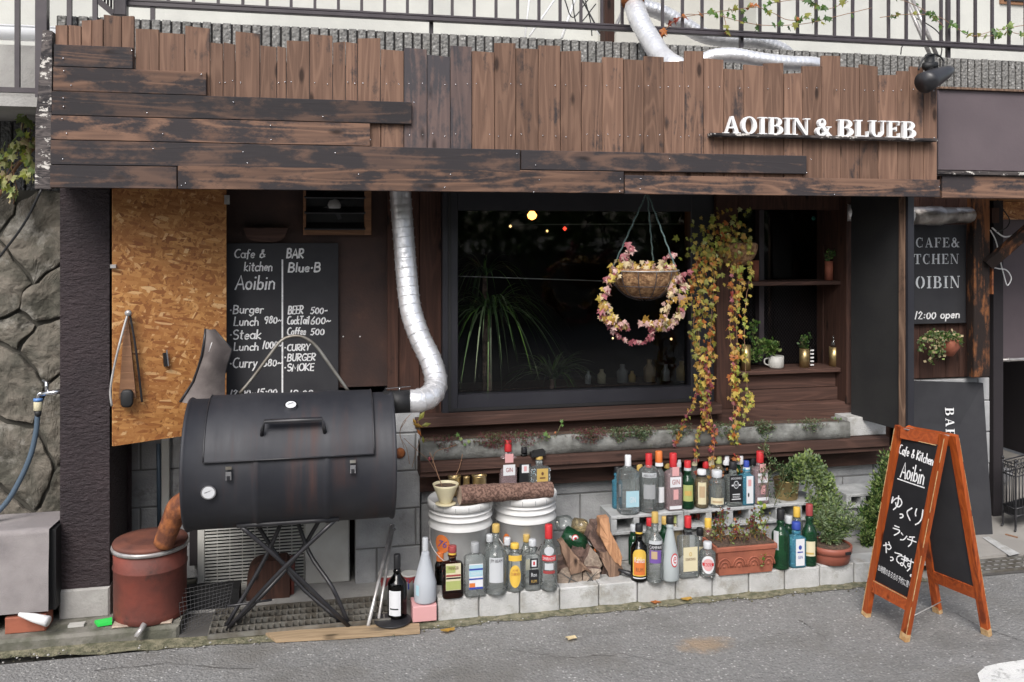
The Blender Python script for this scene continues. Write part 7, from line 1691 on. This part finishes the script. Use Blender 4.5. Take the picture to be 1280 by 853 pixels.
for k, v in ls.items():
    if not v[1]: bpy.data.objects.remove(v[0])
yi = thing('yellow_ivy', 'yellow green ivy climbing over the stone wall at the left edge', 'ivy', P(20, 230, 4.3))
ls = leafset(yi, ['lime', 'ylime', 'light', 'pale'])
for a in ([(34, 140, 0), (28, 160, 0), (24, 185, 0), (15, 205, 0), (20, 235, 0), (16, 255, 0)], [(38, 150, 0), (36, 175, 0), (30, 195, 0), (10, 215, 0), (8, 240, 0)], [(12, 180, 0), (5, 200, 0), (-6, 210, 0), (5, 225, 0)], [(38, 165, 0), (34, 200, 0), (34, 225, 0)]):
    trail(yi, ls, a, 26, ['ylime', 'light', 'ylime', 'lime', 'pale'], .038, .025, 4.30)
for k, v in ls.items():
    if not v[1]: bpy.data.objects.remove(v[0])
mb = MB(); mb.tube(cr([P(48, 180, 4.4), P(20, 210, 4.38), P(-10, 260, 4.4)]), .008, STEM, 6); mb.build('stem', yi)
# ivy pot on the right wall
ip = thing('wall_ivy_pot', 'terracotta wall pot with small leaved ivy under the cafe sign', 'plant pot', P(1187, 430, 4.5))
mb = MB(); c_ = P(1187, 424, 4.54); mb.lathe(c_, [(.02, -.10), (.055, -.05), (.068, 0), (.062, .002), (.05, -.01)], TERR, 24); mb.build('pot', ip)
random.seed(9); stems = []
c0 = c_+Vector((0, -.03, 0))
for pts in ([(1172, 420), (1156, 425), (1152, 440)], [(1175, 425), (1166, 440), (1163, 455)], [(1165, 420), (1152, 430)], [(1180, 418), (1192, 420), (1201, 425)], [(1178, 425), (1176, 438), (1175, 446)], [(1195, 422), (1200, 432)], [(1170, 418), (1160, 420)]):
    stems.append(([c0]+[P(x, y, 4.48) for x, y in pts], .022, 1))
bush('', '', '', None, stems, [LV['light'], LV['green'], LV['sage'], LV['pale'], LV['mid']], 75, .014, .5, parent=ip)

# ================================================================ SHELF ITEMS IN THE RIGHT BAY
YSf = 4.62
def sx(px, Y=YSf): return P(px, 0, Y).x
mg = thing('white_mug', 'speckled white mug holding a leafy plant on the bay shelf', 'mug', (sx(970), YSf, szB))
rM = 9.5/scl(970, YSf); hM = P(970, 445, YSf).z-szB
mb = MB(); mb.lathe((sx(970), YSf, szB+.001), [(rM*.85, 0), (rM, .01), (rM, hM), (rM*.9, hM), (rM*.88, hM-.01)], AC, 24); mb.build('cup', mg)
mb = MB(); mb.tube(cr([Vector((sx(970)-rM, YSf, szB+hM*.85)), Vector((sx(970)-rM*1.6, YSf, szB+hM*.75)), Vector((sx(970)-rM*1.6, YSf, szB+hM*.4)), Vector((sx(970)-rM, YSf, szB+hM*.25))]), .004, AC, 8); mb.build('handle', mg)
random.seed(4); c0 = Vector((sx(968), YSf, szB+hM)); stems = [([c0]+[P(x, y, YSf-.03) for x, y in pts], .022, 1) for pts in ([(962, 432), (950, 430)], [(955, 440), (945, 450)], [(945, 425), (940, 412), (945, 405)], [(955, 430), (940, 440), (938, 455)], [(965, 430), (970, 436)])]
bush('', '', '', None, stems, [LV['green'], LV['mid'], LV['green'], LV['light']], 80, .016, .5, parent=mg)
def can(px, w_, yt, lbl, m, z0, grp='cans on the bay shelves', plant=None, Y=YSf):
    r_ = w_/2/scl(px, Y); h = P(px, yt, Y).z-z0; th = thing('can', lbl, 'can', (sx(px), Y, z0), grp); mb = MB()
    mb.lathe((sx(px), Y, z0+.001), [(r_, 0), (r_, h), (r_*.93, h), (r_*.92, h-.01)], m, 22); mb.build('tin', th)
    if plant:
        c0 = Vector((sx(px), Y, z0+h)); bush('', '', '', None, [([c0, c0+Vector((random.gauss(0, .01), -.01, plant*.5)), c0+Vector((random.gauss(.01, .03), -.02, plant))], .016, 1) for k in range(4)], [LV['mid'], LV['dark'], LV['green']], 20, .014, .4, parent=th)
    return th, r_, h
th, r_, h = can(1005.5, 12, 436, 'gold can with white dotted edge and a small plant on the shelf', GOLD, szB, plant=.075)
mb = MB()
for k in range(5): mb.box(sx(1012), sx(1016), YSf-.012, YSf-.006, szB+.01+k*.021, szB+.018+k*.021, WHITE)
mb.build('white_tabs', th)
th, r_, h = can(1042.5, 12, 434, 'gold can holding a glass stopper at the right of the shelf', GOLD, szB)
mb = MB(); mb.lathe((sx(1042), YSf, szB+h), [(.004, 0), (.014, .02), (.012, .03), (.004, .04), (.004, .05), (.008, .058), (.002, .065)], G_CL, 14); mb.build('stopper', th)
can(1036, 10, 327, 'copper can with a sprig on the upper shelf', TERR, szA, plant=.06)
can(944, 9, 326, 'reddish tin beside the vine on the upper shelf', TERR, szA)
th, r_, h = can(950, 9, 328, 'second reddish tin beside the vine, nearer the glass', TERR, szA, Y=4.68)
can(928, 12, 432, 'tall amber tin half hidden by the vine on the lower shelf', GOLD, szB, Y=4.58)
mb = MB(); mb.lathe(P(1017, 273, 4.77), [(.014, -.001), (.014, .001)], mat('green_sticker', (.02, .16, .12), .6), 20, axis='y', ); tag(mb.build('green_sticker'), 'small green oval sticker on the glass of the right bay', 'sticker')

# ================================================================ INTERIOR
BULB = emis('bulb', (1, .36, .07), 5)
pdn = thing('pendant_bulb', 'glowing warm bulb hanging inside behind the window glass', 'lamp', P(665, 269, 5.6))
mb = MB(); mb.lathe(P(665, 269, 5.6), [(.004, .035), (.018, .02), (.032, 0), (.024, -.022), (.004, -.032)], BULB, 16); mb.build('bulb', pdn); mb = MB(); p = P(665, 269, 5.6); mb.tube([p+Vector((0, 0, .03)), Vector((p.x, p.y, 2.05))], .004, CABLE, 5); mb.build('cord', pdn)
for px, py, colr, nm, lb, r_ in ((706, 286, (1, .06, .03), 'red_lamp', 'small red lamp glowing inside the window', .014), (638, 283, (1, .6, .25), 'ceiling_spot', 'dim yellow spot light inside at the upper left of the window', .010), (684, 289, (1, .6, .2), 'ceiling_spot', 'tiny yellow lamp inside between the bulb and the red lamp', .009), (766, 423, (1, .7, .35), 'table_light', 'tiny candle light low inside the window, left one', .007), (839, 424, (1, .6, .25), 'table_light', 'tiny candle light low inside the window, right one', .009)):
    mb = MB(); mb.lathe(P(px, py, 5.5), [(.001, -r_), (r_, 0), (.001, r_)], emis('glow', colr, 1.6), 10); tag(mb.build(nm), lb, 'lamp')
rd = thing('reflection_rods', 'two thin pale rods inside the window standing in for reflected wires', 'rods', P(700, 320, 4.7))  # rods built in place of wires reflected in the glass
mb = MB(); mb.tube([P(573, 345.5, 4.66), P(770, 352, 4.66)], .0028, STEEL, 6); mb.build('rod', rd); mb = MB(); mb.tube([P(640, 281, 4.66), P(872, 280, 4.66)], .0028, STEEL, 6); mb.build('rod', rd)
def blades(name, lbl, base, n, spread, hgt, seed, mats, parent=None, w_=.012, down=.5):
    random.seed(seed); th = thing(name, lbl, 'plant', base); mb = MB()
    for i in range(n):
        a = random.uniform(0, 2*PI); L_ = hgt*random.uniform(.7, 1.1); e = random.uniform(.2, 1.2); d = Vector((math.cos(a), math.sin(a)*.6, 0))
        pts = [Vector(base)+d*L_*t*spread*math.sin(.3+e)+Vector((0, 0, L_*(t*math.cos(e*.6)-down*t*t*(.6+e)))) for t in [k/7 for k in range(8)]]
        sd_ = d.cross(Vector((0, 0, 1)))*w_; mb.strip([p-sd_*(1-(k/7)**2) for k, p in enumerate(pts)], [p+sd_*(1-(k/7)**2) for k, p in enumerate(pts)], random.choice(mats))
    kind(mb.build('leaves', th), 'stuff')
    mb = MB(); mb.tube([Vector(base)-Vector((0, 0, .9)), Vector(base)], .014, BARK, 8); mb.build('trunk', th); return th
YG1 = 4.80  # plants added inside stand in for outdoor foliage reflected in the glass
LM = [LV['green'], LV['mid'], LV['mid'], LV['sage'], LV['dark']]
blades('yucca', 'long yucca blades standing in for foliage reflected in the left half of the window', P(612, 395, YG1), 120, 1.1, .52, 2, LM, w_=.011, down=.95)
blades('yucca', 'drooping blades standing in for foliage reflected at the top left of the window', P(606, 345, YG1+.1), 50, 1.0, .40, 3, LM, w_=.010, down=.9)
blades('fern', 'low arching fern standing in for foliage reflected in the lower middle of the window', P(690, 474, YG1+.22), 80, 1.1, .34, 4, LM, w_=.011, down=.6)
random.seed(8)
ct = wbx('inside_counter', P(600, 0, 5.2).x, P(880, 0, 5.2).x, 6.0, 6.3, .14, P(740, 482, 6.0).z, W_BR)
for i, (px, m, w_, h) in enumerate(((752, 'cream', .07, .10), (778, 'grey', .09, .13), (790, 'gold', .06, .08), (812, 'tan', .10, .16), (832, 'silver', .07, .12), (852, 'gold', .09, .14), (735, 'silver', .05, .09))):
    Y = 6.08; p = P(px, 482, 6.0); mb = MB(); mb.lathe((P(px, 0, Y).x, Y, P(740, 482, 6.0).z), [(w_*.42, 0), (w_*.45, h*.6), (w_*.2, h*.8), (w_*.2, h)], C[m], 14)
    tag(mb.build('jar'), ['cream', 'grey', 'small gold', 'tall tan', 'silver', 'broad gold', 'slim silver'][i]+' jar on the counter inside the window', 'jar')

# ================================================================ SHUTTER, RIGHT SIGNS
Hn = P(1064, 525, 4.46); 
XO = P(1136, 545, 4.06)
zS0 = .735
A = Vector((Hn.x+.01, 4.46, zS0)); B = Vector((XO.x, 4.06, zS0)); d = (B-A).normalized(); nr_ = Vector((-d.y, d.x, 0))
if nr_.x > 0: nr_ = -nr_
sht = thing('open_shutter', 'matt black shutter door swung open right of the window', 'shutter', A)
L_ = (B-A).length; hS = 1.992-zS0
mb = MB(); e = d*(L_-.05); mb.obox(A+e/2+Vector((0, 0, hS/2)), e/2, nr_*.012, Vector((0, 0, hS/2)), SHUT); mb.build('panel', sht)
mb = MB(); c_ = B-d*.026+Vector((0, 0, hS/2+.008)); mb.obox(c_+nr_*.002, d*.018, nr_*.022, Vector((0, 0, hS/2-.008)), W_RL); mb.build('wooden_stile', sht)
mb = MB(); c_ = B+d*.012+Vector((0, 0, hS/2+.0)); mb.obox(c_-d*.005, d*.008, nr_*.02, Vector((0, 0, hS/2)), BLKF); mb.build('edge_strip', sht)
# cafe sign
YC_ = 4.585
cs = thing('cafe_sign', 'black sign stencilled CAFE & KITCHEN AOIBIN with opening time', 'sign', P(1165, 405, YC_))
x0, x1, z0, z1 = pb(1118, 1208, 281, 405, YC_, 1165); mb = MB(); mb.box(x0, x1, YC_, yR-.001, z0, z1, BLK, .002); mb.build('board', cs)
def sten(word, a, b, t, bt):
    W_ = [SER[ch][0]*.9+.16 for ch in word]; tot = sum(W_)-.16; mb = MB(); p = P(a, bt, YC_); W = P(b, bt, YC_).x-p.x; H = (bt-t)/scl((a+b)/2, YC_); k = W/tot; x = 0
    for ch, w__ in zip(word, W_):
        serif(mb, ch, p.x+x*k, p.z, (w__-.16)*k, H, 0, 0, STEN, True, fn=lambda X, Z, e: Vector((X, YC_-.0012-e, Z))); x += w__
    mb.build('lettering', cs)
sten('CAFE&', 1144.5, 1199.5, 297.5, 309.5); sten('KITCHEN', 1123, 1198.5, 318, 330.5); sten('AOIBIN', 1130, 1200, 346, 361)
chalk('12:00 open', 1143, 1199, 389.5, 399, .008, cs, YC_)
# bar board, leaning
YBd = 4.50
bd_ = thing('bar_board', 'tall black board with vertical stencilled BAR lettering leaning on the wall', 'sign', P(1180, 655, YBd))
q = [P(1120, 655, YBd), P(1241, 655, YBd-.06), P(1229, 479, YBd+.08), P(1120, 476, YBd+.08)]
z0b = .013; 
for v in q[:2]: v.z = z0b
mb = MB(); off = Vector((0, .018, 0)); mb.add(q+[v+off for v in q], [(0,1,2,3),(7,6,5,4),(0,4,5,1),(1,5,6,2),(2,6,7,3),(3,7,4,0)], BLK); mb.build('panel', bd_)
def qb(u, v): return q[3].lerp(q[2], u).lerp(q[0].lerp(q[1], u), v)
mb = MB(); hB = (q[3]-q[0]).length; wB = (q[2]-q[3]).length; x = 0
for ch in 'BAR BLUE':
    if ch == ' ': x += .06; continue
    wd = SER[ch][0]*.056*.95; serif(mb, ch, x, 0, wd, .058, 0, 0, CHALK, True, fn=lambda X, Z, e: qb(.545+Z/wB, .17+X/hB)+Vector((0, -.0015-e, 0))); x += wd+.012
mb.build('lettering', bd_)
# duct above the sign
dt = thing('wall_duct', 'dull silver duct running level above the cafe sign', 'duct', P(1170, 270, 4.5))
pz = P(1172, 270, 4.5).z; mb = MB(); duct(mb, [(P(1058, 0, 4.5).x, 4.5, pz+.015), (P(1100, 0, 4.5).x, 4.5, pz+.01), (P(1140, 0, 4.5).x, 4.5, pz)], .048, FOIL, .03, 18)
mb.tube([(P(1138, 0, 4.5).x, 4.5, pz), (P(1158, 0, 4.5).x, 4.5, pz), (P(1160, 0, 4.5).x, 4.5, pz), (P(1176, 0, 4.5).x, 4.5, pz), (P(1178, 0, 4.5).x, 4.5, pz), (P(1192, 0, 4.5).x, 4.5, pz+.004)], [.053, .053, .056, .056, .051, .046], FOILD, 24); mb.build('pipe', dt)
mb = MB(); duct(mb, [(P(1190, 0, 4.5).x, 4.5, pz+.004), (P(1204, 0, 4.5).x, 4.5, pz+.006), (P(1214, 0, 4.5).x, 4.52, pz+.006)], .044, FOILD, .02, 18, 10, .12); mb.build('crumpled_end', dt)
# white cord hanging at the right
wc = thing('extension_lead', 'white looped electric cord hanging behind the timber brace', 'cord', P(1250, 330, 4.7))
mb = MB(); mb.tube(cr([P(1238, 288, 4.6), P(1245, 302, 4.65), P(1250, 325, 4.65), P(1255, 345, 4.65), P(1259, 357, 4.65), P(1264, 348, 4.65), P(1258, 338, 4.65), P(1248, 336, 4.65), P(1240, 334, 4.65)]), .004, WHITE, 6); mb.tube([P(1240, 334.5, 4.65), P(1236, 333, 4.65)], .010, WHITE, 8)
mb.tube(cr([P(1290, 284, 4.65), P(1272, 292, 4.65), P(1255, 296, 4.65), P(1240, 285, 4.6)]), .005, WHITE, 6); mb.build('cord', wc)
mb = MB(); mb.tube(cr([P(1246, 248, 4.6), P(1254, 262, 4.6), P(1262, 275, 4.6), P(1258, 285, 4.6), P(1246, 290, 4.6)]), .0035, CABLE, 5); tag(mb.build('black_wire'), 'thin black wire looping in front of the orange board at the right', 'wire')
# iron rack
ir = thing('iron_rack', 'black wrought iron umbrella rack standing in the dark entrance', 'rack', G(1262, 664, .013))
f1 = G(1253.5, 658, .013); f2 = G(1269.5, 665, .013); dx = f2-f1; s_ = scl(1260, f2.y); hT_ = (664-578)/s_
dv = Vector((dx.x, dx.y, 0)); f3 = f2+Vector((.30, .10, 0)); f4 = f1+Vector((.30, .10, 0)); up_ = Vector((0, 0, hT_)); top4 = []
for i, f in enumerate((f1, f2, f3, f4)):
    o = (f-(f1+f3)/2); o.z = 0; o.normalize(); mb = MB(); mb.tube(cr([f+o*.012+Vector((0, 0, .004)), f+Vector((0, 0, .02)), f+Vector((0, 0, .10)), f+up_*.5, f+up_]), .006, BLKM, 8); mb.lathe(f+up_, [(.004, 0), (.011, .01), (.004, .022)], BLKM, 10); mb.build('leg', ir); top4.append(f)
F4 = [f1, f2, f3, f4]
for h in (.98, .80, .33, .22):
    mb = MB()
    for i in range(4): mb.tube([F4[i]+up_*h, F4[(i+1) % 4]+up_*h], .0045, BLKM, 6)
    mb.build('rail', ir)
for i in range(4):
    mb = MB()
    for k in range(1, 6 if i % 2 == 0 else 9):
        t = k/(6 if i % 2 == 0 else 9); a = F4[i].lerp(F4[(i+1) % 4], t); mb.tube([a+up_*.22, a+up_*.80], .0028, BLKM, 5); c_ = a+up_*.89; mb.tube([c_+(F4[(i+1) % 4]-F4[i]).normalized()*.018*math.cos(q_)+Vector((0, 0, .022*math.sin(q_))) for q_ in [2*PI*j/10 for j in range(11)]], .0022, BLKM, 4, False)
    mb.build('side_bars', ir)
mb = MB(); mb.add([f+up_*.22 for f in F4]+[f+up_*.33 for f in F4], [(0,1,2,3),(0,4,5,1),(1,5,6,2),(2,6,7,3),(3,7,4,0)], BLKP); mb.build('tray', ir)
pbx = thing('plastic_bags', 'crumpled pale plastic bags on the floor in the dark entrance', 'bags', P(1246, 640, 5.2))
for (px, py, r_) in ((1244, 598, .055), (1246, 628, .07)):
    mb = MB(); c_ = P(px, py, 5.3); c_.z = max(.09, c_.z); vs = []
    for i in range(9):
        for k in range(14):
            a, b = PI*i/8, 2*PI*k/14; v = Vector((math.sin(a)*math.cos(b)*1.5, math.sin(a)*math.sin(b), math.cos(a)*.8)); vs.append(c_+v*r_*(1+.4*noise.noise(v*2+Vector((px, 0, 0)))))
    mb.add(vs, [(i*14+k, i*14+(k+1) % 14, (i+1)*14+(k+1) % 14, (i+1)*14+k) for i in range(8) for k in range(14)], mat('bag', (.25, .25, .26), .4)); mb.build('bag', pbx)
mb = MB(); mb.bar(G(1257, 668, .016), G(1272, 672, .016), .01, .006, STEM); tag(mb.build('stick'), 'small dark stick on the entrance floor by the rack', 'stick')
# door track grating in front of the entrance
gr = thing('threshold_grating', 'grey metal threshold grating along the edge of the entrance floor', 'grating', G(1255, 712, .01))
yg0 = G(1255, 714, .02).y; yg1 = G(1255, 698, .02).y; xg0 = P(1190, 0, yg0).x
mb = MB(); mb.box(xg0, 5.3, yg0, yg1, .004, .013, MORD); mb.build('base', gr)
for i in range(4):
    y = yg0+.006+(yg1-yg0-.02)*i/3; mb = MB(); mb.box(xg0, 5.3, y, y+.012, .0135, .026, GRATE); mb.build('long_bar', gr)
for j in range(3):
    y = yg0+.006+(yg1-yg0-.02)*(j+.5)/3
    mb = MB()
    for i in range(70): x = xg0+.01+i*.045; mb.box(x, x+.022, y, y+.016, .0135, .020, STEEL)
    kind(mb.build('cross_lugs', gr), 'stuff')

# ================================================================ SANDWICH BOARD
FL, FR, RL_, RR = G(1079, 768, 0), G(1134, 803, 0), G(1168, 764, 0), G(1238, 796, 0)
hb_ = .905
def at_h(px, py, h): return G(px, py, h)
TL, TR = G(1121, 532, hb_), G(1184, 545, hb_)
TL2, TR2 = G(1134, 533, hb_), G(1196, 545, hb_)
sw = thing('sandwich_board', 'orange framed folding blackboard with white Japanese lunch lettering', 'sandwich board', (FL+RR)/2)
def panel(a, b, c_, d, vb, name, front):
    # a,b bottom left/right, c,d top left/right ; returns fn(u,v) u across v down
    ax = (b-a).normalized(); upv = ((c_+d)/2-(a+b)/2).normalized(); n_ = ax.cross(upv).normalized()
    oc = (FL+FR+RL_+RR)/4; 
    if n_.dot(a-oc) < 0: n_ = -n_
    fw = .036
    def fn(u, v, e=0): return c_.lerp(d, u).lerp(a.lerp(b, u), v)+n_*e
    for s0, s1 in ((a, c_), (b, d)):
        mb = MB(); mid = ax*fw/2*(1 if s0 is a else -1); mb.bar(s0+mid, s1+mid, .036, .022, ORNG, up=n_); o = mb.build('leg', sw)
        if front or s0 is b:
            k = MB(); e_ = (mid*2 if s0 is b else mid*.02)*.0
            for t0, t1 in ((.02, .17), (.20, .42), (.46, .60), (.63, .83), (.87, .985)):
                off_ = ax*(.0165 if s0 is b else -.0165); p0, p1 = s0.lerp(s1, t0)+mid+off_+n_*.0115, s0.lerp(s1, t1)+mid+off_+n_*.0115; k.bar(p0, p1, .0035, .0016, RAWW, up=n_)
            k.build('worn_edge', o)
        k = MB(); k.bar(s0+mid+upv*.002, s0+mid+upv*.035, .0375, .0235, RAWW, up=n_); k.build('scuffed_foot', o)
    for v0, v1 in ((.0, .055), (vb, vb+.06)):
        mb = MB(); p0, p1 = fn(0, (v0+v1)/2), fn(1, (v0+v1)/2); mb.bar(p0+ax*fw, p1-ax*fw, (v1-v0)*(c_-a).length, .020, ORNH, up=n_); 
        o = mb.build('cross_rail', sw)
        if front:
            k = MB(); vv = v1-.002 if v0 == 0 else v0+.002
            k.bar(fn(.13, vv)+n_*.0108, fn(.87, vv)+n_*.0108, .003, .0015, RAWW, up=n_); k.build('worn_edge', o)
    mb = MB(); q_ = [fn(.09, .05), fn(.91, .05), fn(.91, vb+.005), fn(.09, vb+.005)]; K = 12
    for e_, fl_ in ((.003, 1), (-.003, 0)):
        gv = [fn(.09+.82*i/K, .05+(vb-.045)*j/K, e_) for j in range(K+1) for i in range(K+1)]; gf = [(j*(K+1)+i, j*(K+1)+i+1, (j+1)*(K+1)+i+1, (j+1)*(K+1)+i) for j in range(K) for i in range(K)]
        mb.add(gv, gf, BLK); mb.build('blackboard', sw)
    return fn, n_, ax, upv
fn, n_, ax, upv = panel(FL, FR, TL, TR, .80, 'front', True)
fn2, *_ = panel(RL_, RR, TL2, TR2, .76, 'rear', False)
mb = MB(); mb.bar(TL.lerp(TL2, .5)+ax*.06-Vector((0, 0, .004)), TL.lerp(TL2, .5)+ax*.02-Vector((0, 0, .004)), .04, .004, STEEL); mb.bar(TR.lerp(TR2, .5)-ax*.06-Vector((0, 0, .004)), TR.lerp(TR2, .5)-ax*.02-Vector((0, 0, .004)), .04, .004, STEEL); mb.build('hinge', sw)
mb = MB(); mb.tube([fn(.95, .88)-n_*.015, G(1185, 748, .10)], .0025, STEEL, 5); mb.build('stay', sw)
# lettering in board coordinates: U across the black field, V down it
Wb = (TR-TL).length*.82; Hb = (TL-FL).length*.75
def bf(x, y, e=0):                      # x right, y down in field units 0..1
    return fn(.09+.82*x, .055+.745*y, .0038+e)
def hw(s, x0, x1, y1, y0, slope, wd):
    mb = MB(); W = (x1-x0)*Wb; H = (y1-y0)*Hb
    hand(mb, s, lambda x, y, e: bf(x0+x/Wb, y1-y/Hb+slope*(x/Wb), e), W, H, wd, CHALK); mb.build('lettering', sw)
hw('Cafe & Kitchen', .08, .93, .105, .045, .03, .0048); hw('Aoibin', .22, .80, .26, .155, .01, .006)
mb = MB(); ribbon(mb, [(.16, .275), (.5, .28), (.84, .283)], .007, lambda x, y: bf(x, y), CHALK); mb.build('underline', sw)
def jp(chs, wd):
    mb = MB(); e = 0
    for ch, x, y, s_ in chs:
        for pl in JP[ch]:
            e += 1; pts = [((x+(a-.5)*s_*Hb/Wb*.9)*Wb, (y+(b-.5)*s_)*Hb) for a, b in pl]
            pts = [pts[0]]+pts[1:] if len(pts) < 3 else [(v.x, v.y) for v in cr([Vector((a, b, 0)) for a, b in pts], 4)]
            ribbon(mb, pts[::-1], wd, lambda X, Y_, q=e: bf(X/Wb, Y_/Hb, (q % 6)*.0002), CHALK)
    mb.build('lettering', sw)
jp([('ゆ', .25, .435, .105), ('っ', .42, .50, .06), ('く', .60, .475, .09), ('り', .83, .475, .115)], .0058)
jp([('ラ', .36, .615, .075), ('ン', .57, .635, .065), ('チ', .78, .645, .085)], .0055)
jp([('や', .22, .745, .085), ('っ', .38, .80, .055), ('て', .53, .78, .075), ('ま', .69, .785, .08), ('す', .84, .795, .09), ('。', .95, .845, .04)], .0052)
mb = MB(); text_on(mb, 'お時間のある方の予約に限り', lambda u, v: bf(.08+.88*u, .925-.045*v+.015*u, 0), CHALK); mb.build('lettering', sw)
for o in list(bpy.data.objects):
    if o.type == 'MESH' and o.data.users and len(o.data.vertices) == 1: bpy.data.objects.remove(o)
